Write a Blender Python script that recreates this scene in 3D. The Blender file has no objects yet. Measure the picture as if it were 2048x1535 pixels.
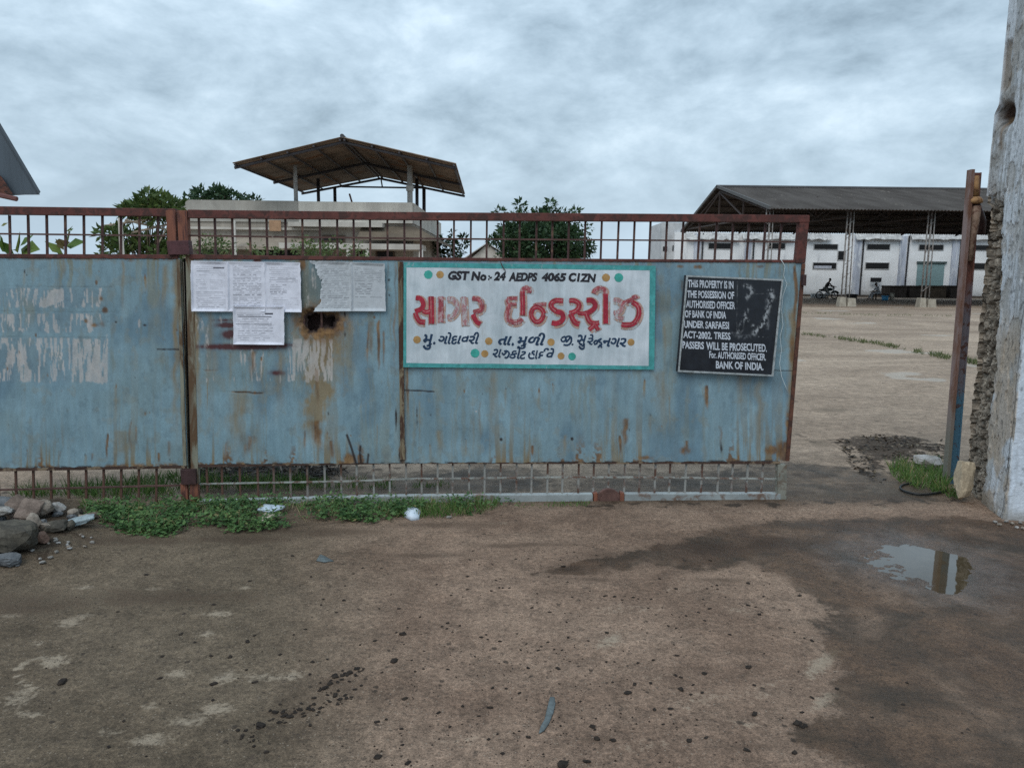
import bpy, bmesh, math, random
import numpy as np
from mathutils import Vector, Matrix, noise as mnoise

random.seed(7)
SC = bpy.context.scene
COL = SC.collection

# ------------------------------------------------------------------ camera
W, H, F = 2048.0, 1535.0, 1538.0
EYE = np.array([0.0, 0.0, 1.5])
PITCH, ROLL = math.radians(7.9), math.radians(0.63)
fwd = np.array([0, math.cos(PITCH), -math.sin(PITCH)])
up0 = np.array([0, math.sin(PITCH), math.cos(PITCH)])
rt0 = np.array([1.0, 0, 0])
RT = math.cos(ROLL) * rt0 + math.sin(ROLL) * up0
UP = -math.sin(ROLL) * rt0 + math.cos(ROLL) * up0

cam_d = bpy.data.cameras.new('camera')
cam_d.sensor_width = 36.0
cam_d.sensor_fit = 'HORIZONTAL'
cam_d.lens = 36.0 * F / W
cam_d.clip_start = 0.05
cam_d.clip_end = 3000
cam = bpy.data.objects.new('camera', cam_d)
COL.objects.link(cam)
cam.matrix_world = Matrix(((RT[0], UP[0], -fwd[0], EYE[0]), (RT[1], UP[1], -fwd[1], EYE[1]),
                           (RT[2], UP[2], -fwd[2], EYE[2]), (0, 0, 0, 1)))
SC.camera = cam


def rays(px, py):
    px = np.asarray(px, float); py = np.asarray(py, float)
    return (fwd[None] + ((px - W / 2) / F).reshape(-1, 1) * RT[None] - ((py - H / 2) / F).reshape(-1, 1) * UP[None])


def on_ground(px, py, z=0.0):
    r = rays(px, py); t = (z - EYE[2]) / r[:, 2]
    return EYE[None] + r * t[:, None]


def G1(px, py, z=0.0):
    return Vector(on_ground([px], [py], z)[0])


def D(px, py, Y):
    r = rays([px], [py])[0]
    return Vector(EYE + r * (Y / r[1]))


# the plane of the gate
GYAW = math.radians(3.8)
GO = on_ground([800], [1003])[0]
GT = np.array([math.cos(GYAW), math.sin(GYAW), 0.0])
GN = np.array([math.sin(GYAW), -math.cos(GYAW), 0.0])      # towards the road


def on_gate(px, py, off=0.0):
    """points of the gate plane (moved off metres towards the road)"""
    r = rays(px, py)
    o = GO + GN * off
    t = ((o - EYE) @ GN) / (r @ GN)
    return EYE[None] + r * t[:, None]


def GP(px, py, off=0.0):
    return Vector(on_gate([px], [py], off)[0])


# ------------------------------------------------------------------ noise
def _hash(ix, iy, seed):
    h = (ix.astype(np.int64) * 374761393 + iy.astype(np.int64) * 668265263 + seed * 1442695041) & 0xFFFFFFFF
    h = ((h ^ (h >> 13)) * 1274126177) & 0xFFFFFFFF
    return ((h ^ (h >> 16)) & 0xFFFF) / 65535.0


def vn(x, y, seed=0):
    x = np.asarray(x, float); y = np.asarray(y, float)
    ix = np.floor(x); iy = np.floor(y)
    fx = x - ix; fy = y - iy
    fx = fx * fx * (3 - 2 * fx); fy = fy * fy * (3 - 2 * fy)
    a = _hash(ix, iy, seed); b = _hash(ix + 1, iy, seed)
    c = _hash(ix, iy + 1, seed); d = _hash(ix + 1, iy + 1, seed)
    return (a * (1 - fx) + b * fx) * (1 - fy) + (c * (1 - fx) + d * fx) * fy


def fbm(x, y, seed=0, octv=4, gain=0.5):
    s = 0; a = 1; t = 0
    for i in range(octv):
        s = s + a * vn(x * 2 ** i + 17.3 * i, y * 2 ** i + 9.1 * i, seed + i * 31); t += a; a *= gain
    return s / t


def worley(x, y, seed=0, jit=0.9):
    """distance to the nearest and second nearest cell point, and a random number per cell"""
    x = np.asarray(x, float); y = np.asarray(y, float); ix = np.floor(x); iy = np.floor(y)
    f1 = np.full(x.shape, 9.0); f2 = np.full(x.shape, 9.0); cid = np.zeros(x.shape)
    for dx in (-1, 0, 1):
        for dy in (-1, 0, 1):
            cx = ix + dx; cy = iy + dy
            d = np.hypot(cx + 0.5 + jit * (_hash(cx, cy, seed) - 0.5) - x, cy + 0.5 + jit * (_hash(cx, cy, seed + 1) - 0.5) - y)
            n = d < f1; f2 = np.where(n, f1, np.minimum(f2, d)); cid = np.where(n, _hash(cx, cy, seed + 2), cid); f1 = np.where(n, d, f1)
    return f1, f2, cid


def sstep(a, b, x):
    t = np.clip((x - a) / (b - a), 0, 1)
    return t * t * (3 - 2 * t)


def poly_sd(P, poly):
    """signed distance to a polygon, positive inside"""
    P = np.asarray(P, float); poly = np.asarray(poly, float)
    d = np.full(len(P), 1e9); ins = np.zeros(len(P), bool)
    n = len(poly)
    for i in range(n):
        a = poly[i]; b = poly[(i + 1) % n]
        ab = b - a; L = ab @ ab + 1e-12
        t = np.clip(((P - a) @ ab) / L, 0, 1)
        q = P - (a + t[:, None] * ab)
        d = np.minimum(d, np.hypot(q[:, 0], q[:, 1]))
        c = ((a[1] > P[:, 1]) != (b[1] > P[:, 1]))
        with np.errstate(divide='ignore', invalid='ignore'):
            xi = (b[0] - a[0]) * (P[:, 1] - a[1]) / (b[1] - a[1] + 1e-15) + a[0]
        ins ^= c & (P[:, 0] < xi)
    return np.where(ins, d, -d)


def line_d(P, line):
    P = np.asarray(P, float); d = np.full(len(P), 1e9)
    for a, b in zip(line[:-1], line[1:]):
        a = np.asarray(a, float)[:2]; b = np.asarray(b, float)[:2]
        ab = b - a; t = np.clip(((P - a) @ ab) / (ab @ ab + 1e-12), 0, 1)
        q = P - (a + t[:, None] * ab)
        d = np.minimum(d, np.hypot(q[:, 0], q[:, 1]))
    return d


# ------------------------------------------------------------------ scene tree
def tag(o, label=None, cat=None, group=None, kind=None):
    if label: o['label'] = label
    if cat: o['category'] = cat
    if group: o['group'] = group
    if kind: o['kind'] = kind
    return o


def thing(name, label, cat, loc, group=None):
    o = bpy.data.objects.new(name, None)
    o.empty_display_size = 0.1
    COL.objects.link(o); o.location = loc
    return tag(o, label, cat, group)


def base_of(parent):
    v = Vector((0, 0, 0))
    while parent is not None:
        v = v + parent.location; parent = parent.parent
    return v


class MB:
    """collects geometry, builds ONE mesh object"""
    def __init__(s): s.v = []; s.f = []

    def quad(s, a, b, c, d):
        n = len(s.v); s.v += [Vector(a), Vector(b), Vector(c), Vector(d)]; s.f.append((n, n + 1, n + 2, n + 3)); return s

    def tri(s, a, b, c):
        n = len(s.v); s.v += [Vector(a), Vector(b), Vector(c)]; s.f.append((n, n + 1, n + 2)); return s

    def prism(s, bottom, top):
        """two loops of equal length -> closed solid"""
        n = len(s.v); k = len(bottom)
        s.v += [Vector(p) for p in bottom] + [Vector(p) for p in top]
        for i in range(k):
            j = (i + 1) % k
            s.f.append((n + i, n + j, n + k + j, n + k + i))
        s.f.append(tuple(n + i for i in reversed(range(k))))
        s.f.append(tuple(n + k + i for i in range(k)))
        return s

    def box(s, x0, x1, y0, y1, z0, z1):
        return s.prism([(x0, y0, z0), (x1, y0, z0), (x1, y1, z0), (x0, y1, z0)],
                       [(x0, y0, z1), (x1, y0, z1), (x1, y1, z1), (x0, y1, z1)])

    def gbox(s, p, q, wid, dep, off=0.0):
        """bar in the gate plane from p to q: wid across, dep towards the road"""
        p = Vector(p); q = Vector(q); n = Vector(GN); d = (q - p).normalized(); w = n.cross(d).normalized() * (wid / 2)
        o = n * off; e = n * dep
        return s.prism([p - w + o, p + w + o, p + w + o + e, p - w + o + e], [q - w + o, q + w + o, q + w + o + e, q - w + o + e])

    def gquad(s, c4, off, dep):
        """solid from four gate-plane pixels, dep thick"""
        a = [GP(x, y) for x, y in c4]; n = Vector(GN)
        return s.prism([v + n * off for v in a], [v + n * (off + dep) for v in a])

    def tube(s, pts, r, k=8, r2=None, cap=True):
        pts = [Vector(p) for p in pts]; n0 = len(s.v); m = len(pts)
        rr = r if isinstance(r, (list, tuple)) else [r + (0 if r2 is None else (r2 - r) * i / (m - 1)) for i in range(m)]
        prev = None
        for i, p in enumerate(pts):
            d = (pts[min(i + 1, m - 1)] - pts[max(i - 1, 0)])
            d = d.normalized() if d.length > 1e-9 else Vector((0, 0, 1))
            if prev is None:
                a = Vector((1, 0, 0)) if abs(d.x) < 0.9 else Vector((0, 1, 0))
                u = d.cross(a).normalized()
            else:
                u = (prev - d * prev.dot(d)).normalized()
            prev = u; w = d.cross(u)
            for j in range(k):
                t = 2 * math.pi * j / k
                s.v.append(p + (u * math.cos(t) + w * math.sin(t)) * rr[i])
        for i in range(m - 1):
            for j in range(k):
                a = n0 + i * k + j; b = n0 + i * k + (j + 1) % k
                s.f.append((a, b, b + k, a + k))
        if cap:
            s.f.append(tuple(n0 + j for j in reversed(range(k))))
            s.f.append(tuple(n0 + (m - 1) * k + j for j in range(k)))
        return s

    def lathe(s, c, prof, k=16, axis='z'):
        n0 = len(s.v); c = Vector(c)
        for r, h in prof:
            for j in range(k):
                t = 2 * math.pi * j / k
                p = (r * math.cos(t), r * math.sin(t), h)
                if axis == 'y': p = (p[0], p[2], p[1])
                if axis == 'x': p = (p[2], p[0], p[1])
                s.v.append(c + Vector(p))
        for i in range(len(prof) - 1):
            for j in range(k):
                a = n0 + i * k + j; b = n0 + i * k + (j + 1) % k
                s.f.append((a, b, b + k, a + k))
        s.f.append(tuple(n0 + j for j in reversed(range(k))))
        s.f.append(tuple(n0 + (len(prof) - 1) * k + j for j in range(k)))
        return s

    def build(s, name, mat, parent=None, smooth=False, bevel=0.0):
        me = bpy.data.meshes.new(name)
        b = base_of(parent)
        me.from_pydata([tuple(v - b) for v in s.v], [], s.f)
        bm = bmesh.new(); bm.from_mesh(me)
        bmesh.ops.recalc_face_normals(bm, faces=bm.faces)
        if bevel > 0:
            bmesh.ops.bevel(bm, geom=list(bm.edges), offset=bevel, segments=2, profile=0.6, affect='EDGES')
        bm.to_mesh(me); bm.free()
        me.materials.append(mat)
        if smooth:
            me.polygons.foreach_set('use_smooth', [True] * len(me.polygons))
        o = bpy.data.objects.new(name, me); COL.objects.link(o)
        if parent is not None: o.parent = parent
        return o


def big_mesh(name, V, Fq, mat, parent=None, attrs=None, color=None, smooth=True):
    """numpy vertices + quad index array -> mesh object with point attributes"""
    b = np.array(base_of(parent)); V = np.asarray(V, float) - b
    me = bpy.data.meshes.new(name)
    Fq = np.asarray(Fq, np.int32); k = Fq.shape[1]
    me.vertices.add(len(V)); me.vertices.foreach_set('co', V.astype(np.float32).ravel())
    me.loops.add(Fq.size); me.loops.foreach_set('vertex_index', Fq.ravel())
    me.polygons.add(len(Fq)); me.polygons.foreach_set('loop_start', np.arange(0, Fq.size, k, dtype=np.int32))
    me.polygons.foreach_set('use_smooth', np.full(len(Fq), smooth))
    me.update(calc_edges=True)
    for n, a in (attrs or {}).items():
        at = me.attributes.new(n, 'FLOAT', 'POINT'); at.data.foreach_set('value', np.asarray(a, np.float32))
    if color is not None:
        at = me.attributes.new('paint', 'FLOAT_COLOR', 'POINT')
        at.data.foreach_set('color', np.concatenate([color, np.ones((len(color), 1))], 1).astype(np.float32).ravel())
    me.materials.append(mat)
    o = bpy.data.objects.new(name, me); COL.objects.link(o)
    if parent is not None: o.parent = parent
    return o


def grid_faces(nx, ny):
    i = np.arange(nx - 1)[None, :] + np.arange(ny - 1)[:, None] * nx
    i = i.ravel()
    return np.stack([i, i + 1, i + 1 + nx, i + nx], 1)


def copy_thing(o, loc, label=None):
    c = o.copy(); COL.objects.link(c); c.location = loc
    if label: c['label'] = label
    for ch in list(o.children):
        d = ch.copy(); COL.objects.link(d); d.parent = c
        for g in list(ch.children):
            e = g.copy(); COL.objects.link(e); e.parent = d
    return c


# ------------------------------------------------------------------ materials
def srgb(r, g, b):
    f = lambda c: (c / 255 / 12.92) if c / 255 <= 0.04045 else ((c / 255 + 0.055) / 1.055) ** 2.4
    return (f(r), f(g), f(b))


class Mat:
    def __init__(s, name, rough=0.8, metal=0.0, spec=0.4):
        s.m = bpy.data.materials.new(name); s.m.use_nodes = True
        s.t = s.m.node_tree; s.b = s.t.nodes['Principled BSDF']
        s.b.inputs['Roughness'].default_value = rough
        s.b.inputs['Metallic'].default_value = metal
        s.b.inputs['Specular IOR Level'].default_value = spec
        s._pos = None

    def n(s, t, **kw):
        x = s.t.nodes.new(t)
        for k, v in kw.items(): setattr(x, k, v)
        return x

    def link(s, a, b): s.t.links.new(a, b)

    def pos(s, scale=(1, 1, 1)):
        if s._pos is None: s._pos = s.n('ShaderNodeNewGeometry').outputs['Position']
        mp = s.n('ShaderNodeMapping'); mp.inputs['Scale'].default_value = scale
        s.link(s._pos, mp.inputs['Vector']); return mp.outputs[0]

    def objpos(s, scale=(1, 1, 1)):
        tc = s.n('ShaderNodeTexCoord'); mp = s.n('ShaderNodeMapping'); mp.inputs['Scale'].default_value = scale
        s.link(tc.outputs['Object'], mp.inputs['Vector']); return mp.outputs[0]

    def noise(s, scale, detail=4, rough=0.55, dist=0.0, vec=None):
        x = s.n('ShaderNodeTexNoise'); x.inputs['Scale'].default_value = scale; x.inputs['Detail'].default_value = detail
        x.inputs['Roughness'].default_value = rough; x.inputs['Distortion'].default_value = dist
        s.link(vec if vec is not None else s.pos(), x.inputs['Vector']); return x.outputs['Fac']

    def specks(s, scale, lo, size, warp=0.5):
        """scattered specks of uneven size: 1 inside a speck"""
        nn = s.n('ShaderNodeTexNoise'); nn.inputs['Scale'].default_value = scale * 1.6; nn.inputs['Detail'].default_value = 3
        s.link(s.pos(), nn.inputs['Vector'])
        va = s.n('ShaderNodeVectorMath', operation='MULTIPLY_ADD'); s.link(nn.outputs['Color'], va.inputs[0]); va.inputs[1].default_value = (warp / scale,) * 3
        s.link(s.pos((1, 1, 0.01)), va.inputs[2])
        x = s.n('ShaderNodeTexVoronoi', feature='F1'); x.inputs['Scale'].default_value = scale; s.link(va.outputs[0], x.inputs['Vector'])
        sp = s.n('ShaderNodeSeparateColor'); s.link(x.outputs['Color'], sp.inputs[0])
        thr = s.math('MULTIPLY', s.math('SUBTRACT', sp.outputs[0], lo), size / (1 - lo))
        return s.step(s.math('SUBTRACT', thr, x.outputs['Distance']), -0.02, 0.05)

    def voro(s, scale, vec=None, feature='F1'):
        x = s.n('ShaderNodeTexVoronoi', feature=feature); x.inputs['Scale'].default_value = scale
        s.link(vec if vec is not None else s.pos(), x.inputs['Vector']); return x.outputs['Distance']

    def attr(s, name, col=False):
        x = s.n('ShaderNodeAttribute', attribute_name=name); return x.outputs['Color' if col else 'Fac']

    def math(s, op, a, b=0.0, c=None):
        x = s.n('ShaderNodeMath', operation=op)
        for i, v in enumerate((a, b, c)):
            if v is None: continue
            if isinstance(v, (int, float)): x.inputs[i].default_value = v
            else: s.link(v, x.inputs[i])
        return x.outputs[0]

    def step(s, fac, lo, hi, a=0.0, b=1.0):
        x = s.n('ShaderNodeMapRange', interpolation_type='SMOOTHSTEP')
        s.link(fac, x.inputs[0])
        for i, v in enumerate((lo, hi, a, b)): x.inputs[i + 1].default_value = v
        return x.outputs[0]

    def mix(s, fac, a, b, mode='MIX'):
        x = s.n('ShaderNodeMix', data_type='RGBA', blend_type=mode)
        if isinstance(fac, (int, float)): x.inputs[0].default_value = fac
        else: s.link(fac, x.inputs[0])
        for i, v in ((6, a), (7, b)):
            if isinstance(v, tuple): x.inputs[i].default_value = (*v[:3], 1)
            else: s.link(v, x.inputs[i])
        return x.outputs[2]

    def grey(s, f, lo, hi):
        """factor -> grey multiplier colour"""
        v = s.step(f, 0.2, 0.8, lo, hi)
        c = s.n('ShaderNodeCombineColor')
        for i in range(3): s.link(v, c.inputs[i])
        return c.outputs[0]

    def set(s, inp, v):
        if isinstance(v, tuple): s.b.inputs[inp].default_value = (*v, 1)
        elif isinstance(v, (int, float)): s.b.inputs[inp].default_value = v
        else: s.link(v, s.b.inputs[inp])

    def bump(s, h, strength=0.5, dist=0.01):
        x = s.n('ShaderNodeBump'); x.inputs['Strength'].default_value = strength; x.inputs['Distance'].default_value = dist
        s.link(h, x.inputs['Height']); s.link(x.outputs[0], s.b.inputs['Normal'])


def simple(name, col, rough=0.8, var=0.25, scale=6.0, bump=0.0, metal=0.0, spec=0.35, stretch=(1, 1, 1), col2=None, thr=(0.45, 0.65)):
    m = Mat(name, rough, metal, spec)
    c = m.mix(1.0, col, m.grey(m.noise(scale, 5, 0.6, vec=m.pos(stretch)), 1 - var, 1 + var), 'MULTIPLY')
    if col2 is not None:
        c = m.mix(m.step(m.noise(scale * 1.7, 6, 0.65, 0.6, vec=m.pos(stretch)), *thr), c, col2)
    m.set('Base Color', c)
    if bump: m.bump(m.noise(scale * 5, 6, 0.6), 0.6, bump)
    return m.m


RUST = (0.135, 0.050, 0.028)
RUST_D = (0.050, 0.022, 0.017)
M_rail = simple('rusted red oxide paint', (0.115, 0.040, 0.033), 0.75, 0.35, 9, 0.002, col2=(0.06, 0.028, 0.024), thr=(0.45, 0.6), spec=0.3)
M_bar = simple('rusted steel bar', (0.080, 0.040, 0.034), 0.7, 0.4, 14, 0.001, col2=(0.20, 0.16, 0.14), thr=(0.58, 0.72))
M_barlow = simple('worn painted bar', (0.26, 0.27, 0.25), 0.65, 0.35, 10, 0.001, col2=(0.13, 0.075, 0.055), thr=(0.47, 0.6))
M_sleeve = simple('bare rusty plate', (0.20, 0.075, 0.045), 0.7, 0.35, 16, 0.002, col2=(0.075, 0.03, 0.026), thr=(0.45, 0.62), stretch=(1, 1, 0.15))
M_lockplate = simple('dark rusty plate', (0.045, 0.022, 0.022), 0.6, 0.4, 20, 0.002)
M_stile = simple('pale chalky gate paint', (0.22, 0.215, 0.165), 0.75, 0.25, 8, 0.001, col2=(0.10, 0.058, 0.03), thr=(0.44, 0.6), stretch=(1, 1, 0.2))
M_lowrail = simple('scuffed pale blue rail', (0.27, 0.295, 0.295), 0.6, 0.25, 6, 0.001, col2=(0.15, 0.10, 0.075), thr=(0.5, 0.66))
# ------------------------------------------------------------------ light
world = bpy.data.worlds.new('World'); SC.world = world; world.use_nodes = True
nt = world.node_tree
for n in list(nt.nodes): nt.nodes.remove(n)
def wn(t, **k):
    x = nt.nodes.new(t)
    for a, b in k.items(): setattr(x, a, b)
    return x
SUN_EL, SUN_AZ = math.radians(48), math.radians(205)      # azimuth measured clockwise from +Y
out = wn('ShaderNodeOutputWorld'); bg = wn('ShaderNodeBackground'); bg.inputs['Strength'].default_value = 0.1
sky = wn('ShaderNodeTexSky', sky_type='NISHITA', sun_disc=False)
sky.sun_elevation = SUN_EL; sky.sun_rotation = SUN_AZ; sky.air_density = 1.5; sky.dust_density = 2.0
tc = wn('ShaderNodeTexCoord'); sep = wn('ShaderNodeSeparateXYZ'); nt.links.new(tc.outputs['Generated'], sep.inputs[0])
def wm(op, a, b=0.0):
    x = wn('ShaderNodeMath', operation=op)
    for i, v in enumerate((a, b)):
        if isinstance(v, (int, float)): x.inputs[i].default_value = v
        else: nt.links.new(v, x.inputs[i])
    return x.outputs[0]
zc = wm('MAXIMUM', sep.outputs['Z'], 0.0)
den = wm('ADD', zc, 0.34)
cx = wm('DIVIDE', sep.outputs['X'], den); cy = wm('DIVIDE', sep.outputs['Y'], den)
cmb = wn('ShaderNodeCombineXYZ'); nt.links.new(cx, cmb.inputs[0]); nt.links.new(cy, cmb.inputs[1])
mp = wn('ShaderNodeMapping'); mp.inputs['Rotation'].default_value = (0, math.radians(14), 0); mp.inputs['Scale'].default_value = (1.0, 1.0, 1.9)
mp.inputs['Location'].default_value = (3.3, 1.7, 0.4)
nt.links.new(tc.outputs['Generated'], mp.inputs[0])
def wnoise(scale, detail, rough, dist):
    x = wn('ShaderNodeTexNoise'); x.inputs['Scale'].default_value = scale; x.inputs['Detail'].default_value = detail
    x.inputs['Roughness'].default_value = rough; x.inputs['Distortion'].default_value = dist
    nt.links.new(mp.outputs[0], x.inputs['Vector']); return x.outputs['Fac']
n1 = wnoise(2.2, 8, 0.58, 0.15); n2 = wnoise(6.5, 8, 0.60, 0.3); n3 = wnoise(17.0, 6, 0.6, 0.2)
cl = wm('ADD', wm('MULTIPLY', n1, 0.44), wm('ADD', wm('MULTIPLY', n2, 0.38), wm('MULTIPLY', n3, 0.18)))
rp = wn('ShaderNodeValToRGB'); nt.links.new(cl, rp.inputs[0])
el = rp.color_ramp.elements
el[0].position = 0.385; el[0].color = (0.255, 0.345, 0.425, 1)
el[1].position = 0.63; el[1].color = (0.70, 0.845, 0.96, 1)
e = el.new(0.45); e.color = (0.365, 0.48, 0.58, 1)
e = el.new(0.53); e.color = (0.50, 0.635, 0.75, 1)
# towards the horizon the layers close up into one pale haze
hz = wn('ShaderNodeMix', data_type='RGBA'); hz.inputs[7].default_value = (0.53, 0.68, 0.82, 1)
nt.links.new(rp.outputs[0], hz.inputs[6])
hf = wn('ShaderNodeMapRange', interpolation_type='SMOOTHSTEP'); nt.links.new(zc, hf.inputs[0])
for i, v in enumerate((0.0, 0.20, 0.75, 0.0)): hf.inputs[i + 1].default_value = v
nt.links.new(hf.outputs[0], hz.inputs[0])
# an overcast sky is brighter overhead than at the horizon
br = wm('MULTIPLY', wm('ADD', wm('MULTIPLY', wm('POWER', zc, 1.6), 0.7), 1.0), 10.0)
vs = wn('ShaderNodeVectorMath', operation='SCALE'); nt.links.new(hz.outputs[2], vs.inputs[0]); nt.links.new(br, vs.inputs['Scale'])
fin = wn('ShaderNodeMix', data_type='RGBA'); fin.inputs[0].default_value = 0.92
nt.links.new(sky.outputs[0], fin.inputs[6]); nt.links.new(vs.outputs[0], fin.inputs[7])
nt.links.new(fin.outputs[2], bg.inputs[0]); nt.links.new(bg.outputs[0], out.inputs[0])

sun_d = bpy.data.lights.new('sun', 'SUN'); sun_d.energy = 1.1; sun_d.angle = math.radians(35); sun_d.color = (1.0, 0.95, 0.88)
sun = bpy.data.objects.new('sun', sun_d); COL.objects.link(sun); sun.location = (0, -10, 20)
sd = Vector((math.sin(SUN_AZ) * math.cos(SUN_EL), math.cos(SUN_AZ) * math.cos(SUN_EL), math.sin(SUN_EL)))
sun.rotation_euler = (-sd).to_track_quat('-Z', 'Y').to_euler()

SC.cycles.use_denoising = False
SC.view_settings.view_transform = 'Standard'; SC.view_settings.look = 'None'
SC.view_settings.exposure = 0.2; SC.view_settings.gamma = 1.0

# ------------------------------------------------------------------ ground
def gl(pix, z=0.0): return on_ground([p[0] for p in pix], [p[1] for p in pix], z)[:, :2]

WET = gl([(1060, 1150), (1130, 1128), (1250, 1108), (1390, 1066), (1480, 1048), (1560, 1040), (1700, 1034), (1900, 1034), (2100, 1050), (2500, 1100),
          (2600, 1700), (1760, 1700), (1690, 1530), (1640, 1495), (1570, 1485), (1590, 1445), (1680, 1440), (1662, 1400), (1672, 1315), (1625, 1245),
          (1690, 1222), (1650, 1205), (1600, 1160), (1500, 1128), (1380, 1142), (1290, 1132), (1180, 1152)])
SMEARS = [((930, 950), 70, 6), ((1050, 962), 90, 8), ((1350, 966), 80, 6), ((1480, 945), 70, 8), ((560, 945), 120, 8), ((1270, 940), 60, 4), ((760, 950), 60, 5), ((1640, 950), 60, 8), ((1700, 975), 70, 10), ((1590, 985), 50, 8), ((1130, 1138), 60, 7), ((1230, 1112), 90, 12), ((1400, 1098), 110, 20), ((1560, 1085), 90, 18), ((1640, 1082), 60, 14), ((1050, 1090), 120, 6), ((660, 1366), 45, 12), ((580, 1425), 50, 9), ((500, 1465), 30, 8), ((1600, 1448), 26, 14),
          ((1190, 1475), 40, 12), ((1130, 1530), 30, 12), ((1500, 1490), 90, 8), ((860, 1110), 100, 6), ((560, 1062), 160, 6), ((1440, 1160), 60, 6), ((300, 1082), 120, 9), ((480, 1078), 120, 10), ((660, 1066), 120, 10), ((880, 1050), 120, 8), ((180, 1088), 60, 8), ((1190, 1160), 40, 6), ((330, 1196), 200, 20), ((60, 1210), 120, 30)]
PUD = gl([(1735, 1100), (1765, 1086), (1810, 1082), (1850, 1090), (1900, 1098), (1935, 1110), (1950, 1130), (1940, 1160), (1915, 1180), (1880, 1176), (1840, 1160), (1790, 1148), (1750, 1130)])
MUD = gl([(1670, 884), (1700, 874), (1760, 870), (1830, 876), (1885, 890), (1890, 905), (1840, 912), (1800, 925), (1770, 948), (1745, 962), (1725, 940), (1730, 915), (1700, 900)])
DAMP = gl([(1060, 1003), (1180, 962), (1330, 950), (1480, 935), (1570, 925), (1680, 935), (1770, 945), (1890, 975), (1900, 1006), (1560, 1006)])
DAMP2 = gl([(380, 925), (640, 925), (700, 930), (790, 955), (950, 925), (1080, 935), (1130, 985), (880, 1000), (560, 1000), (380, 1000)])
RUB = gl([(-200, 1030), (150, 1000), (210, 1060), (150, 1110), (60, 1135), (-60, 1160), (-250, 1180)])
PALES = [((170, 1176), 24, 5), ((140, 1247), 34, 12), ((175, 1232), 22, 6), ((75, 1290), 16, 8), ((410, 1268), 22, 8), ((352, 1350), 30, 12),
         ((452, 1352), 34, 14), ((525, 1354), 34, 13), ((582, 1352), 30, 12), ((425, 1418), 40, 16), ((300, 1480), 40, 16), ((110, 1328), 36, 16),
         ((490, 1176), 14, 5), ((300, 1412), 16, 6), ((380, 1440), 50, 14), ((220, 1465), 36, 10), ((40, 1400), 40, 24), ((60, 1430), 40, 12), ((160, 1292), 10, 5),
         ((300, 1178), 30, 4), ((20, 1232), 30, 6), ((440, 1228), 30, 7), ((1390, 1400), 90, 26), ((1480, 1440), 70, 26), ((1330, 1350), 80, 20), ((1540, 1380), 60, 30),
         ((1250, 1220), 90, 16), ((1300, 1490), 100, 20), ((1390, 1180), 90, 12), ((1480, 1220), 70, 14), ((1640, 1330), 30, 34), ((1650, 1400), 26, 24), ((680, 1390), 60, 14),
         ((1450, 1022), 110, 6), ((1600, 1019), 90, 6), ((1760, 1016), 80, 6), ((1000, 1045), 60, 4), ((900, 1480), 80, 20), ((1220, 1280), 30, 20)]

xs = np.unique(np.concatenate([-3.2 - np.geomspace(0.04, 500, 46), np.arange(-3.2, 1.3, 0.035), np.arange(1.3, 3.7, 0.02), np.arange(1.9, 3.2, 0.01), np.arange(3.7, 4.6, 0.05), 4.6 + np.geomspace(0.06, 500, 46)]))
ys = np.unique(np.concatenate([1.2 - np.geomspace(0.05, 60, 20), np.arange(1.2, 3.0, 0.022), np.arange(3.0, 5.4, 0.022), np.arange(3.6, 4.5, 0.011), np.arange(5.4, 9.0, 0.07), 9.0 + np.geomspace(0.1, 900, 70)]))
GX, GY = np.meshgrid(xs, ys); P2 = np.stack([GX.ravel(), GY.ravel()], 1)
gate_s = (P2 - GO[None, :2]) @ np.array([-math.sin(GYAW), math.cos(GYAW)])    # metres beyond the gate
near = (P2[:, 1] < 9) & (np.abs(P2[:, 0]) < 7)


def gheight(x, y):
    x = np.asarray(x, float); y = np.asarray(y, float); P = np.stack([x.ravel(), y.ravel()], 1)
    fade = np.exp(-np.maximum(0, y.ravel() - 6) / 6)
    h = ((fbm(x / 0.9, y / 0.9, 3, 4) - 0.5) * 0.035 + (fbm(x / 0.12, y / 0.12, 5, 3) - 0.5) * 0.008).ravel() * fade
    s = (P - GO[None, :2]) @ np.array([-math.sin(GYAW), math.cos(GYAW)])
    h = h * (1 - 0.7 * np.exp(-(s / 0.35) ** 2))
    nm = (P[:, 1] < 9) & (np.abs(P[:, 0]) < 8)
    if nm.any():
        Q = P[nm]
        pd = poly_sd(Q, PUD); hn = h[nm]
        k = sstep(-0.14, 0.10, pd); hn = hn * (1 - 0.85 * k) - 0.019 * k + (fbm(Q[:, 0] / 0.07, Q[:, 1] / 0.06, 9, 4, 0.72) - 0.44) * 0.046 * sstep(-0.15, 0.0, pd) * (1 - 0.75 * sstep(2.02, 2.2, Q[:, 0]))
        hn = hn + sstep(-0.25, 0.35, poly_sd(Q, RUB)) * 0.07 + sstep(-0.1, 0.15, poly_sd(Q, MUD)) * (0.002 + 0.022 * fbm(Q[:, 0] / 0.12, Q[:, 1] / 0.12, 14, 3))
        h[nm] = hn
    return h


def gz(x, y): return float(gheight(np.array([x]), np.array([y]))[0])


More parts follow.
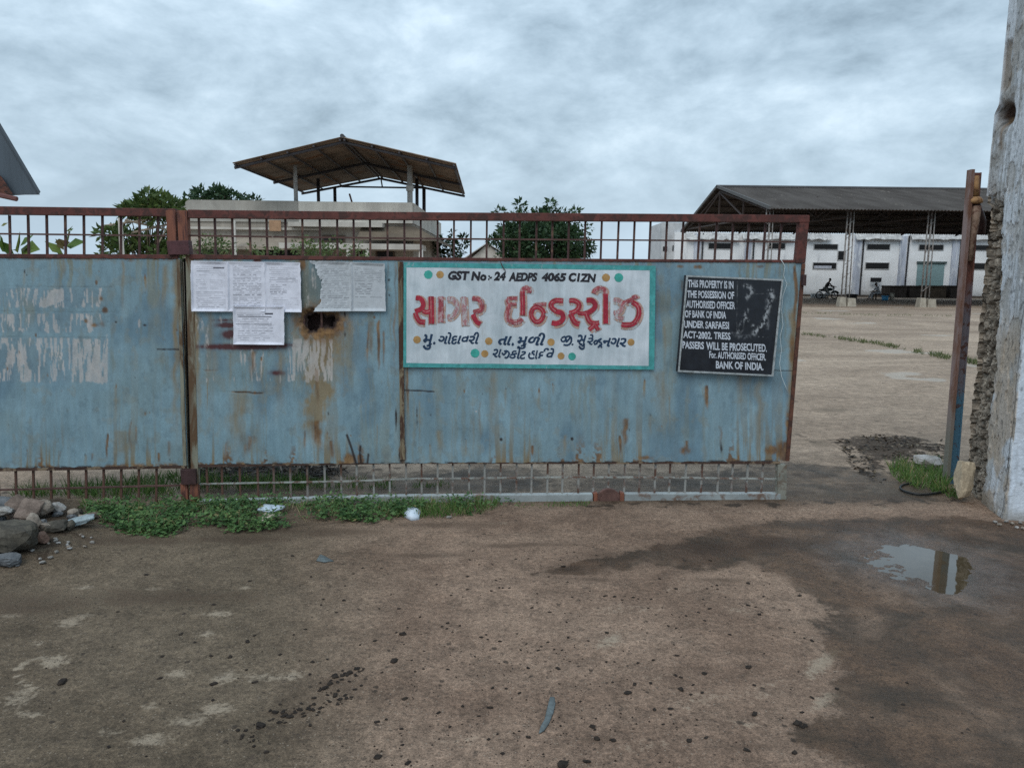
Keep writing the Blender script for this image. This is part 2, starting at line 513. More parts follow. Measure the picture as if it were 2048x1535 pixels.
hz_ = gheight(P2[:, 0], P2[:, 1])
Vg = np.stack([P2[:, 0], P2[:, 1], hz_], 1)
def near_sd(poly):
    a = np.full(len(P2), -5.0); a[near] = poly_sd(P2[near], poly); return a
pudd = near_sd(PUD); wet = near_sd(WET); damp = np.maximum(near_sd(DAMP), near_sd(DAMP2) - 0.03); mud = np.maximum(near_sd(MUD), near_sd(RUB) - 0.05)
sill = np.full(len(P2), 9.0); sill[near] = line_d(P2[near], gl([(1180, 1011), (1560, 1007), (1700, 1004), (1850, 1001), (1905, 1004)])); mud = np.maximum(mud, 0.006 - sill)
pale = np.zeros(len(P2))
rel = P2 @ np.array([[1.0, 0], [0, 1.0]])
# pixel coordinates of the near ground, only to lay the dry spots out in place
dv = np.stack([P2[:, 0], P2[:, 1], np.full(len(P2), -1.5)], 1)
zc_ = np.maximum(dv @ fwd, 0.05); gpx = W / 2 + F * (dv @ RT) / zc_; gpy = H / 2 - F * (dv @ UP) / zc_
vis = near & (P2[:, 1] > 1.0)
for (cxp, cyp), rx, ry in PALES:
    q = ((gpx - cxp - (cyp - gpy) * 0.9) / rx) ** 2 + ((gpy - cyp) / ry) ** 2
    pale = np.maximum(pale, np.where(vis, np.exp(-q * 0.7), 0) * (0.62 if rx >= 60 and cxp > 600 else 1.0))
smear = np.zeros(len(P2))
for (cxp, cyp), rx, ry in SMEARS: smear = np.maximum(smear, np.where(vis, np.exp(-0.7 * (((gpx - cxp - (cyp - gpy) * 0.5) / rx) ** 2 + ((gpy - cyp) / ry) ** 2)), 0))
arc = gl([(85, 1318), (52, 1322), (32, 1342), (40, 1362), (66, 1386)])
ad = np.full(len(P2), 9.0); ad[vis] = line_d(P2[vis], arc); pale = np.maximum(pale, 1.15 * np.exp(-(ad / 0.013) ** 2))
yard = sstep(-0.02, 0.25, gate_s + (fbm(P2[:, 0] / 0.3, P2[:, 1] / 0.3, 21, 3) - 0.5) * 0.3)
reds = sstep(480, 900, gpx) * sstep(-0.2, 0.3, -gate_s)
reds = np.where(vis, reds, 0.3)

mg = Mat('dusty concrete ground', 0.9, 0, 0.3)
pn = mg.noise
big = pn(0.9, 5, 0.6, 0.4); med = pn(7, 8, 0.68, 0.3); fine = pn(42, 6, 0.7); grit = pn(150, 3, 0.7)
cA = mg.mix(mg.step(big, 0.35, 0.65), (0.100, 0.073, 0.048), (0.160, 0.120, 0.082))
cB = mg.mix(mg.step(big, 0.35, 0.65), (0.185, 0.120, 0.084), (0.280, 0.192, 0.138))
c = mg.mix(mg.attr('reds'), cA, cB)
c = mg.mix(1.0, c, mg.grey(med, 0.68, 1.36), 'MULTIPLY')
c = mg.mix(1.0, c, mg.grey(fine, 0.58, 1.42), 'MULTIPLY')
c = mg.mix(1.0, c, mg.grey(grit, 0.55, 1.45), 'MULTIPLY')
ps = mg.step(mg.math('ADD', mg.attr('pale'), mg.math('MULTIPLY', mg.math('SUBTRACT', mg.math('ADD', mg.math('MULTIPLY', med, 0.45), mg.math('MULTIPLY', fine, 0.55)), 0.5), 3.2)), 0.50, 1.10)
c = mg.mix(mg.math('MULTIPLY', ps, 0.8), c, (0.36, 0.29, 0.215))
# speckle of dried mud
sp = mg.math('MAXIMUM', mg.step(pn(24, 4, 0.65), 0.61, 0.68), mg.step(pn(64, 3, 0.65), 0.63, 0.69))
c = mg.mix(mg.math('MULTIPLY', sp, 0.62), c, (0.075, 0.055, 0.042))
c = mg.mix(mg.math('MULTIPLY', mg.specks(60, 0.70, 0.34), 0.7), c, (0.050, 0.036, 0.028))
c = mg.mix(mg.math('MULTIPLY', mg.specks(110, 0.72, 0.36), 0.55), c, (0.36, 0.30, 0.235))
c = mg.mix(mg.math('MULTIPLY', mg.specks(21, 0.86, 0.26), 0.8), c, (0.045, 0.033, 0.025))
# yard behind the gate
ybig = pn(0.16, 6, 0.6, 1.2, mg.pos((0.5, 1.0, 1)))
yc = mg.mix(mg.step(ybig, 0.36, 0.62), (0.245, 0.180, 0.132), (0.390, 0.298, 0.222))
yc = mg.mix(mg.math('MULTIPLY', mg.step(pn(0.1, 6, 0.6, 0.8, mg.pos((0.6, 1.4, 1))), 0.56, 0.66), 0.6), yc, (0.14, 0.10, 0.068))
yc = mg.mix(mg.math('MULTIPLY', mg.step(pn(0.35, 6, 0.7, 0.8, mg.pos((0.6, 1.2, 1))), 0.60, 0.68), 0.5), yc, (0.42, 0.36, 0.30))
yc = mg.mix(1.0, yc, mg.grey(pn(2.2, 8, 0.7, 0.2, mg.pos((0.6, 1.4, 1))), 0.78, 1.22), 'MULTIPLY')
yc = mg.mix(1.0, yc, mg.grey(pn(9, 6, 0.72), 0.62, 1.38), 'MULTIPLY'); yc = mg.mix(1.0, yc, mg.grey(fine, 0.7, 1.3), 'MULTIPLY')
yc = mg.mix(mg.math('MULTIPLY', mg.specks(7, 0.72, 0.30), 0.75), yc, (0.085, 0.062, 0.045))
yc = mg.mix(mg.math('MULTIPLY', mg.specks(22, 0.66, 0.32), 0.6), yc, (0.10, 0.075, 0.055))
yc = mg.mix(mg.math('MULTIPLY', mg.specks(2.2, 0.72, 0.42, 1.4), 0.45), yc, (0.15, 0.115, 0.082))
yc = mg.mix(mg.math('MULTIPLY', mg.specks(0.5, 0.80, 0.45, 1.6), 0.6), yc, (0.42, 0.38, 0.33))
c = mg.mix(mg.attr('yard'), c, yc)
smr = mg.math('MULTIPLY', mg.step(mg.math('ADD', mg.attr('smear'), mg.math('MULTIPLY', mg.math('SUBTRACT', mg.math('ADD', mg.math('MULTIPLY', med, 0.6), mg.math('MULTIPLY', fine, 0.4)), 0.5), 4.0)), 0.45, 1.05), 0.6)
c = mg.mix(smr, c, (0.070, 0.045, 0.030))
# wet ground is darker and shinier, with an uneven soaked edge
wv = mg.math('ADD', mg.attr('wet'), mg.math('ADD', mg.math('MULTIPLY', mg.math('SUBTRACT', med, 0.5), 0.42), mg.math('MULTIPLY', mg.math('SUBTRACT', big, 0.5), 0.25)))
wf = mg.step(mg.math('ADD', wv, mg.math('MULTIPLY', mg.math('SUBTRACT', fine, 0.5), 0.16)), -0.02, 0.045)
df = mg.math('MULTIPLY', mg.step(mg.math('ADD', mg.attr('damp'), mg.math('MULTIPLY', mg.math('SUBTRACT', med, 0.5), 0.9)), -0.12, 0.12), 0.92)
wf = mg.math('MULTIPLY', wf, mg.step(mg.math('ADD', mg.math('MULTIPLY', pn(2.6, 7, 0.68, 0.4), 0.8), mg.math('MULTIPLY', fine, 0.2)), 0.36, 0.52, 0.55, 1.0))
wf2 = mg.math('MAXIMUM', wf, df)
wc = mg.mix(1.0, c, (0.43, 0.385, 0.335), 'MULTIPLY')
wc = mg.mix(mg.math('MULTIPLY', mg.step(pn(2.3, 6, 0.62, 0.6), 0.42, 0.64), 0.7), wc, (0.040, 0.030, 0.020))
c = mg.mix(wf2, c, wc)
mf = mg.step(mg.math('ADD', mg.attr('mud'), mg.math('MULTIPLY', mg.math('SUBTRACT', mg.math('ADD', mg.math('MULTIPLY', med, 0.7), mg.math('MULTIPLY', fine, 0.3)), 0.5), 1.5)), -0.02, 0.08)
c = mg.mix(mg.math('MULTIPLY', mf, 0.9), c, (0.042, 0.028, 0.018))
mg.set('Base Color', c)
sheen = mg.step(mg.math('ADD', mg.attr('pudd'), mg.math('MULTIPLY', mg.math('SUBTRACT', med, 0.5), 0.8)), -0.35, 0.08)
mg.set('Roughness', mg.math('SUBTRACT', mg.math('SUBTRACT', 0.92, mg.math('MULTIPLY', wf2, mg.step(med, 0.3, 0.7, 0.45, 0.25))), mg.math('MULTIPLY', mg.math('MULTIPLY', wf2, sheen), 0.30)))
mg.set('Specular IOR Level', mg.math('ADD', 0.25, mg.math('MULTIPLY', mg.math('MULTIPLY', wf2, sheen), 0.75)))
hh = mg.math('ADD', mg.math('MULTIPLY', med, 1.0), mg.math('ADD', mg.math('MULTIPLY', fine, 0.55), mg.math('MULTIPLY', grit, 0.25)))
mg.bump(hh, 1.0, 0.022)
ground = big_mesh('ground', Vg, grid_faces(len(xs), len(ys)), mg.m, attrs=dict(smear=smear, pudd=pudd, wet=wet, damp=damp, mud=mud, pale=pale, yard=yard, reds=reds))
tag(ground, kind='structure')

# the puddle: a real sheet of water lying in its hollow
mw = Mat('muddy water', 0.03, 0, 0.5)
mw.set('Base Color', mw.mix(mw.noise(3, 3), (0.050, 0.036, 0.020), (0.080, 0.060, 0.036))); mw.b.inputs['IOR'].default_value = 1.9
mw.bump(mw.noise(9, 2, 0.5), 0.02, 0.01)
c0 = PUD.mean(0); ring = [tuple(c0 + (p - c0) * 1.12) + (-0.0135,) for p in PUD]
pm = MB(); n = len(ring); pm.v = [Vector(r) for r in ring] + [Vector((c0[0], c0[1], -0.0135))]
pm.f = [(i, (i + 1) % n, n) for i in range(n)]
tag(pm.build('puddle_water', mw.m), kind='structure')
# ------------------------------------------------------------------ gate
mb_ = Mat('gate rod', 0.7, 0, 0.3)
zz = mb_.n('ShaderNodeSeparateXYZ'); mb_.link(mb_.pos(), zz.inputs[0])
nb = mb_.noise(16, 5, 0.65)
hi = mb_.mix(mb_.step(nb, 0.5, 0.68), (0.060, 0.030, 0.028), (0.15, 0.085, 0.06))
lo = mb_.mix(mb_.step(mb_.noise(7, 5, 0.6), 0.45, 0.6), (0.25, 0.25, 0.235), (0.10, 0.055, 0.04))
lo = mb_.mix(mb_.step(zz.outputs['X'], -1.75, -1.1), (0.095, 0.05, 0.036), lo)
mb_.set('Base Color', mb_.mix(mb_.step(zz.outputs['Z'], 0.45, 0.7), lo, hi))
mb_.bump(nb, 0.5, 0.002)

mp_ = Mat('weathered blue sheet paint', 0.55, 0, 0.35)
pc = mp_.attr('paint', True)
pc = mp_.mix(1.0, pc, mp_.grey(mp_.noise(24, 6, 0.65, vec=mp_.pos((1, 1, 0.25))), 0.88, 1.12), 'MULTIPLY')
pc = mp_.mix(1.0, pc, mp_.grey(mp_.noise(90, 4, 0.7), 0.9, 1.1), 'MULTIPLY')
mp_.set('Base Color', pc)
mp_.set('Roughness', mp_.math('ADD', 0.40, mp_.math('MULTIPLY', mp_.attr('rough'), 0.45)))
mp_.bump(mp_.math('ADD', mp_.attr('rough'), mp_.math('MULTIPLY', mp_.noise(60, 4, 0.6), 0.35)), 0.35, 0.004)

BLUE = np.array([0.192, 0.295, 0.345])


def lerp(c, a, col):
    return c * (1 - a[:, None]) + np.asarray(col)[None] * a[:, None]


def paint_sheet(x, y, ytop, ybot, left):
    """colours of a gate sheet, x y run along and down the sheet (measured on the photo)"""
    n = len(x); c = np.repeat(BLUE[None], n, 0)
    rough = np.zeros(n)
    lowf = fbm(x / 140, y / 120, 40, 4); st = fbm(x / 9, y / 160, 41, 4); st2 = fbm(x / 3.2, y / 70, 42, 3); bl = fbm(x / 26, y / 26, 43, 4)
    c = c * (0.80 + 0.40 * lowf + 0.16 * (st - 0.5) + 0.10 * (st2 - 0.5) + 0.18 * (bl - 0.5))[:, None]
    # chalky greenish and darker slate clouds
    c = lerp(c, sstep(0.5, 0.72, fbm(x / 90, y / 70, 44, 4)) * 0.55, (0.17, 0.245, 0.265))
    c = lerp(c, sstep(0.52, 0.75, fbm(x / 60, y / 110, 45, 4)) * 0.5, (0.085, 0.155, 0.215))
    # rain run-off: greenish tan streaks from the top and rust bleeding up from the foot
    dt = y - ytop; db = ybot - y
    zone = sstep(0.42, 0.62, fbm(x / 75, y / 90, 54, 3)); zone2 = sstep(0.44, 0.60, fbm(x / 60, y / 400, 55, 3))
    run = sstep(0.50, 0.66, fbm(x / 7 + 1.5 * bl, y / 220, 46, 3)) * (np.exp(-dt / 170) * 0.8 + 0.25) * (0.15 + 0.85 * zone)
    c = lerp(c, run * 0.75, (0.20, 0.195, 0.135))
    foot = sstep(0.49, 0.66, fbm(x / 7, y / 160, 47, 3)) * np.exp(-np.maximum(db, 0) / 75) * (0.12 + 0.88 * zone2)
    c = lerp(c, foot * 0.9, (0.20, 0.145, 0.070))

    rust = np.zeros(n); dark = np.zeros(n); tan = np.zeros(n); palev = np.zeros(n); red = np.zeros(n)
    jag = fbm(x / 5, y / 9, 48, 3)

    def blob(arr, cx, cy, rx, ry, amp, pw=1.0):
        q = ((x - cx) / rx) ** 2 + ((y - cy) / ry) ** 2
        v = amp * np.exp(-q * pw) * (0.45 + 1.1 * jag); np.maximum(arr, v, out=arr)

    def drip(arr, cx, y0, y1, w, amp):
        t = (y - y0) / (y1 - y0); m = (t > -0.05) & (t < 1.1)
        wob = cx + (fbm(y / 30, np.full(n, cx), 49, 2) - 0.5) * w * 1.6
        v = amp * np.exp(-((x - wob) / (w * (0.45 + 0.7 * jag))) ** 2) * sstep(-0.05, 0.06, t) * (1 - sstep(0.35, 1.05, t)) * (0.5 + st2)
        np.maximum(arr, np.where(m, v, 0), out=arr)

    # edges
    rust[:] = np.maximum(rust, sstep(0.46, 0.62, fbm(x / 11, y / 5, 50, 3)) * np.exp(-np.maximum(dt, 0) / 5) * 0.95)
    tall = 5 + 34 * sstep(0.55, 0.8, vn(x / 19, x * 0, 51)) ** 2
    rust[:] = np.maximum(rust, (0.35 + 0.65 * sstep(0.4, 0.6, vn(x / 47, x * 0, 61))) * sstep(0.40, 0.58, fbm(x / 9, y / 8, 52, 3)) * np.exp(-np.maximum(db, 0) / tall))
    dark[:] = np.maximum(dark, sstep(0.5, 0.62, fbm(x / 16, y / 4, 53, 3)) * np.exp(-np.maximum(db, 0) / 3.0))
    # scattered pits and weeping spots
    rs = np.random.RandomState(11 if left else 5)
    for _ in range(26 if left else 60):
        cx = rs.uniform(x.min(), x.max()); cy = rs.uniform(ytop.min() + 8, ybot.max()); s = rs.uniform(0.8, 2.2)
        blob(dark if rs.rand() < 0.4 else rust, cx, cy, s, s * rs.uniform(1, 3.5), rs.uniform(0.5, 1.0))
        if rs.rand() < 0.55: drip(tan, cx, cy, cy + rs.uniform(20, 90), s * 1.8, rs.uniform(0.3, 0.7))
    if left:
        for a in [(215, 866, 930, 3.5, 1), (262, 840, 932, 3, .55), (275, 850, 932, 3, .5), (318, 905, 932, 4, .7), (185, 905, 930, 4, .55), (120, 900, 932, 5, .4), (340, 880, 930, 7, .5)]: drip(rust, *a)
        for a in [(352, 520, 930, 7, .7), (330, 530, 640, 8, .4), (245, 520, 640, 4, .45), (128, 517, 560, 5, .5), (65, 517, 550, 5, .4), (240, 860, 930, 20, .4)]: drip(tan, *a)
        for cx, cy, rx, ry, am in [(193, 565, 3, 6, .9), (203, 597, 4, 6, .8), (210, 620, 6, 7, 1), (172, 642, 5, 5, .9), (190, 650, 9, 5, .7), (205, 648, 9, 9, .5), (262, 520, 8, 5, .6)]: blob(rust, cx, cy, rx, ry, am)
        blob(dark, 232, 644, 2.2, 2.2, 1.6); blob(dark, 290, 650, 5, 2.5, .9); blob(palev, 279, 645, 2.5, 9, 1.3)
        for x0, x1, yy in [(315, 362, 698), (-60, 225, 571), (-60, 230, 621), (-60, 228, 672)]:
            v = np.exp(-((y - yy - (x - x0) * 0.012) / (2.2 if yy == 698 else 1.6)) ** 2) * ((x > x0) & (x < x1)) * (0.5 + 0.8 * jag)
            np.maximum(dark, v * (0.9 if yy == 698 else 0.45), out=dark)
        # shreds of three torn rows of bills
        for x0, x1, y0, y1, dens, seed in [(-60, 205, 575, 618, 0.50, 60), (-40, 205, 626, 668, 0.47, 61), (-60, 145, 674, 768, 0.50, 62), (145, 217, 676, 768, 0.35, 63)]:
            ins = sstep(x0 - 2, x0 + 3, x) * (1 - sstep(x1 - 3, x1 + 2, x)) * sstep(y0 - 2, y0 + 4, y) * (1 - sstep(y1 - 10 * vn(x / 6, x * 0, seed) - 4, y1, y))
            shr = sstep(dens + 0.02, dens + 0.13, fbm(x / 4.6 + vn(x / 30, y / 25, seed + 5) * 1.5, y / 42, seed, 3))
            np.maximum(palev, ins * shr * 0.85, out=palev)
            c = lerp(c, ins * 0.35, (0.15, 0.21, 0.25))
        sd = poly_sd(np.stack([x, y], 1), [(82, 607), (90, 600), (102, 580), (127, 576), (129, 600), (112, 608), (94, 613)])
        np.maximum(palev, sstep(-1, 1.5, sd), out=palev)
        for cx, cy, rx, ry in [(60, 750, 5, 10), (8, 742, 3, 6), (50, 715, 4, 22), (205, 760, 5, 8), (214, 720, 2, 45), (148, 715, 3, 40)]: blob(palev, cx, cy, rx, ry, 1.1)
    else:
        # the worn hole and its long stain
        blob(rust, 640, 645, 52, 36, 1.25); blob(rust, 612, 660, 14, 22, 1.0); blob(tan, 648, 690, 42, 60, 0.9)
        drip(tan, 640, 680, 925, 26, 1.25); drip(rust, 632, 735, 840, 9, .5); drip(rust, 655, 690, 760, 8, .45); drip(rust, 640, 840, 925, 14, .6)
        for a in [(757, 640, 770, 4, 1.0), (768, 660, 760, 3, .7), (775, 520, 700, 2.5, .5), (705, 640, 720, 3, .4), (742, 640, 740, 8, .45), (735, 660, 760, 5, .5), (510, 700, 790, 12, .5), (430, 700, 780, 10, .35),
                  (790, 520, 915, 4, .5), (815, 640, 918, 3, .6), (838, 800, 918, 2, .4), (1415, 770, 830, 5, .9), (1250, 835, 915, 8, .75), (1240, 870, 918, 4, .8), (1375, 880, 918, 8, .6), (1365, 560, 600, 4, .6),
                  (1440, 850, 918, 5, .45), (1590, 530, 700, 5, .8), (880, 860, 918, 7, .4), (960, 800, 915, 4, .45), (1065, 890, 918, 5, .7), (1130, 870, 915, 4, .4), (1330, 650, 760, 3, .4), (500, 870, 926, 14, .5),
                  (455, 880, 926, 8, .45), (610, 860, 925, 4, .6), (660, 880, 925, 5, .7), (1520, 830, 915, 8, .4)]: drip(rust if a[4] > .42 else tan, *a)
        for a in [(395, 520, 926, 7, .8), (420, 530, 900, 10, .35), (480, 780, 926, 22, .5), (560, 700, 860, 10, .35), (700, 640, 800, 12, .3), (812, 528, 915, 6, .6), (985, 740, 915, 7, .35), (1325, 740, 880, 14, .35), (1520, 760, 915, 10, .45), (1585, 620, 915, 9, .8), (1480, 740, 830, 7, .3)]: drip(tan, *a)
        for cx, cy, rx, ry, am in [(1572, 900, 20, 20, 1.2), (1580, 850, 9, 40, 1.0), (1543, 900, 14, 10, 1.0), (1370, 900, 12, 10, .75), (1413, 800, 4, 12, .9), (700, 917, 14, 12, 1), (1290, 915, 16, 5, .8), (805, 905, 8, 22, 1.1), (665, 905, 6, 20, .6),
                                   (1395, 534, 10, 5, .8), (1360, 533, 8, 4, .7), (1520, 533, 8, 4, .7), (1585, 700, 6, 30, .8), (605, 528, 9, 16, .8), (515, 785, 16, 4, .7), (485, 783, 26, 1.6, .9), (420, 740, 18, 2, .5)]: blob(rust, cx, cy, rx, ry, am)
        for cx, cy, rx, ry, am in [(803, 912, 6, 14, 1.3), (1580, 900, 6, 22, 1.2), (1442, 895, 3.5, 16, .9), (1002, 878, 3, 3.5, 1.5), (1144, 877, 3, 3.5, 1.4), (792, 838, 2.2, 22, 1.4), (834, 830, 1.5, 24, .8), (779, 590, 2, 3, 1.2), (778, 560, 2, 3, 1.2), (690, 628, 2, 8, 1), (690, 668, 2, 8, 1), (388, 640, 2.5, 8, 1), (386, 600, 2, 5, .8)]: blob(dark, cx, cy, rx, ry, am)
        for pts, w in [([(694, 870), (703, 895), (712, 925)], 2.6), ([(721, 892), (720, 905), (722, 925)], 2.4), ([(737, 908), (735, 925)], 2.2), ([(808, 780), (840, 781), (868, 783)], 1.6), ([(1545, 740), (1597, 742)], 0.9), ([(470, 783), (525, 786)], 1.0)]:
            np.maximum(dark, np.exp(-(line_d(np.stack([x, y], 1), pts) / w) ** 2) * 1.2, out=dark)
        blob(palev, 952, 822, 2.5, 2.5, 1.4)
        for cx, cy, rx, ry, am in [(455, 650, 20, 6, 1.0), (460, 668, 14, 9, 1.1), (450, 640, 24, 3, .6), (485, 693, 75, 5, 1.6), (560, 690, 30, 4, .9), (555, 745, 14, 5, .8), (515, 521, 8, 4, 1)]: blob(red, cx, cy, rx, ry, am)
        for x0, x1, y0, y1, dens, seed, am in [(393, 572, 697, 768, 0.60, 70, .7), (575, 666, 676, 768, 0.40, 71, .95), (390, 470, 624, 700, 0.62, 72, .5), (601, 640, 530, 622, 0.6, 73, .5)]:
            ins = sstep(x0 - 2, x0 + 4, x) * (1 - sstep(x1 - 3, x1 + 1, x)) * sstep(y0 - 2, y0 + 4, y) * (1 - sstep(y1 - 14 * vn(x / 7, x * 0, seed) - 4, y1, y))
            shr = sstep(dens, dens + 0.13, fbm(x / 4.4 + vn(x / 28, y / 25, seed + 5) * 1.4, y / 40, seed, 3))
            np.maximum(palev, ins * shr * am, out=palev)
        for cx, cy, rx, ry in [(663, 725, 2, 42), (588, 715, 3, 40), (600, 700, 3, 20)]: blob(palev, cx, cy, rx, ry, 1.0)
        c = lerp(c, np.clip(np.exp(-(((x - 622) / 26) ** 2 + ((y - 575) / 55) ** 2)), 0, 1) * 0.7, (0.12, 0.125, 0.10))
    mott = sstep(0.60, 0.72, fbm(x / 15, y / 20, 56, 4)); c = lerp(c, mott * 0.35, (0.205, 0.215, 0.185)); mott = sstep(0.63, 0.74, fbm(x / 9, y / 13, 59, 4)); c = lerp(c, mott * 0.22, (0.085, 0.13, 0.165))
    c = lerp(c, np.clip(tan * 1.4, 0, 1) * 0.85, (0.225, 0.165, 0.085))
    c = lerp(c, np.clip(red * 1.5, 0, 1) * 0.92, (0.070, 0.012, 0.012))
    c = lerp(c, np.clip(sstep(0.25, 0.7, palev + 0.5 * (fbm(x / 2.6, y / 6, 58, 2) - 0.5)), 0, 1) * (0.42 + 0.5 * fbm(x / 8, y / 14, 63, 3)), (0.46, 0.43, 0.41))
    rj = fbm(x / 14, y / 22, 57, 3); rc = np.stack([0.070 + 0.21 * rj * jag * 1.6, 0.030 + 0.125 * rj * jag * 1.6, 0.014 + 0.045 * rj * jag * 1.6], 1)
    a = np.clip(sstep(0.12, 0.75, rust), 0, 1)[:, None] * 0.9; c = c * (1 - a) + rc * a
    c = lerp(c, np.clip(sstep(0.2, 0.9, dark), 0, 1) * 0.92, (0.022, 0.014, 0.013))
    return np.clip(c, 0.004, 0.9), np.clip(rust + dark * 0.6 + palev * 0.5, 0, 1)


def sheet(name, corners, nx, ny, left, parent):
    (x0, y0), (x1, y1), (x2, y2), (x3, y3) = corners      # TL TR BR BL
    s, t = np.meshgrid(np.linspace(0, 1, nx), np.linspace(0, 1, ny)); s = s.ravel(); t = t.ravel()
    x = (x0 * (1 - s) + x1 * s) * (1 - t) + (x3 * (1 - s) + x2 * s) * t
    y = (y0 * (1 - s) + y1 * s) * (1 - t) + (y3 * (1 - s) + y2 * s) * t
    # the foot of the sheet is a little wavy
    ytop = y0 * (1 - s) + y1 * s; ybot = y3 * (1 - s) + y2 * s
    y = y + (vn(s * 60, s * 0, 3) - 0.5) * 2.5 * sstep(0.97, 1.0, t)
    col, rough = paint_sheet(x, y, ytop, ybot, left)
    V = on_gate(x, y, 0.0)
    edge = np.minimum(np.minimum(s, 1 - s) * 12, np.minimum(t, 1 - t) * 6).clip(0, 1)
    V = V + GN[None] * ((fbm(x / 110, y / 160, 80, 3) - 0.5) * 0.022 * edge + (fbm(x / 40, y / 50, 81, 2) - 0.5) * 0.004 * edge + 0.004)[:, None]
    rs_ = np.random.RandomState(9 if left else 4)
    for _ in range(7 if left else 18):
        dx_, dy_ = rs_.uniform(min(x0, x3) + 30, max(x1, x2) - 30), rs_.uniform(y0 + 40, y3 - 30); r_ = rs_.uniform(14, 46)
        V = V - GN[None] * (rs_.uniform(-0.004, 0.010) * np.exp(-(((x - dx_) / r_) ** 2 + ((y - dy_) / (r_ * rs_.uniform(0.5, 1.6))) ** 2)))[:, None]
    Fq = grid_faces(nx, ny)
    if not left:
        P = np.stack([x, y], 1)
        hole = poly_sd(P, [(612, 632), (622, 625), (640, 627), (652, 634), (668, 630), (672, 640), (664, 655), (640, 652), (632, 662), (618, 664), (610, 650)]) + (fbm(x / 5, y / 5, 82, 2) - 0.5) * 7
        V = V - GN[None] * (sstep(-14, 3, hole) * 0.03)[:, None] + GN[None] * (0.012 * np.exp(-((hole + 9) / 4) ** 2) * (fbm(x / 9, y / 9, 83, 2) - 0.3))[:, None]
        col = lerp(col, sstep(-5, 0, hole) * 0.95, (0.018, 0.010, 0.010))
        Fq = Fq[(hole[Fq].max(1) < 3.2)]
    o = big_mesh(name, V, Fq, mp_.m, parent, attrs=dict(rough=rough), color=col)
    return o


gl_ = thing('gate_leaf', 'blue rusty steel gate leaf left of the joint, covered in shreds of torn bills', 'gate', GP(100, 1018), 'steel gate leaves')
gr_ = thing('gate_leaf', 'long blue rusty steel gate leaf bearing the painted banner and the black board', 'gate', GP(980, 1005), 'steel gate leaves')

sheet('panel', [(-130, 513), (361, 516.5), (376, 930), (-130, 937)], 260, 216, True, gl_)
sheet('panel', [(388, 516), (1607, 522), (1576, 921), (392, 928)], 780, 256, False, gr_)


def rail(name, pts_top, pts_bot, off, dep, mat, par, bev=0.003):
    m = MB(); n = Vector(GN)
    for i in range(len(pts_top) - 1):
        a = [GP(*pts_top[i]), GP(*pts_top[i + 1]), GP(*pts_bot[i + 1]), GP(*pts_bot[i])]
        if i == 0:
            m.v += [a[0] + n * off, a[3] + n * off, a[3] + n * (off + dep), a[0] + n * (off + dep)]
        k = len(m.v); m.v += [a[1] + n * off, a[2] + n * off, a[2] + n * (off + dep), a[1] + n * (off + dep)]
        for j in range(4): m.f.append((k - 4 + j, k - 4 + (j + 1) % 4, k + (j + 1) % 4, k + j))
    m.f.append((0, 1, 2, 3)); k = len(m.v); m.f.append((k - 1, k - 2, k - 3, k - 4))
    return m.build(name, mat, par, bevel=bev)


M_lowedge = simple('rusted lower rail', (0.055, 0.030, 0.022), 0.8, 0.4, 7, 0.002, col2=(0.20, 0.15, 0.10), thr=(0.52, 0.62))
# left leaf
rail('top_rail', [(-130, 411), (352, 417.5)], [(-130, 428), (352, 433)], -0.030, 0.045, M_rail, gl_)
rail('middle_rail', [(-130, 507), (356, 509)], [(-130, 515.5), (356, 517.5)], -0.030, 0.040, M_rail, gl_)
rail('lower_rail', [(-130, 938.0), (374, 930.5)], [(-130, 944), (374, 936)], -0.034, 0.036, M_lowedge, gl_, 0.001)
rail('bottom_rail', [(-130, 1022), (372, 1008)], [(-130, 1034), (372, 1020)], -0.040, 0.045, simple('pinkish primer rail', (0.36, 0.20, 0.17), 0.7, 0.3, 6, col2=(0.42, 0.40, 0.36)), gl_)
rail('cross_bar', [(-130, 464), (340, 469.5)], [(-130, 467.5), (340, 473)], -0.020, 0.008, M_bar, gl_, 0)
rail('cross_bar', [(-130, 982), (366, 969)], [(-130, 985.5), (366, 972.5)], -0.020, 0.008, M_bar, gl_, 0)
for i in range(-3, 9):
    xt = 14.6 + 37.35 * i; xb = 29 + 35.1 * i
    MB().gbox(GP(xt, 430), GP(xb, 1012), 0.0125, 0.0125, -0.030).build('bar', mb_.m, gl_)
rail('stile', [(350, 518), (363, 518)], [(365, 968), (377.5, 968)], -0.030, 0.028, M_stile, gl_, 0.001)
rail('edge_strip', [(354.5, 518), (361.5, 518)], [(368, 930), (374.5, 930)], 0.010, 0.006, M_stile, gl_, 0)
rail('sleeve', [(334, 421), (352.5, 421)], [(338, 494), (355.5, 494)], -0.034, 0.056, M_sleeve, gl_, 0.002)
rail('foot', [(361, 966), (374.5, 966)], [(363, 1006), (376.5, 1006)], -0.03, 0.036, M_sleeve, gl_, 0.001)
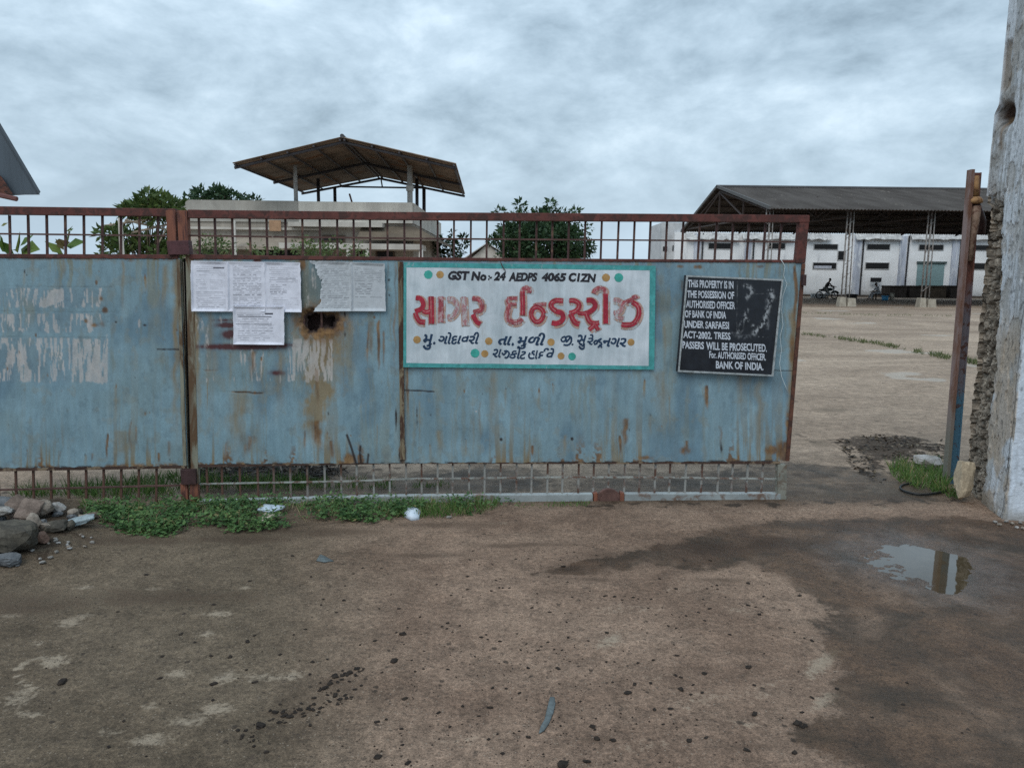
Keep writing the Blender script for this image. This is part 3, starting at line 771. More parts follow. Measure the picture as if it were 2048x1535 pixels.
# right leaf
rail('top_rail', [(377, 419.5), (560, 422), (900, 425), (1340, 428), (1617, 430.5)], [(377, 436), (560, 438), (900, 441), (1340, 443.5), (1617, 445)], -0.032, 0.050, M_rail, gr_)
rail('middle_rail', [(380, 508.5), (560, 511), (900, 515), (1340, 518.5), (1602, 519.5)], [(380, 518), (560, 519), (900, 521.5), (1340, 524), (1602, 525)], -0.032, 0.042, M_rail, gr_)
rail('lower_rail', [(392, 928.5), (800, 921.5), (1560, 922.5)], [(392, 934), (800, 927), (1560, 927.5)], -0.034, 0.036, M_lowedge, gr_, 0.001)
rail('bottom_rail', [(398, 1001), (570, 996), (800, 990.5), (1185, 987)], [(398, 1015), (570, 1011), (800, 1006.5), (1185, 1003.5)], -0.040, 0.055, M_lowrail, gr_)
rail('bottom_rail', [(1248, 986.5), (1560, 986)], [(1248, 1003), (1560, 1002.5)], -0.040, 0.055, M_lowrail, gr_)
rail('cross_bar', [(376, 469), (500, 471), (880, 475.5), (1340, 479), (1600, 482.5)], [(376, 472.5), (500, 474.5), (880, 479), (1340, 482), (1600, 485.5)], -0.020, 0.008, M_bar, gr_, 0)
rail('cross_bar', [(396, 967), (700, 961.5), (815, 957), (1120, 953.5), (1300, 953.5), (1560, 957)], [(396, 970), (700, 964.5), (815, 960), (1120, 956.5), (1300, 956.5), (1560, 960)], -0.020, 0.008, M_barlow, gr_, 0)
TOPX = [395, 427, 462, 497, 531, 569, 603, 638, 673, 706, 739, 774, 808, 841, 875, 908, 942, 974, 1008, 1040, 1074, 1106, 1139, 1172, 1205, 1239, 1271, 1303, 1336, 1369, 1402, 1436, 1469, 1501, 1534, 1566]
BOTX = [413, 443, 479, 515, 547, 580, 614, 649, 682, 713, 747, 779, 812, 843, 875, 905, 938, 969, 1001, 1033, 1063, 1095, 1125, 1157, 1187, 1217, 1249, 1279, 1310, 1339, 1371, 1403, 1436, 1464, 1494, 1524]
for a, b in zip(TOPX, BOTX):
    yt = 436 + (a - 380) / 1240 * 10
    MB().gbox(GP(a, yt), GP(b, 995), 0.0125, 0.0125, -0.031).build('bar', mb_.m, gr_)
rail('gap_shade', [(363.5, 516), (371, 516)], [(376.5, 966), (383, 966)], -0.034, 0.004, simple('painted gap shade', (0.012, 0.010, 0.010), 0.9, 0.2), gr_, 0)  # near-black strip, paints the shade in the gap between the leaves
rail('stile', [(371.5, 510), (387, 510)], [(383, 966), (397.5, 966)], -0.030, 0.036, M_stile, gr_, 0.001)
rail('sleeve', [(357, 421), (376, 421)], [(360, 494), (379, 494)], -0.034, 0.058, M_sleeve, gr_, 0.002)
rail('collar', [(336, 482), (380, 481)], [(340, 510), (383, 509)], -0.036, 0.068, simple('maroon collar', (0.075, 0.028, 0.032), 0.6, 0.4, 20, 0.002), gr_, 0.003)
rail('lock_plate', [(363, 937), (394, 936)], [(365, 967), (395, 966)], -0.034, 0.060, M_lockplate, gr_, 0.003)
rail('foot', [(379.5, 966), (396, 966)], [(382, 1004), (398.5, 1004)], -0.03, 0.038, M_sleeve, gr_, 0.001)
rail('stile', [(1597.5, 445.5), (1616, 445.5)], [(1590, 526), (1609, 526)], -0.034, 0.050, M_rail, gr_, 0.003)
rail('edge_strip', [(1602.5, 527), (1609.5, 527)], [(1570, 921), (1577.5, 921)], -0.034, 0.046, simple('rust eaten edge', (0.11, 0.045, 0.028), 0.8, 0.4, 12, 0.002, col2=(0.05, 0.025, 0.02)), gr_, 0.001)
rail('foot', [(1555, 928), (1572.5, 928)], [(1553, 1004), (1571, 1004)], -0.036, 0.050, simple('grey green foot paint', (0.20, 0.20, 0.17), 0.8, 0.25, 14, 0.001, col2=(0.13, 0.10, 0.075)), gr_, 0.002)
rail('joint_strip', [(796, 523), (806, 523)], [(801, 918), (810, 918)], 0.010, 0.004, simple('stained joint strip', (0.19, 0.155, 0.10), 0.75, 0.3, 9, 0.002, col2=(0.060, 0.028, 0.017), thr=(0.42, 0.52), stretch=(1, 1, 0.25)), gr_, 0)
latch = MB(); latch.gquad([(1601, 549), (1608, 549), (1607, 571), (1600, 571)], 0.012, 0.03); latch.build('latch', M_lockplate, gr_, bevel=0.003)
lb = MB(); lb.gquad([(596, 612), (690, 614), (688, 684), (598, 683)], -0.12, 0.012); lb.gquad([(596, 612), (603, 612), (605, 683), (598, 683)], -0.107, 0.085); lb.gquad([(683, 614), (690, 614), (688, 684), (681, 684)], -0.107, 0.085); lb.gquad([(603, 613), (683, 614), (683, 620), (603, 619)], -0.107, 0.085); lb.gquad([(605, 677), (681, 678), (681, 684), (605, 683)], -0.107, 0.085); lb.build('dark_hole_box', simple('near black hole box', (0.030, 0.016, 0.014), 0.9, 0.4, 20), gr_)  # dark box added behind the worn hole so the opening reads black
whl = MB(); cW = GP(1217, 1001); k = 22; R = 0.088
ringf = [cW + Vector(GT) * (R * math.cos(2 * math.pi * i / k)) + Vector((0, 0, R * math.sin(2 * math.pi * i / k))) for i in range(k)]
whl.prism([p - Vector(GN) * 0.02 for p in ringf], [p + Vector(GN) * 0.012 for p in ringf])
ri = [cW + (p - cW) * 0.72 for p in ringf]; whl.prism([p + Vector(GN) * 0.012 for p in ri], [p + Vector(GN) * 0.020 for p in ri])
whl.build('wheel', simple('rusty wheel', (0.105, 0.055, 0.045), 0.75, 0.4, 14, 0.003), gr_, bevel=0.003)
wb = MB(); wb.gquad([(1186, 985), (1194, 983), (1195, 1004), (1187, 1004)], -0.04, 0.058); wb.build('wheel_fork', M_sleeve, gr_, bevel=0.002)
wb = MB(); wb.gquad([(1240, 983), (1248, 985), (1247, 1004), (1239, 1004)], -0.04, 0.058)
wb.build('wheel_fork', M_sleeve, gr_, bevel=0.002)
# ------------------------------------------------------------------ writing helpers
SIGN_OFF = 0.022


def catmull(pts, per=7):
    pts = [np.array(p, float) for p in pts]
    if len(pts) == 2: return [pts[0] * (1 - t) + pts[1] * t for t in np.linspace(0, 1, 4)]
    P = [2 * pts[0] - pts[1]] + pts + [2 * pts[-1] - pts[-2]]; o = []
    for i in range(1, len(P) - 2):
        for t in np.linspace(0, 1, per, endpoint=False):
            a, b, c, d = P[i - 1], P[i], P[i + 1], P[i + 2]
            o.append(0.5 * (2 * b + (c - a) * t + (2 * a - 5 * b + 4 * c - d) * t * t + (3 * b - a - 3 * c + d) * t ** 3))
    o.append(pts[-1]); return o


def ribbon(mb, pts, w, off, dz=0.00001, shift=(0, 0), taper=False):
    """a brush stroke in photo-measured sign coordinates"""
    q = catmull(pts); m = len(q); L = []; R = []
    for i, p in enumerate(q):
        d = q[min(i + 1, m - 1)] - q[max(i - 1, 0)]; d = d / (np.hypot(*d) + 1e-9); nn = np.array([-d[1], d[0]])
        ww = w / 2 * (1.0 if not taper else (0.55 + 0.45 * math.sin(math.pi * (0.15 + 0.7 * i / (m - 1)))))
        p = p + np.array(shift)
        L.append(GP(*(p + nn * ww), off + dz * i)); R.append(GP(*(p - nn * ww), off + dz * i))
    n = len(mb.v); mb.v += [v for pr in zip(L, R) for v in pr]
    for i in range(m - 1): mb.f.append((n + 2 * i, n + 2 * i + 1, n + 2 * i + 3, n + 2 * i + 2))


def disc(mb, cx, cy, rx, ry, off):
    n = len(mb.v); k = 18
    mb.v += [GP(cx, cy, off)] + [GP(cx + rx * math.cos(2 * math.pi * i / k) * (1 + 0.05 * math.sin(3 * i)), cy + ry * math.sin(2 * math.pi * i / k), off) for i in range(k)]
    mb.f += [(n, n + 1 + i, n + 1 + (i + 1) % k) for i in range(k)]


def text_poly(s, x0, y0, x1, y1, h, mapper, shear=0.0, bold=0.02, mb=None, cap=None):
    """letters set along the line (x0,y0)-(x1,y1) of baselines, h high, through mapper(px,py)"""
    cu = bpy.data.curves.new('lettering', 'FONT'); cu.body = s; cu.size = 1.0; cu.shear = shear; cu.offset = bold; cu.resolution_u = 3
    ob = bpy.data.objects.new('lettering', cu); COL.objects.link(ob)
    dg = bpy.context.evaluated_depsgraph_get(); me = bpy.data.meshes.new_from_object(ob.evaluated_get(dg))
    v = np.zeros(len(me.vertices) * 3, np.float32); me.vertices.foreach_get('co', v); v = v.reshape(-1, 3)
    fs = [tuple(p.vertices) for p in me.polygons]
    bpy.data.objects.remove(ob); bpy.data.curves.remove(cu); bpy.data.meshes.remove(me)
    hj = (sum(map(ord, s)) % 97) * 1.3
    v[:, 1] += 0.055 * (vn(v[:, 0] * 1.1 + hj, v[:, 1] * 0.8, 160) - 0.5) * (ch0 := max(v[:, 1].max(), 0.3)) + 0.03 * (vn(v[:, 0] * 4 + hj, v[:, 1] * 4, 161) - 0.5)
    v[:, 0] += 0.06 * (vn(v[:, 0] * 2.5, v[:, 1] * 2.5 + hj, 162) - 0.5)
    sx = (v[:, 0] - v[:, 0].min()) / (v[:, 0].max() - v[:, 0].min()); ch = cap or v[:, 1].max()
    sy = v[:, 1] / ch
    n = len(mb.v)
    for a, b in zip(sx, sy): mb.v.append(mapper(x0 + (x1 - x0) * a, y0 + (y1 - y0) * a - h * b))
    mb.f += [tuple(n + i for i in f) for f in fs]


def worn(name, col, rough=0.6, chip=(0.55, 0.6), chipcol=(0.50, 0.53, 0.55), scale=45, var=0.25):
    m = Mat(name, rough, 0, 0.35)
    c = m.mix(1.0, col, m.grey(m.noise(30, 4, 0.6), 1 - var, 1 + var), 'MULTIPLY')
    c = m.mix(m.step(m.noise(scale, 6, 0.7, 0.3, vec=m.pos((1, 1, 0.5))), *chip), c, chipcol)
    m.set('Base Color', c); return m.m


# ------------------------------------------------------------------ painted banner
ms = Mat('grimy banner white', 0.5, 0, 0.35)
sc_ = ms.mix(ms.step(ms.noise(3.5, 6, 0.6, 0.3), 0.36, 0.66), (0.60, 0.655, 0.70), (0.43, 0.495, 0.535))
sc_ = ms.mix(1.0, sc_, ms.grey(ms.noise(22, 5, 0.65, vec=ms.pos((1, 1, 0.12))), 0.84, 1.12), 'MULTIPLY')
sc_ = ms.mix(ms.math('MULTIPLY', ms.step(ms.noise(14, 6, 0.7, vec=ms.pos((1, 1, 0.1))), 0.60, 0.76), 0.55), sc_, (0.25, 0.235, 0.20))
ms.set('Base Color', sc_); ms.bump(ms.noise(9, 4, 0.6), 0.25, 0.006)
sb = thing('sign_banner', 'long white banner with teal border and red lettering on the blue gate', 'sign', GP(1058, 740))
bc = [(807.5, 524.5), (1311.5, 531.5), (1308.5, 739), (806.5, 734)]
nx, ny = 120, 44
s, t = np.meshgrid(np.linspace(0, 1, nx), np.linspace(0, 1, ny)); s = s.ravel(); t = t.ravel()
X = (bc[0][0] * (1 - s) + bc[1][0] * s) * (1 - t) + (bc[3][0] * (1 - s) + bc[2][0] * s) * t
Y = (bc[0][1] * (1 - s) + bc[1][1] * s) * (1 - t) + (bc[3][1] * (1 - s) + bc[2][1] * s) * t
Vf = on_gate(X, Y, SIGN_OFF - 0.001); Vb = on_gate(X, Y, SIGN_OFF - 0.004)
Ff = grid_faces(nx, ny); Fb = Ff[:, ::-1] + nx * ny
bi = np.concatenate([np.arange(nx), np.arange(1, ny) * nx + nx - 1, (ny - 1) * nx + np.arange(nx - 2, -1, -1), np.arange(ny - 2, 0, -1) * nx])
bj = np.roll(bi, -1); Fs = np.stack([bi, bi + nx * ny, bj + nx * ny, bj], 1)
big_mesh('board', np.concatenate([Vf, Vb]), np.concatenate([Ff, Fb, Fs]), ms.m, sb, smooth=False)
M_teal = worn('teal border paint', (0.062, 0.30, 0.30), 0.55, (0.60, 0.68), (0.22, 0.36, 0.38), 30)
M_tealdot = worn('teal dot paint', (0.045, 0.33, 0.28), 0.55, (0.66, 0.7), (0.2, 0.36, 0.36), 40)
M_ochre = worn('ochre dot paint', (0.40, 0.235, 0.085), 0.6, (0.62, 0.7), (0.40, 0.33, 0.24), 40)
inn = [(813, 534), (1299.5, 541), (1297.5, 731), (812.5, 725.5)]
bo = MB()
for i in range(4):
    j = (i + 1) % 4; m_ = 14
    for k_ in range(m_):
        a, b = k_ / m_, (k_ + 1) / m_
        f = lambda c, d, u: (c[0] + (d[0] - c[0]) * u, c[1] + (d[1] - c[1]) * u)
        jg = lambda u, q: (q[0], q[1] + 1.2 * (float(vn(np.array([u * 9 + i * 7]), np.array([0.0]), 90)[0]) - 0.5))
        bo.quad(*[GP(*p, SIGN_OFF) for p in (f(bc[i], bc[j], a), f(bc[i], bc[j], b), jg(b, f(inn[i], inn[j], b)), jg(a, f(inn[i], inn[j], a)))])
bo.build('border', M_teal, sb)
for cx, cy, r, mt in [(856.5, 549, 8.5, M_tealdot), (880, 549, 7.5, M_ochre), (1212, 555, 8, M_ochre), (1237.5, 555, 8.8, M_tealdot),
                      (834, 679, 7.5, M_ochre), (977.5, 682, 7.5, M_ochre), (1102, 684, 7.3, M_ochre), (1262, 684, 7, M_ochre),
                      (950, 706, 8.8, M_tealdot), (969.5, 707, 7.2, M_ochre), (1122, 711.5, 7, M_ochre), (1144, 712.5, 7.6, M_tealdot)]:
    d_ = MB(); disc(d_, cx, cy, r, r, SIGN_OFF + 0.0004); d_.build('dot', mt, sb)
gm = lambda dx: (lambda x, y: GP(x, y, SIGN_OFF + dx))
M_black = worn('black sign paint', (0.018, 0.017, 0.024), 0.5, (0.66, 0.72), (0.25, 0.27, 0.29), 60)
M_navy = worn('navy sign paint', (0.012, 0.038, 0.085), 0.5, (0.68, 0.74), (0.2, 0.26, 0.3), 60)
for tx, x0, x1, y0, y1, h in [('GST No', 896, 973, 558.5, 560, 17.5), (':-', 976, 984, 559, 559, 9), ('24', 987.5, 1012, 559.5, 560, 17), ('AEDPS', 1017, 1075, 560.5, 561.5, 16.5), ('4065', 1083, 1133, 561, 562, 16.5), ('C1ZN', 1137, 1192.5, 562, 563.5, 17)]:
    tm = MB(); text_poly(tx, x0, y0, x1, y1, h, gm(0.0006), 0.18, 0.055, tm); tm.build('registration_lettering', M_black, sb)
tm = MB(); text_poly('મુ', 845, 689, 866, 689, 19, gm(0.0006), 0.3, 0.03, tm, cap=0.55); tm.build('address_lettering', M_navy, sb)
tm = MB(); text_poly('.', 866, 687, 871, 687, 4, gm(0.0006), 0.2, 0.06, tm); tm.build('address_lettering', M_navy, sb)
tm = MB(); text_poly('ગોદાવરી', 876, 687, 958, 687.5, 24, gm(0.0006), 0.3, 0.03, tm); tm.build('address_lettering', M_navy, sb)
tm = MB(); text_poly('તા', 996, 689.5, 1024, 689.5, 18, gm(0.0006), 0.3, 0.035, tm); tm.build('address_lettering', M_navy, sb)
tm = MB(); text_poly('.', 1023, 689.5, 1028, 689.5, 4.5, gm(0.0006), 0.2, 0.06, tm); tm.build('address_lettering', M_navy, sb)
tm = MB(); text_poly('મુળી', 1034, 690, 1090.5, 690, 25, gm(0.0006), 0.3, 0.03, tm); tm.build('address_lettering', M_navy, sb)
tm = MB(); text_poly('સુ', 1154, 689, 1173, 690, 18, gm(0.0006), 0.3, 0.03, tm, cap=0.55); tm.build('address_lettering', M_navy, sb)
tm = MB(); text_poly('રે', 1174, 688.5, 1187, 689, 21, gm(0.0006), 0.3, 0.03, tm); tm.build('address_lettering', M_navy, sb)
tm = MB(); text_poly('નગર', 1206, 692, 1253, 693, 17.5, gm(0.0006), 0.3, 0.03, tm); tm.build('address_lettering', M_navy, sb)
tm = MB(); text_poly('રા', 985, 714, 1003, 714.5, 17, gm(0.0006), 0.3, 0.03, tm); tm.build('address_lettering', M_navy, sb)
tm = MB(); text_poly('કોટ', 1018, 716, 1052, 717, 23, gm(0.0006), 0.3, 0.03, tm); tm.build('address_lettering', M_navy, sb)
tm = MB(); text_poly('હા', 1056, 717, 1076, 717, 17, gm(0.0006), 0.3, 0.03, tm); tm.build('address_lettering', M_navy, sb)
tm = MB(); text_poly('ઈવે', 1076, 718, 1108.5, 718.5, 23, gm(0.0006), 0.3, 0.03, tm); tm.build('address_lettering', M_navy, sb)
jo = SIGN_OFF + 0.0006
# letters that join: ji, ndra, ja
for pts in [[(1122, 677), (1124, 682), (1129, 682), (1132, 677)], [(1123, 676), (1129, 673), (1132, 677), (1133, 683), (1137, 679), (1141, 674)], [(1132, 674), (1137, 672), (1142, 674), (1143, 680), (1140, 687), (1134, 690), (1127, 689)], [(1144, 690), (1146, 687)],
            [(1187, 686), (1191, 681), (1195, 682), (1193, 687), (1188, 688)], [(1194, 682), (1202, 677)], [(1203, 676), (1198, 682), (1202, 685), (1203, 689), (1198, 690)], [(1200, 690), (1196, 695)], [(1200, 690), (1204, 695)],
            [(1004, 705), (1007, 709), (1011, 706)], [(1011, 706), (1014, 702), (1018, 705), (1017, 711), (1013, 715), (1009, 714)], [(1008, 702), (1014, 701)]]:
    tj = MB(); ribbon(tj, pts, 3.4, jo, 0.00002); jo += 0.00008; tj.build('letter_stroke', M_navy, sb)


# the big red name, stroke by stroke
A = lambda L: [(810 + x / 8.192, 560 + y / 8.192) for x, y in L]
B = lambda L: [(1000 + x / 12.8, 560 + y / 12.8) for x, y in L]
Cc = lambda L: [(1120 + x / 11.378, 560 + y / 11.378) for x, y in L]
S = [  # strokes, width, strength of the remaining red (0 faded .. 2 full)
    (A([(175, 290), (255, 305), (300, 390), (265, 470), (165, 515)]), 8.5, 2), (A([(165, 530), (200, 620), (250, 680), (325, 690)]), 9, 2), (A([(290, 500), (350, 525), (420, 500)]), 8, 2), (A([(428, 265), (432, 480), (438, 715)]), 10, 2),
    (A([(588, 265), (590, 480), (588, 690)]), 9.5, 1),
    (A([(690, 305), (790, 325), (855, 420), (835, 520), (760, 600), (690, 600)]), 7.5, 0), (A([(960, 270), (970, 480), (985, 745)]), 9.5, 0),
    (A([(1100, 300), (1200, 315), (1262, 400), (1240, 490), (1120, 530)]), 8.5, 1), (A([(1110, 560), (1165, 670), (1235, 720)]), 8.5, 2),
    (B([(440, 465), (300, 465), (180, 475)]), 6, 1), (B([(185, 480), (190, 560), (230, 610), (420, 610)]), 6.5, 1), (B([(235, 620), (215, 740), (185, 880), (215, 1010), (340, 1080), (480, 1060), (565, 980)]), 9, 1), (B([(580, 900), (585, 640), (578, 420), (580, 290)]), 9, 2), (B([(578, 300), (610, 215), (690, 200), (755, 245), (750, 330)]), 7.5, 1),
    (B([(1130, 860), (1080, 760), (970, 690), (850, 730), (800, 870), (860, 1020), (960, 1070), (1060, 1010), (1120, 870)]), 8, 2), (B([(860, 660), (980, 620), (1180, 620)]), 6, 1),
    (B([(1610, 530), (1420, 525), (1310, 610), (1340, 720), (1440, 800)]), 9, 2), (B([(1430, 800), (1570, 840), (1620, 950), (1560, 1060), (1430, 1110), (1320, 1090)]), 9, 2),
    (Cc([(210, 465), (330, 470), (430, 540), (420, 640), (330, 720), (215, 750)]), 8.5, 2), (Cc([(235, 760), (290, 880), (350, 970), (440, 1000)]), 9.5, 2), (Cc([(400, 740), (500, 760), (600, 750)]), 7, 2),
    (Cc([(600, 460), (720, 460), (800, 550), (770, 650), (660, 730), (580, 760)]), 9, 2), (Cc([(600, 770), (640, 880), (700, 960), (800, 985), (890, 970)]), 8.5, 2), (Cc([(790, 1010), (740, 1060), (660, 1130)]), 7.5, 2), (Cc([(800, 1010), (830, 1070), (870, 1140)]), 7.5, 2),
    (Cc([(1040, 990), (1038, 700), (1040, 420), (1035, 310)]), 9, 2), (Cc([(1035, 320), (1010, 220), (900, 180), (800, 230), (770, 300)]), 7.5, 1),
    (Cc([(1215, 450), (1330, 470), (1410, 560), (1390, 680), (1300, 740), (1220, 750)]), 7.5, 0), (Cc([(1400, 580), (1480, 500), (1580, 470), (1670, 420)]), 7.5, 1), (Cc([(1640, 400), (1720, 380), (1745, 420)]), 6.5, 1), (Cc([(1640, 500), (1760, 580), (1800, 720), (1760, 880), (1650, 1000), (1480, 1020), (1400, 1000)]), 9, 2), (Cc([(1250, 800), (1330, 860), (1450, 870)]), 6, 0)]
M_sh = worn('buff letter edging', (0.42, 0.27, 0.22), 0.6, (0.50, 0.60), (0.42, 0.47, 0.49), 40)
M_red = worn('sign red', (0.33, 0.020, 0.040), 0.5, (0.60, 0.70), (0.45, 0.22, 0.22), 55, 0.35)
M_redw = worn('worn sign red', (0.30, 0.06, 0.075), 0.55, (0.47, 0.60), (0.45, 0.30, 0.31), 55, 0.3)
M_redf = worn('faded sign red', (0.36, 0.17, 0.18), 0.6, (0.44, 0.58), (0.45, 0.43, 0.44), 50, 0.25)
M_core = worn('pink letter core', (0.46, 0.14, 0.15), 0.55, (0.45, 0.58), (0.30, 0.05, 0.06), 50)
oz0 = SIGN_OFF + 0.0004
for word in (S[:9], S[9:]):
    for nm_, st_k, mt in (('letter_edging', None, M_sh), ('faded_letter', 0, M_redf), ('worn_letter', 1, M_redw), ('red_letter', 2, M_red), ('letter_core', -1, M_core)):
        oz = oz0 + {None: 0.0, 0: 0.0024, 1: 0.0030, 2: 0.0036, -1: 0.0046}[st_k]
        mm = MB()
        for i, (q, w, st) in enumerate(word):
            if st_k is None: ribbon(mm, q, w + 7.0, oz, 0.000003, (1.2, 1.8))
            elif st_k == -1:
                if st > 0 and i % 4 != 0: ribbon(mm, q, w * 0.26, oz, 0.000003, (-0.6, -0.3))
            elif st == st_k: m1_ = MB(); ribbon(m1_, q, w + 0.6, oz, 0.000003); m1_.build(nm_, mt, sb)
            oz += 0.00006
        if mm.v: mm.build(nm_, mt, sb)
fw = MB(); fw.tube([GP(1001, 523, 0.03), GP(1004, 531, 0.032), GP(1008, 538, 0.03), GP(1011, 541, 0.026)], 0.003, 5); fw.build('tie_wire', M_bar, sb)

# ------------------------------------------------------------------ the black board
mk = Mat('gloss black board', 0.28, 0, 0.5)
kc = mk.attr('paint', True); mk.set('Base Color', mk.mix(1.0, kc, mk.grey(mk.noise(50, 4, 0.6), 0.8, 1.2), 'MULTIPLY'))
mk.set('Roughness', mk.step(mk.noise(12, 5, 0.6), 0.3, 0.7, 0.18, 0.45))
bb = thing('notice_board', 'tilted black board with white lettering and pale frame on the gate', 'sign', GP(1446, 750, 0.03))
Z = lambda x, y: (1320 + x / 5.904, 520 + y / 5.904)
kb = [Z(285, 178), Z(1420, 226), Z(1305, 1362), Z(187, 1308)]
BO = 0.045
body = MB(); body.gquad(kb, 0.012, BO - 0.012); body.build('board', simple('board edge black', (0.015, 0.016, 0.02), 0.5, 0.2), bb, bevel=0.002)
nx, ny = 150, 150
s, t = np.meshgrid(np.linspace(0, 1, nx), np.linspace(0, 1, ny)); s = s.ravel(); t = t.ravel()
bil = lambda k, s, t, i: (k[0][i] * (1 - s) + k[1][i] * s) * (1 - t) + (k[3][i] * (1 - s) + k[2][i] * s) * t
X = bil(kb, s, t, 0); Y = bil(kb, s, t, 1); zx = (X - 1320) * 5.904; zy = (Y - 520) * 5.904
col = np.repeat(np.array([[0.008, 0.011, 0.017]]), len(s), 0) * (0.7 + 0.6 * fbm(zx / 60, zy / 60, 91, 3))[:, None]
P = np.stack([zx, zy], 1); sm = np.zeros(len(s)); nz = fbm(zx / 16, zy / 22, 92, 4)
for pts, w, a in [([(1310, 370), (1335, 430), (1290, 480)], 30, .9), ([(1285, 540), (1255, 640), (1235, 720), (1190, 790), (1110, 865)], 24, .95), ([(1000, 300), (1060, 320), (1090, 370)], 22, .8), ([(1080, 380), (1030, 440)], 26, .7),
                  ([(1030, 590), (1000, 660), (1030, 710)], 18, .8), ([(990, 690), (960, 760), (955, 820), (920, 860)], 20, .8), ([(1100, 770), (1095, 785)], 14, .8), ([(1250, 640), (1275, 740), (1270, 800)], 18, .4),
                  ([(860, 860), (940, 910), (1050, 900)], 22, .25), ([(1160, 905), (1270, 908)], 5, .5), ([(1130, 400), (1260, 395)], 4, .3), ([(915, 250), (905, 820)], 4, .3)]:
    sm = np.maximum(sm, a * np.exp(-(line_d(P, pts) / w) ** 2) * sstep(0.40, 0.62, nz))
col = lerp(col, np.clip(sm, 0, 1), (0.34, 0.36, 0.38))
big_mesh('face', on_gate(X, Y, BO + 0.001), grid_faces(nx, ny), mk.m, bb, color=col)
fr = MB()
def inset(k, d):
    c = np.mean(np.array(k), 0); return [tuple(np.array(p) + (c - np.array(p)) / np.abs(c - np.array(p)) * d) for p in k]
ki = inset(kb, 3.4)
for i in range(4):
    j = (i + 1) % 4
    q = [GP(*kb[i]), GP(*kb[j]), GP(*ki[j]), GP(*ki[i])]; nV = Vector(GN)
    fr.prism([v + nV * (BO - 0.006) for v in q], [v + nV * (BO + 0.006) for v in q])
fr.build('frame', simple('dull aluminium trim', (0.34, 0.37, 0.38), 0.45, 0.2, 20, col2=(0.2, 0.22, 0.22)), bb)
M_wlet = worn('white board lettering', (0.50, 0.54, 0.60), 0.5, (0.58, 0.66), (0.10, 0.11, 0.13), 110)
for tx, x0, y0, x1, y1, h in [('THIS PROPERTY IS IN', 333, 318, 868, 334, 88), ('THE POSSESSION OF', 322, 438, 876, 458, 86), ('AUTHORISED OFFICER', 308, 558, 886, 578, 86), ('OF BANK OF INDIA', 294, 672, 780, 690, 84),
                              ('UNDER SARFAESI', 284, 795, 815, 812, 84), ('ACT-2002. TRESS', 274, 915, 832, 938, 84), ('PASSERS', 264, 1038, 520, 1048, 84), ('WILL BE PROSECUTED.', 545, 1052, 1262, 1080, 90),
                              ('For. AUTHORISED OFFICER.', 582, 1152, 1250, 1182, 80), ('BANK OF INDIA.', 660, 1275, 1222, 1298, 88)]:
    a = Z(x0, y0); b = Z(x1, y1)
    tm = MB(); text_poly(tx, a[0], a[1], b[0], b[1], h / 5.904, lambda x, y: GP(x, y, BO + 0.0022), 0.0, 0.03, tm); tm.build('lettering', M_wlet, bb)

# ------------------------------------------------------------------ bills on the gate
mpap = Mat('printed paper', 0.8, 0, 0.2); mpap.set('Base Color', mpap.mix(1.0, mpap.attr('paint', True), mpap.grey(mpap.noise(30, 4, 0.6), 0.92, 1.06), 'MULTIPLY'))


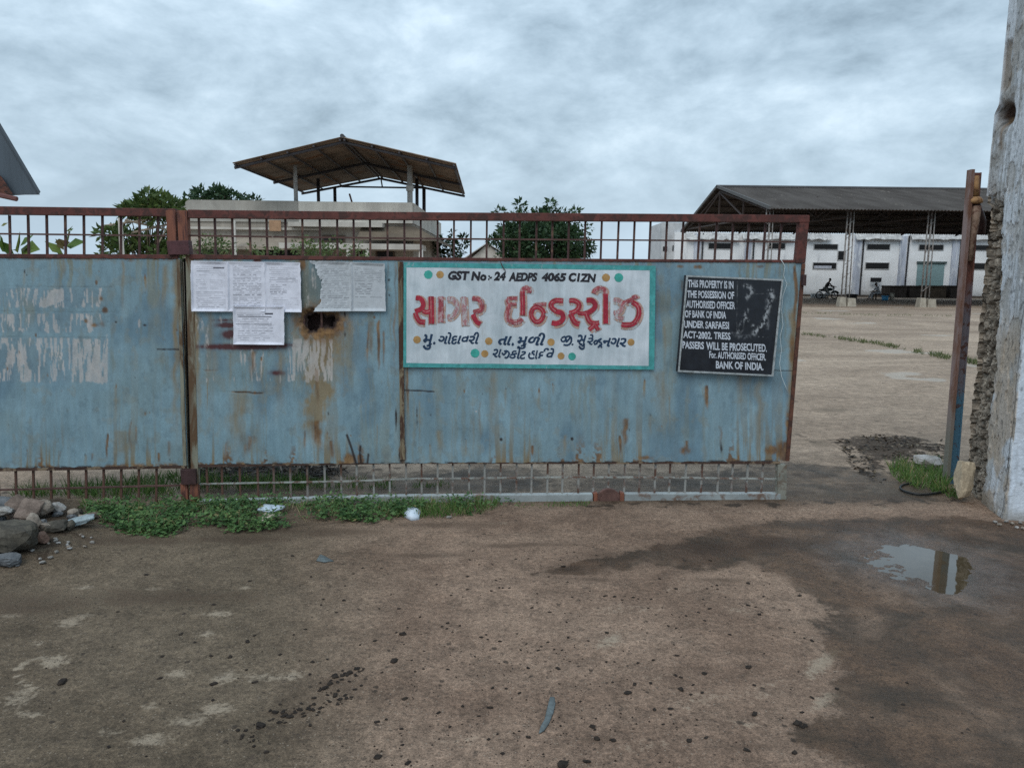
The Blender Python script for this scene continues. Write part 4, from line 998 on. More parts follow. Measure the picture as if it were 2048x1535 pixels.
def bill(label, corners, off, seed, lines, white, lift=0.007, torn=None, big=(), group='printed notices on the gate'):
    rs = np.random.RandomState(seed); w_ = abs(corners[1][0] - corners[0][0]); h_ = abs(corners[3][1] - corners[0][1])
    nx = int(w_ * 1.5); ny = int(h_ * 1.5)
    s, t = np.meshgrid(np.linspace(0, 1, nx), np.linspace(0, 1, ny)); s = s.ravel(); t = t.ravel()
    X = bil(corners, s, t, 0) + (vn(t * 14, t * 0, seed) - 0.5) * 1.2 * (np.minimum(s, 1 - s) < 0.02); Y = bil(corners, s, t, 1)
    ink = np.zeros(len(s)); fine_ = vn(s * w_ / 1.6, t * 300, seed + 1)
    for (t0, t1, s0, s1, pitch, dens) in lines:
        k = int((t1 - t0) * h_ / pitch)
        for i in range(max(k, 1)):
            tc_ = t0 + (i + 0.5) * (t1 - t0) / max(k, 1); e = s1 - (rs.uniform(0, 0.3) if rs.rand() < 0.3 else 0) * (s1 - s0)
            word = vn(s * w_ / rs.uniform(3, 6) + i * 3.7, s * 0, seed + i) > 0.30
            ink = np.maximum(ink, np.where((np.abs(t - tc_) * h_ < 0.75) & (s > s0) & (s < e) & word, dens * (0.55 + 0.6 * fine_) * rs.uniform(0.6, 1.1), 0))
    for (t0, s0, s1, hh, d) in big: ink = np.maximum(ink, np.where((np.abs(t - t0) * h_ < hh) & (s > s0) & (s < s1), d, 0))
    col = np.repeat(np.array([white]), len(s), 0) * (0.90 + 0.2 * fbm(s * 3, t * 3, seed + 5, 3))[:, None]
    col = lerp(col, np.clip(ink, 0, 1), (0.05, 0.052, 0.07))
    wav = lift * (0.5 + fbm(s * 2.3, t * 2.3, seed + 7, 3)) + lift * 1.6 * sstep(0.86, 1.0, np.maximum(np.abs(2 * s - 1), np.abs(2 * t - 1))) * vn(s * 3, t * 3, seed + 8)
    V = on_gate(X, Y, 0.0) + GN[None] * (off + wav)[:, None]
    Fq = grid_faces(nx, ny)
    if torn is not None:
        sdv = poly_sd(np.stack([X, Y], 1), torn) + (fbm(X / 5, Y / 5, seed + 9, 3) - 0.5) * 6
        Fq = Fq[sdv[Fq].min(1) > 0]
        cr = fbm(X / 9 + Y / 30, Y / 14, seed + 11, 3); V = V + GN[None] * (0.010 * (cr - 0.4) * np.exp(-np.maximum(sdv, 0) / 25))[:, None]
    o = big_mesh('paper_notice', V, Fq, mpap.m, None, color=col)
    # turn into local coordinates about its middle
    c = Vector(V.mean(0)); o.data.transform(Matrix.Translation(-c)); o.location = c
    return tag(o, label, 'notice', group)


WP = (0.68, 0.69, 0.77); WP2 = (0.47, 0.50, 0.53)
full = lambda d=.55: [(0.06, 0.95, 0.10, 0.92, 3.2, d)]
bill('white printed bill at the joint, leftmost of the upper row', [(384, 521.5), (457.5, 523), (459, 622.5), (386, 622)], 0.014, 101, [(0.10, 0.30, 0.12, 0.92, 3.6, .5), (0.36, 0.56, 0.12, 0.42, 3.4, .55), (0.36, 0.56, 0.5, 0.85, 4, .45), (0.60, 0.96, 0.12, 0.92, 3.3, .5)], WP, big=[(0.13, 0.6, 0.9, 1.4, .85), (0.2, 0.15, .5, 1.1, .5)])
bill('white bill of close print, middle sheet of the upper row', [(457, 522.5), (531.5, 524), (532.5, 622.5), (458.5, 622.5)], 0.017, 102, [(0.06, 0.96, 0.14, 0.90, 3.0, .62)], WP)
bill('white bill with two bold lines, right sheet of the upper row', [(531, 523.5), (602, 525), (605, 624), (532.5, 622.8)], 0.015, 103, [(0.10, 0.42, 0.12, 0.92, 3.6, .45), (0.44, 0.66, 0.14, 0.6, 3.2, .75), (0.70, 0.95, 0.2, 0.92, 3.8, .4)], WP, big=[(0.33, 0.35, 0.85, 1.0, .5)])
bill('white bill pasted alone under the upper row', [(468.5, 612), (570.5, 613), (571, 688.5), (470, 687.5)], 0.022, 104, [(0.16, 0.9, 0.08, 0.76, 3.4, .6), (0.3, 0.75, 0.5, 0.8, 5, .4)], WP, big=[(0.19, 0.62, 0.78, 1.8, .95), (0.27, 0.1, 0.75, 0.9, .8), (0.47, 0.05, 0.75, 0.8, .7)])
bill('wrinkled grey bill with torn left edge beneath the rail', [(606, 521), (703.5, 524), (704.5, 621.8), (612, 622.5)], 0.014, 105, [(0.1, 0.95, 0.36, 0.95, 3.4, .45)], WP2, 0.006, torn=[(612, 518), (632, 521), (710, 518), (710, 628), (622, 630), (634, 612), (643, 602), (641, 585), (644, 562), (636, 546), (630, 530)])
bill('grey bill with bold lines beside the torn wrinkled one', [(703, 523.8), (770, 527), (772.5, 622), (704, 621.8)], 0.016, 106, [(0.10, 0.40, 0.1, 0.9, 3.5, .5), (0.42, 0.66, 0.12, 0.62, 3.2, .75), (0.68, 0.74, 0.12, 0.9, 3.2, .6), (0.8, 0.92, 0.15, 0.5, 4, .3)], WP2)

st_ = MB(); st_.tube([GP(x, y, 0.03 + 0.004 * math.sin(y / 13)) for x, y in [(1562, 519), (1570, 532), (1567, 550), (1574, 568), (1566, 590), (1563, 620), (1566, 650), (1560, 672), (1563, 700), (1559, 726), (1563, 752), (1570, 770), (1577, 786)]], 0.0019, 6)
o = st_.build('string', simple('white cord', (0.55, 0.62, 0.64), 0.7, 0.2), None, True)
tag(o, 'thin white cord hanging down the gate beside the black board', 'cord')
# ------------------------------------------------------------------ masonry pillar
C0 = G1(2009, 1040); B0 = G1(1926, 977)
fd = (B0 - C0); fd.z = 0; FL = fd.length; fd.normalize(); rd = Vector((fd.y, -fd.x, 0))       # rd: to the right, along the front
PH = 3.7
mpl = Mat('flaking limewash', 0.9, 0, 0.2)
pc = mpl.mix(1.0, mpl.attr('paint', True), mpl.grey(mpl.noise(30, 6, 0.65), 0.82, 1.16), 'MULTIPLY'); mpl.set('Base Color', pc)
mpl.bump(mpl.math('ADD', mpl.noise(24, 8, 0.7), mpl.math('MULTIPLY', mpl.noise(90, 4, 0.7), 0.4)), 0.55, 0.012)


def project(V):
    d = V - EYE[None]; z = np.maximum(d @ fwd, 0.05)
    return W / 2 + F * (d @ RT) / z, H / 2 - F * (d @ UP) / z


pil = thing('pillar', 'tall white limewashed pillar with crumbling masonry edge beside the gateway', 'pillar', C0)
# closed outline walked round the pillar, dense where it is seen
per = []
for u in np.linspace(0.62, 0, 60)[:-1]: per.append((0, u, 'f'))
for v in np.linspace(0, FL, 96)[:-1]: per.append((v, 0, 'l'))
for u in np.linspace(0, 0.62, 10)[:-1]: per.append((FL, u, 'b'))
for v in np.linspace(FL, 0, 6)[:-1]: per.append((v, 0.62, 'r'))
zs_ = np.linspace(-0.05, PH, 420); npz = len(per)
vv = np.array([p[0] for p in per]); uu = np.array([p[1] for p in per]); kind = np.array([p[2] for p in per])
VV, ZZ = np.meshgrid(vv, zs_); UU = np.meshgrid(uu, zs_)[0]; KK = np.meshgrid(np.arange(npz), zs_)[0]
VV = VV.ravel(); ZZ = ZZ.ravel(); UU = UU.ravel(); kd = kind[KK.ravel()]
left_ = kd == 'l'; tt = VV / FL
PP = VV - UU * 1.07; nzA = fbm(PP / 0.10, ZZ / 0.13, 110, 4); nzB = fbm(PP / 0.022, ZZ / 0.022, 111, 3)
w1, w2, wid = worley(PP / 0.085 + 0.5 * nzA, ZZ / 0.062 + 0.5 * nzA, 140); v1, v2, vid = worley(PP / 0.03, ZZ / 0.028, 150)
back = sstep(0.75, 1.0, tt) * ((left_) | (kd == 'b'))
bulge = 0.075 * sstep(2.02, 2.06, ZZ) * (1 - sstep(2.64, 2.72, ZZ)) + 0.03 * (fbm(ZZ / 0.07, ZZ * 0, 112, 3) - 0.5) * (ZZ < 2.1) + 0.012 * (fbm(ZZ / 0.1, ZZ * 0, 113, 3) - 0.5) - 0.03 * (1 - sstep(0.25, 0.4, ZZ))
VV2 = VV + back * bulge
edge_l = 0.56 + 0.22 * (fbm(ZZ / 0.22, ZZ * 0 + 1, 114, 4) - 0.5) + 0.06 * (nzB - 0.5) + 0.10 * sstep(1.6, 2.0, ZZ) - 0.05 * sstep(1.0, 0.3, ZZ)
rub = sstep(edge_l - 0.03, edge_l + 0.03, tt) * (ZZ < 2.25) * (1 - sstep(2.02, 2.16, ZZ + 0.25 * (nzA - 0.5))) * left_
rub = np.where(kd == 'b', (ZZ < 2.1) * 1.0, rub)
course = np.abs(((ZZ + 0.09 * nzA) / 0.115) % 1 - 0.5) * 2; joint = sstep(0.80, 0.97, course + 0.5 * (nzA - 0.5)) * rub * sstep(0.4, 0.6, nzA)
crack = np.exp(-((tt - (0.80 + 0.05 * (fbm(ZZ / 0.15, ZZ * 0, 115, 3) - 0.5))) / 0.018) ** 2) * rub * sstep(0.35, 0.5, ZZ)
gapw = 1 - sstep(0.03, 0.16, w2 - w1); gapv = 1 - sstep(0.02, 0.14, v2 - v1)
disp = -rub * (0.020 + 0.040 * (wid - 0.3) + 0.018 * gapw + 0.010 * (vid - 0.5) + 0.006 * gapv + 0.02 * (nzB - 0.5)) - joint * 0.010 - crack * 0.03
flk = sstep(0.53, 0.56, fbm(PP / 0.11, ZZ / 0.2, 125, 4)) * (0.35 + 0.65 * left_)
disp += (1 - rub) * ((fbm(VV / 0.3 + UU / 0.3, ZZ / 0.4, 116, 4) - 0.5) * 0.004 + (nzB - 0.5) * 0.003 - 0.006 * flk)
base3 = np.array(C0)[None] + np.outer(VV2, np.array(fd)) + np.outer(UU, np.array(rd)); base3[:, 2] = ZZ
ppx, ppy = project(base3)
hole = np.exp(-(((ppx - 2009) / 15) ** 2 + ((ppy - 228 - (ppx - 2009) * -0.3) / 22) ** 2) ** 1.5) * left_
disp -= hole * 0.09 * (0.6 + 0.8 * nzB)
lip = sstep(0.80, 0.86, tt + 0.1 * (nzA - 0.5)) * sstep(2.76, 2.82, ZZ) * (1 - sstep(3.07, 3.12, ZZ)) * left_
disp -= lip * 0.02
nrm = np.zeros((len(VV), 3)); nrm[kd == 'f'] = -np.array(fd); nrm[left_] = -np.array(rd); nrm[kd == 'b'] = np.array(fd); nrm[kd == 'r'] = np.array(rd)
foot_ = 0.010 * (1 - sstep(0.0, 0.25, ZZ))
V = base3 + nrm * (disp + foot_)[:, None]
# colours
gr_l = fbm(VV / 0.25 + UU / 0.25, ZZ / 0.5, 117, 4); stz = fbm((VV + UU) / 0.03, ZZ / 0.5, 118, 3)
col = np.repeat(np.array([[0.60, 0.63, 0.665]]), len(VV), 0) * (0.86 + 0.26 * gr_l)[:, None]
col[kd == 'f'] *= np.array([0.94, 0.99, 1.05])
col = lerp(col, sstep(0.48, 0.68, stz) * 0.6, (0.25, 0.25, 0.24)); col = lerp(col, flk * 0.55, (0.36, 0.335, 0.30)); fle = np.exp(-((fbm(PP / 0.11, ZZ / 0.2, 125, 4) - 0.535) / 0.008) ** 2); col = lerp(col, fle * 0.5 * (0.3 + 0.7 * left_), (0.14, 0.125, 0.11))
warm = sstep(0.42, 0.54, fbm(VV / 0.16 + 4, ZZ / 0.22, 119, 4)) * (1 - sstep(1.05, 1.4, ZZ)) * left_
col = lerp(col, warm * 0.75, (0.43, 0.345, 0.26))
col = lerp(col, (1 - sstep(0.0, 0.12, ZZ + 0.1 * (nzA - 0.5))) * 0.6, (0.20, 0.17, 0.13))
col = lerp(col, sstep(0.57, 0.68, nzA) * left_ * sstep(0.35, 0.6, tt) * 0.6, (0.27, 0.25, 0.22))
ck = np.exp(-((VV - 0.035 - 0.05 * (fbm(ZZ / 0.2, ZZ * 0, 120, 3) - 0.5)) / 0.006) ** 2) * left_ * (ZZ < 2.2)
col = lerp(col, ck * 0.9, (0.07, 0.06, 0.055))
rc = np.stack([0.21 + 0.24 * vid, 0.175 + 0.205 * vid, 0.14 + 0.165 * vid], 1) * (0.55 + 0.9 * wid)[:, None] * (1 - 0.6 * gapw)[:, None] * (1 - 0.45 * gapv)[:, None]
col = col * (1 - rub[:, None]) + rc * rub[:, None]
col = lerp(col, np.clip(joint * 0.5 + crack, 0, 1) * 0.8, (0.035, 0.028, 0.022))
col = lerp(col, lip * 0.8, (0.24, 0.19, 0.14)); col = lerp(col, np.clip(hole * 1.6, 0, 1), (0.05, 0.028, 0.018))
drp = np.exp(-((ppx - 2003 + (ppy - 240) * 0.03) / 3.5) ** 2) * (ppy > 235) * (ppy < 300) * left_; col = lerp(col, drp * 0.7, (0.20, 0.12, 0.06))
blk = ((fbm(PP / 0.02, ZZ / 0.03, 121, 2) > 0.74) & (rub < .5) & (left_ | (fbm(PP / 0.2, ZZ / 0.3, 126, 3) > 0.6))) * 1.0; col = lerp(col, blk * 0.55, (0.06, 0.06, 0.06))
nr = len(zs_); i = np.arange(npz)[None, :] + np.arange(nr - 1)[:, None] * npz; j = (np.arange(npz)[None, :] + 1) % npz + np.arange(nr - 1)[:, None] * npz
Fq = np.stack([i.ravel(), j.ravel(), j.ravel() + npz, i.ravel() + npz], 1)
big_mesh('shaft', V, Fq[:, ::-1], mpl.m, pil, color=np.clip(col, 0.01, 0.9), smooth=False)
cp = MB(); q = [C0 + rd * a + fd * b for a, b in [(-0.03, -0.03), (0.65, -0.03), (0.65, FL + 0.03), (-0.03, FL + 0.03)]]
cp.prism([(v.x, v.y, PH) for v in q], [(v.x, v.y, PH + 0.08) for v in q]); cp.build('cap', mpl.m, pil)


# ------------------------------------------------------------------ rocks
def rock_mesh(name, size, mat, seed, facets=11, rough=0.09, sub=3):
    rs = np.random.RandomState(seed)
    bm = bmesh.new(); bmesh.ops.create_icosphere(bm, subdivisions=sub, radius=1.0)
    N = rs.normal(size=(facets, 3)); N /= np.linalg.norm(N, axis=1)[:, None]; N = np.concatenate([N, np.eye(3), -np.eye(3)])
    dd = rs.uniform(0.62, 0.95, len(N))
    for v in bm.verts:
        d = np.array(v.co); d /= np.linalg.norm(d); pr = N @ d
        r = min([a / b for a, b in zip(dd, pr) if b > 0.05] + [1.2])
        r *= 1 + rough * (mnoise.fractal(Vector(d) * 3.1 + Vector((seed * 1.7, 0, 0)), 1.0, 2.0, 4))
        v.co = Vector((d[0] * size[0] * r, d[1] * size[1] * r, d[2] * size[2] * r))
    me = bpy.data.meshes.new(name); bm.to_mesh(me); bm.free(); me.materials.append(mat)
    return me


def rock(name, label, cat, px, py, size, mat, seed, rot=(0, 0, 0), group=None, sink=0.35, dz=0.0, sub=3):
    me = rock_mesh(name, size, mat, seed, sub=sub); o = bpy.data.objects.new(name, me); COL.objects.link(o)
    p = G1(px, py); z = gz(p.x, p.y)
    o.location = (p.x, p.y, z + size[2] * (1 - sink) + dz); o.rotation_euler = rot
    return tag(o, label, cat, group)


def stone(name, col, col2, scale=14):
    m = Mat(name, 0.9, 0, 0.25); nb = m.noise(scale, 7, 0.7)
    c = m.mix(m.step(nb, 0.38, 0.62), col, col2); c = m.mix(1.0, c, m.grey(m.noise(70, 5, 0.7), 0.75, 1.25), 'MULTIPLY')
    m.set('Base Color', c); m.bump(nb, 0.6, 0.012); return m.m


M_boul = stone('dark river boulder', (0.052, 0.047, 0.039), (0.10, 0.089, 0.070)); M_slate = stone('slate grey stone', (0.075, 0.082, 0.09), (0.14, 0.145, 0.15))
M_pink = stone('pinkish concrete', (0.20, 0.152, 0.125), (0.12, 0.09, 0.073)); M_pale = stone('pale rubble', (0.27, 0.23, 0.19), (0.165, 0.135, 0.11)); M_blue = stone('blue grey slab', (0.30, 0.36, 0.38), (0.18, 0.22, 0.235))
M_wst = stone('whitish chip', (0.36, 0.345, 0.33), (0.20, 0.185, 0.165)); M_beige = stone('beige plaster lump', (0.42, 0.345, 0.245), (0.34, 0.28, 0.20)); M_clod = stone('wet dark mud', (0.014, 0.010, 0.008), (0.032, 0.023, 0.017), 60)
GRP = 'rubble heaped by the left end of the gate'
for a in [('boulder', 'large rounded dark boulder at the foot of the rubble heap', 'boulder', 26, 1120, (0.165, 0.12, 0.10), M_boul, 3, (0, 0.1, 0.3), GRP, 0.22, 0.0),
          ('stone', 'flat slate grey stone in front of the large boulder', 'stone', 10, 1138, (0.10, 0.07, 0.03), M_slate, 5, (0, 0, 0.2), GRP, 0.3, 0.0),
          ('concrete_slab', 'broken pinkish concrete slab leaning under the gate, nearer the edge of the picture', 'slab', 42, 1056, (0.095, 0.11, 0.032), M_pink, 8, (0.5, 0.35, 0.5), GRP, 0.1, 0.03),
          ('concrete_slab', 'broken pinkish concrete slab leaning beside the rounded pale one', 'slab', 62, 1062, (0.085, 0.10, 0.032), M_pink, 9, (0.6, 0.2, 0.2), GRP, 0.1, 0.03),
          ('stone', 'pale rounded lump on top of the rubble under the gate rods', 'stone', 90, 1054, (0.075, 0.06, 0.042), M_pale, 10, (0.3, 0.1, 0.9), GRP, 0.1, 0.025),
          ('stone', 'smooth brownish grey stone in the middle of the rubble', 'stone', 112, 1080, (0.085, 0.07, 0.034), M_boul, 12, (0.1, -0.2, 0.3), GRP, 0.25, 0.0),
          ('slab', 'thin bluish slab tilted at the right edge of the rubble', 'slab', 160, 1068, (0.10, 0.05, 0.017), M_blue, 13, (0.25, -0.32, 0.25), GRP, 0.0, 0.02),
          ('stone', 'pale buff stone wedged behind the large boulder', 'stone', 70, 1086, (0.055, 0.045, 0.045), M_pale, 15, (0.3, 0.5, 0.2), GRP, 0.1, 0.012),
          ('stone', 'small buff stone between the buff one and the smooth one', 'stone', 92, 1084, (0.042, 0.04, 0.026), M_pale, 16, (0, 0.3, 0.8), GRP, 0.2, 0.01),
          ('stone', 'grey flat stone at the left edge under the gate rail', 'stone', 8, 1050, (0.10, 0.07, 0.028), M_slate, 17, (0.1, 0.1, 0), GRP, 0.0, 0.05),
          ('stone', 'pale flat stone lying over the large boulder', 'stone', 8, 1068, (0.085, 0.06, 0.03), M_wst, 18, (0.2, 0, 0.3), GRP, 0.0, 0.04),
          ('stone', 'bluish white stone in the weeds beside the rubble', 'stone', 118, 1046, (0.05, 0.04, 0.035), M_wst, 19, (0, 0, 0.5), GRP, 0.1, 0.01),
          ('stone', 'reddish brown lump right of the large boulder', 'stone', 84, 1104, (0.05, 0.045, 0.035), stone('reddish earth lump', (0.16, 0.095, 0.07), (0.10, 0.065, 0.05)), 20, (0, 0, 0.5), GRP, 0.35, 0.0)]: rock(*a)
rs = np.random.RandomState(3)
for k_ in range(24):
    px = rs.uniform(20, 190); py = 1140 - (px - 20) * 0.33 + rs.uniform(-16, 18)
    rock('pebble', 'small pale pebble scattered at the foot of the rubble heap', 'pebble', px, py, (rs.uniform(.008, .022), rs.uniform(.008, .018), rs.uniform(.006, .011)), (M_wst, M_pale, M_slate)[k_ % 3 if rs.rand() < .6 else 0], 200 + k_, (0, 0, rs.uniform(0, 3)), 'pebbles around the rubble', 0.3, 0, 1)
for k_ in range(26):
    px = rs.uniform(0, 190); py = rs.uniform(1040, 1105)
    if py > 1112 - px * 0.25: continue
    rock('rubble_stone', 'fist sized dull brown stone among the bigger rubble', 'stone', px, py, (rs.uniform(.022, .05), rs.uniform(.02, .04), rs.uniform(.016, .03)), (M_boul, M_pink, M_slate, M_pale)[k_ % 4], 300 + k_, (rs.uniform(-.3, .3), rs.uniform(-.3, .3), rs.uniform(0, 3)), 'small stones in the rubble', 0.15, 0, 2)
for k_, (px, py) in enumerate([(2012, 1046), (2024, 1050), (2040, 1049), (1998, 1052), (2033, 1058), (2046, 1060), (1990, 1047)]):
    rock('pebble', 'pale pebble in the moss at the foot of the white pillar', 'pebble', px, py, (rs.uniform(.012, .024), .016, .011), (M_wst, M_pale)[k_ % 2], 400 + k_, (0, 0, k_), 'pebbles at the pillar foot', 0.2, 0, 1)
rock('plaster_lump', 'beige slab of fallen plaster leaning against the pillar foot', 'stone', 1925, 1004, (0.082, 0.06, 0.175), M_beige, 44, (-0.15, 0.10, 0.15), None, 0.12)
rock('stone', 'round white flat stone lying in the grass by the gate post', 'stone', 1852, 938, (0.13, 0.10, 0.035), M_wst, 45, (0.12, 0, 0), None, 0.1, 0.04)
rock('stone', 'single white pebble at the edge of the weeds', 'stone', 898, 1036, (0.022, 0.016, 0.010), M_wst, 46, (0, 0, 0.3), None, 0.2, 0, 2)

# ------------------------------------------------------------------ clods of mud on the road
CL = [(250, 635, 18), (855, 320, 10), (1000, 225, 7), (585, 200, 7), (565, 135, 5), (345, 100, 5), (1170, 125, 8), (1018, 440, 7), (990, 465, 10), (920, 525, 12), (845, 525, 8), (650, 530, 8), (640, 618, 8), (855, 632, 12), (1020, 628, 9), (985, 575, 6), (850, 697, 9),
      (725, 440, 9), (780, 470, 6), (470, 350, 5), (305, 293, 4), (450, 497, 5), (495, 785, 8), (435, 890, 8), (1065, 903, 10), (1250, 545, 8), (1240, 595, 7), (1255, 690, 9), (1610, 435, 14), (1575, 540, 18), (1660, 580, 7), (1450, 175, 6), (1525, 175, 5), (1245, 210, 6),
      (1380, 245, 5), (1870, 210, 7), (1970, 160, 6), (1870, 260, 7), (1965, 265, 6), (2010, 255, 5), (1595, 335, 6), (1680, 368, 6), (1790, 390, 7), (1810, 425, 6), (1925, 445, 7), (2000, 460, 7), (1900, 520, 6), (1630, 410, 6), (1585, 430, 5), (1500, 465, 7), (1440, 480, 7),
      (1970, 645, 10), (1620, 692, 9), (1850, 720, 9), (1755, 745, 8), (1960, 725, 10), (1915, 760, 7), (1545, 775, 8), (1510, 785, 12), (1605, 810, 7), (1800, 800, 9), (1990, 830, 7), (1955, 850, 9), (2010, 905, 10), (1510, 920, 16), (1630, 945, 14), (1430, 575, 12), (1400, 590, 12),
      (1370, 600, 12), (1340, 605, 14), (1320, 635, 12), (1300, 652, 14), (1280, 660, 10), (1340, 680, 16), (1360, 695, 12), (1385, 690, 10), (1350, 715, 8), (1420, 655, 8), (1445, 640, 7), (1200, 735, 12), (1160, 760, 12), (1130, 745, 9), (1100, 745, 12), (1080, 740, 8), (1215, 760, 10),
      (1240, 795, 10), (1045, 800, 16), (1030, 810, 8), (950, 820, 10), (965, 850, 8), (985, 820, 7), (1015, 880, 9), (1275, 745, 8), (1140, 785, 7), (1180, 745, 8), (1230, 730, 8), (1120, 715, 6), (680, 712, 5), (585, 925, 6), (200, 737, 5), (185, 580, 5), (1175, 437, 6), (1120, 518, 7), (1145, 548, 6), (1310, 535, 6), (1285, 320, 6), (1375, 305, 8)]
CL = [(x / 2, 1050 + y / 2, s) for x, y, s in CL]
CR = [(655, 255, 8), (410, 288, 8), (485, 290, 7), (15, 137, 5), (65, 137, 5), (945, 230, 10), (945, 318, 7), (975, 325, 6), (990, 358, 10), (745, 350, 7), (790, 333, 6), (770, 385, 6), (695, 365, 6), (575, 360, 6), (640, 358, 5), (625, 405, 6), (765, 298, 6), (380, 430, 8), (225, 450, 7), (305, 465, 6),
      (150, 348, 6), (80, 332, 6), (100, 312, 5), (20, 430, 6), (35, 495, 7), (105, 497, 6), (200, 495, 6), (65, 565, 7), (185, 570, 9), (30, 663, 7), (190, 628, 6), (1170, 455, 6), (1200, 465, 8), (1130, 430, 6), (870, 440, 7), (565, 538, 7), (660, 522, 9), (945, 568, 14), (770, 592, 11), (655, 600, 8), (675, 608, 7),
      (970, 640, 10), (675, 655, 12), (760, 670, 8), (725, 638, 6), (490, 633, 9), (462, 665, 12), (1200, 692, 8), (1115, 657, 5), (635, 730, 9), (570, 733, 8), (970, 752, 12), (1160, 748, 8), (1140, 790, 14), (1160, 805, 12), (1175, 800, 9), (740, 775, 6), (605, 790, 7), (195, 797, 7), (320, 803, 14), (340, 850, 14),
      (405, 855, 10), (710, 857, 10), (775, 845, 8), (940, 893, 12), (1130, 905, 12), (300, 940, 12), (205, 950, 22), (65, 842, 8), (125, 905, 6), (550, 780, 6), (1440, 770, 6), (1565, 720, 7), (1580, 630, 6), (1300, 655, 8), (1800, 830, 6), (205, 170, 9), (440, 300, 5), (620, 270, 5), (545, 335, 5), (600, 330, 5), (820, 240, 6), (780, 255, 5), (800, 245, 5), (1110, 335, 5), (1150, 275, 7)]
CL += [(1024 + x / 2, 1050 + y / 2, s) for x, y, s in CR]
rs = np.random.RandomState(77)
_tr = catmull([(722, 1334), (690, 1352), (640, 1382), (690, 1396), (640, 1412), (600, 1420), (560, 1430), (520, 1452), (478, 1476)], 8)
for _ in range(75):
    a_ = _tr[rs.randint(len(_tr))]; CL.append((a_[0] + rs.normal() * 13, a_[1] + rs.normal() * 7, rs.uniform(3.5, 9)))
for _ in range(190):
    px = rs.triangular(350, 1150, 1680); py = 1090 + 440 * rs.rand() ** 0.8; CL.append((px, py, rs.uniform(3.2, 6.5)))
clods = [rock_mesh('mud_clod', (1, 1, 0.55), M_clod, 500 + k_, 7, 0.22, 2) for k_ in range(9)]
CL.sort(key=lambda q: -q[2] / (q[1] - 560))
crumbs = CL[300:]; CL = CL[:300]
for k_, (px, py, s) in enumerate(CL):
    o = bpy.data.objects.new('mud_clod', clods[k_ % 9]); COL.objects.link(o); p = G1(px, py); dist = (p - Vector(EYE)).length
    r = s / 2.05 * dist / F * rs.uniform(0.85, 1.15); o.location = (p.x, p.y, gz(p.x, p.y) + r * 0.12); o.scale = (r * rs.uniform(1.0, 1.5), r * rs.uniform(0.8, 1.1), r * rs.uniform(0.55, 0.9)); o.rotation_euler = (0, 0, rs.uniform(0, 6))
    tag(o, 'small dark clod of mud dropped on the brown ground before the gate', 'mud clod', 'mud clods dropped on the road')
gv = MB()
for q_ in range(1100 + len(crumbs)):
    px = rs.uniform(150, 1750); py = 1050 + 490 * rs.rand(); p = G1(px, py); r = rs.uniform(0.0012, 0.0034)
    if q_ < len(crumbs): px, py, s = crumbs[q_]; p = G1(px, py); r = s / 2.3 * (p - Vector(EYE)).length / F; z = gz(p.x, p.y)
    n = len(gv.v); a = rs.uniform(0, 6)
    gv.v += [Vector((p.x + r * math.cos(a + t) * 1.3, p.y + r * math.sin(a + t), z - 0.001)) for t in (0, 1.6, 3.2, 4.7)] + [Vector((p.x, p.y, z + r))]
    gv.f += [(n, n + 1, n + 4), (n + 1, n + 2, n + 4), (n + 2, n + 3, n + 4), (n + 3, n, n + 4)]
tag(gv.build('gravel', M_clod), kind='stuff')

# ------------------------------------------------------------------ litter
def flake(name, label, cat, pts, h, mat, dz=0.004, curl=0.01):
    """a thin crumpled piece of litter: outline on the ground, domed a little"""
    g = [G1(*p) for p in pts]; c = sum(g, Vector()) / len(g); m = MB(); n = len(g)
    z0 = gz(c.x, c.y) + dz
    for lay, rr in ((0, 1.0), (1, 0.93), (2, 0.5)):
        for i_, v in enumerate(g):
            q = c + (v - c) * rr; m.v.append(Vector((q.x, q.y, z0 + (0, h * 0.55, h)[lay] + curl * math.sin(i_ * 2.1) * (1, 1, 0.3)[lay])))
    for lay in range(2):
        for i_ in range(n): m.f.append((lay * n + i_, lay * n + (i_ + 1) % n, (lay + 1) * n + (i_ + 1) % n, (lay + 1) * n + i_))
    m.f += [tuple(2 * n + i_ for i_ in range(n)), tuple(reversed(range(n)))]
    o = m.build(name, mat, None, True); o.data.transform(Matrix.Translation(-c)); o.location = c
    return tag(o, label, cat)


M_bag = simple('bluish white plastic', (0.55, 0.62, 0.70), 0.4, 0.15, 20); M_foam = simple('pale blue foil', (0.42, 0.50, 0.58), 0.4, 0.2, 25); M_crm = simple('cream wrapper', (0.48, 0.42, 0.34), 0.5, 0.2, 25)
flake('plastic_bag', 'crumpled bluish white plastic bag at the edge of the weeds', 'bag', [(808, 1036), (811, 1027), (822, 1025), (836, 1027), (842, 1032), (838, 1040), (822, 1043)], 0.045, M_bag)
flake('wrapper', 'pale blue wrapper lying in the weeds above the cream one', 'litter', [(514, 1030), (528, 1022), (552, 1021), (572, 1023), (566, 1030), (540, 1033)], 0.02, M_foam, 0.03)
flake('wrapper', 'cream wrapper lying in the weeds under the pale blue one', 'litter', [(516, 1044), (530, 1037), (560, 1036), (567, 1038), (545, 1044), (524, 1048)], 0.02, M_crm, 0.02)
M_rag = simple('faded grey rag', (0.105, 0.125, 0.128), 0.9, 0.35, 30, 0.004, col2=(0.09, 0.10, 0.10))
flake('rag', 'narrow bluish grey rag trodden into the road', 'rag', [(1077, 1466), (1080, 1455), (1088, 1440), (1094, 1415), (1100, 1392), (1109, 1390), (1111, 1405), (1107, 1425), (1098, 1445), (1088, 1460)], 0.006, M_rag, 0.001, 0.002)
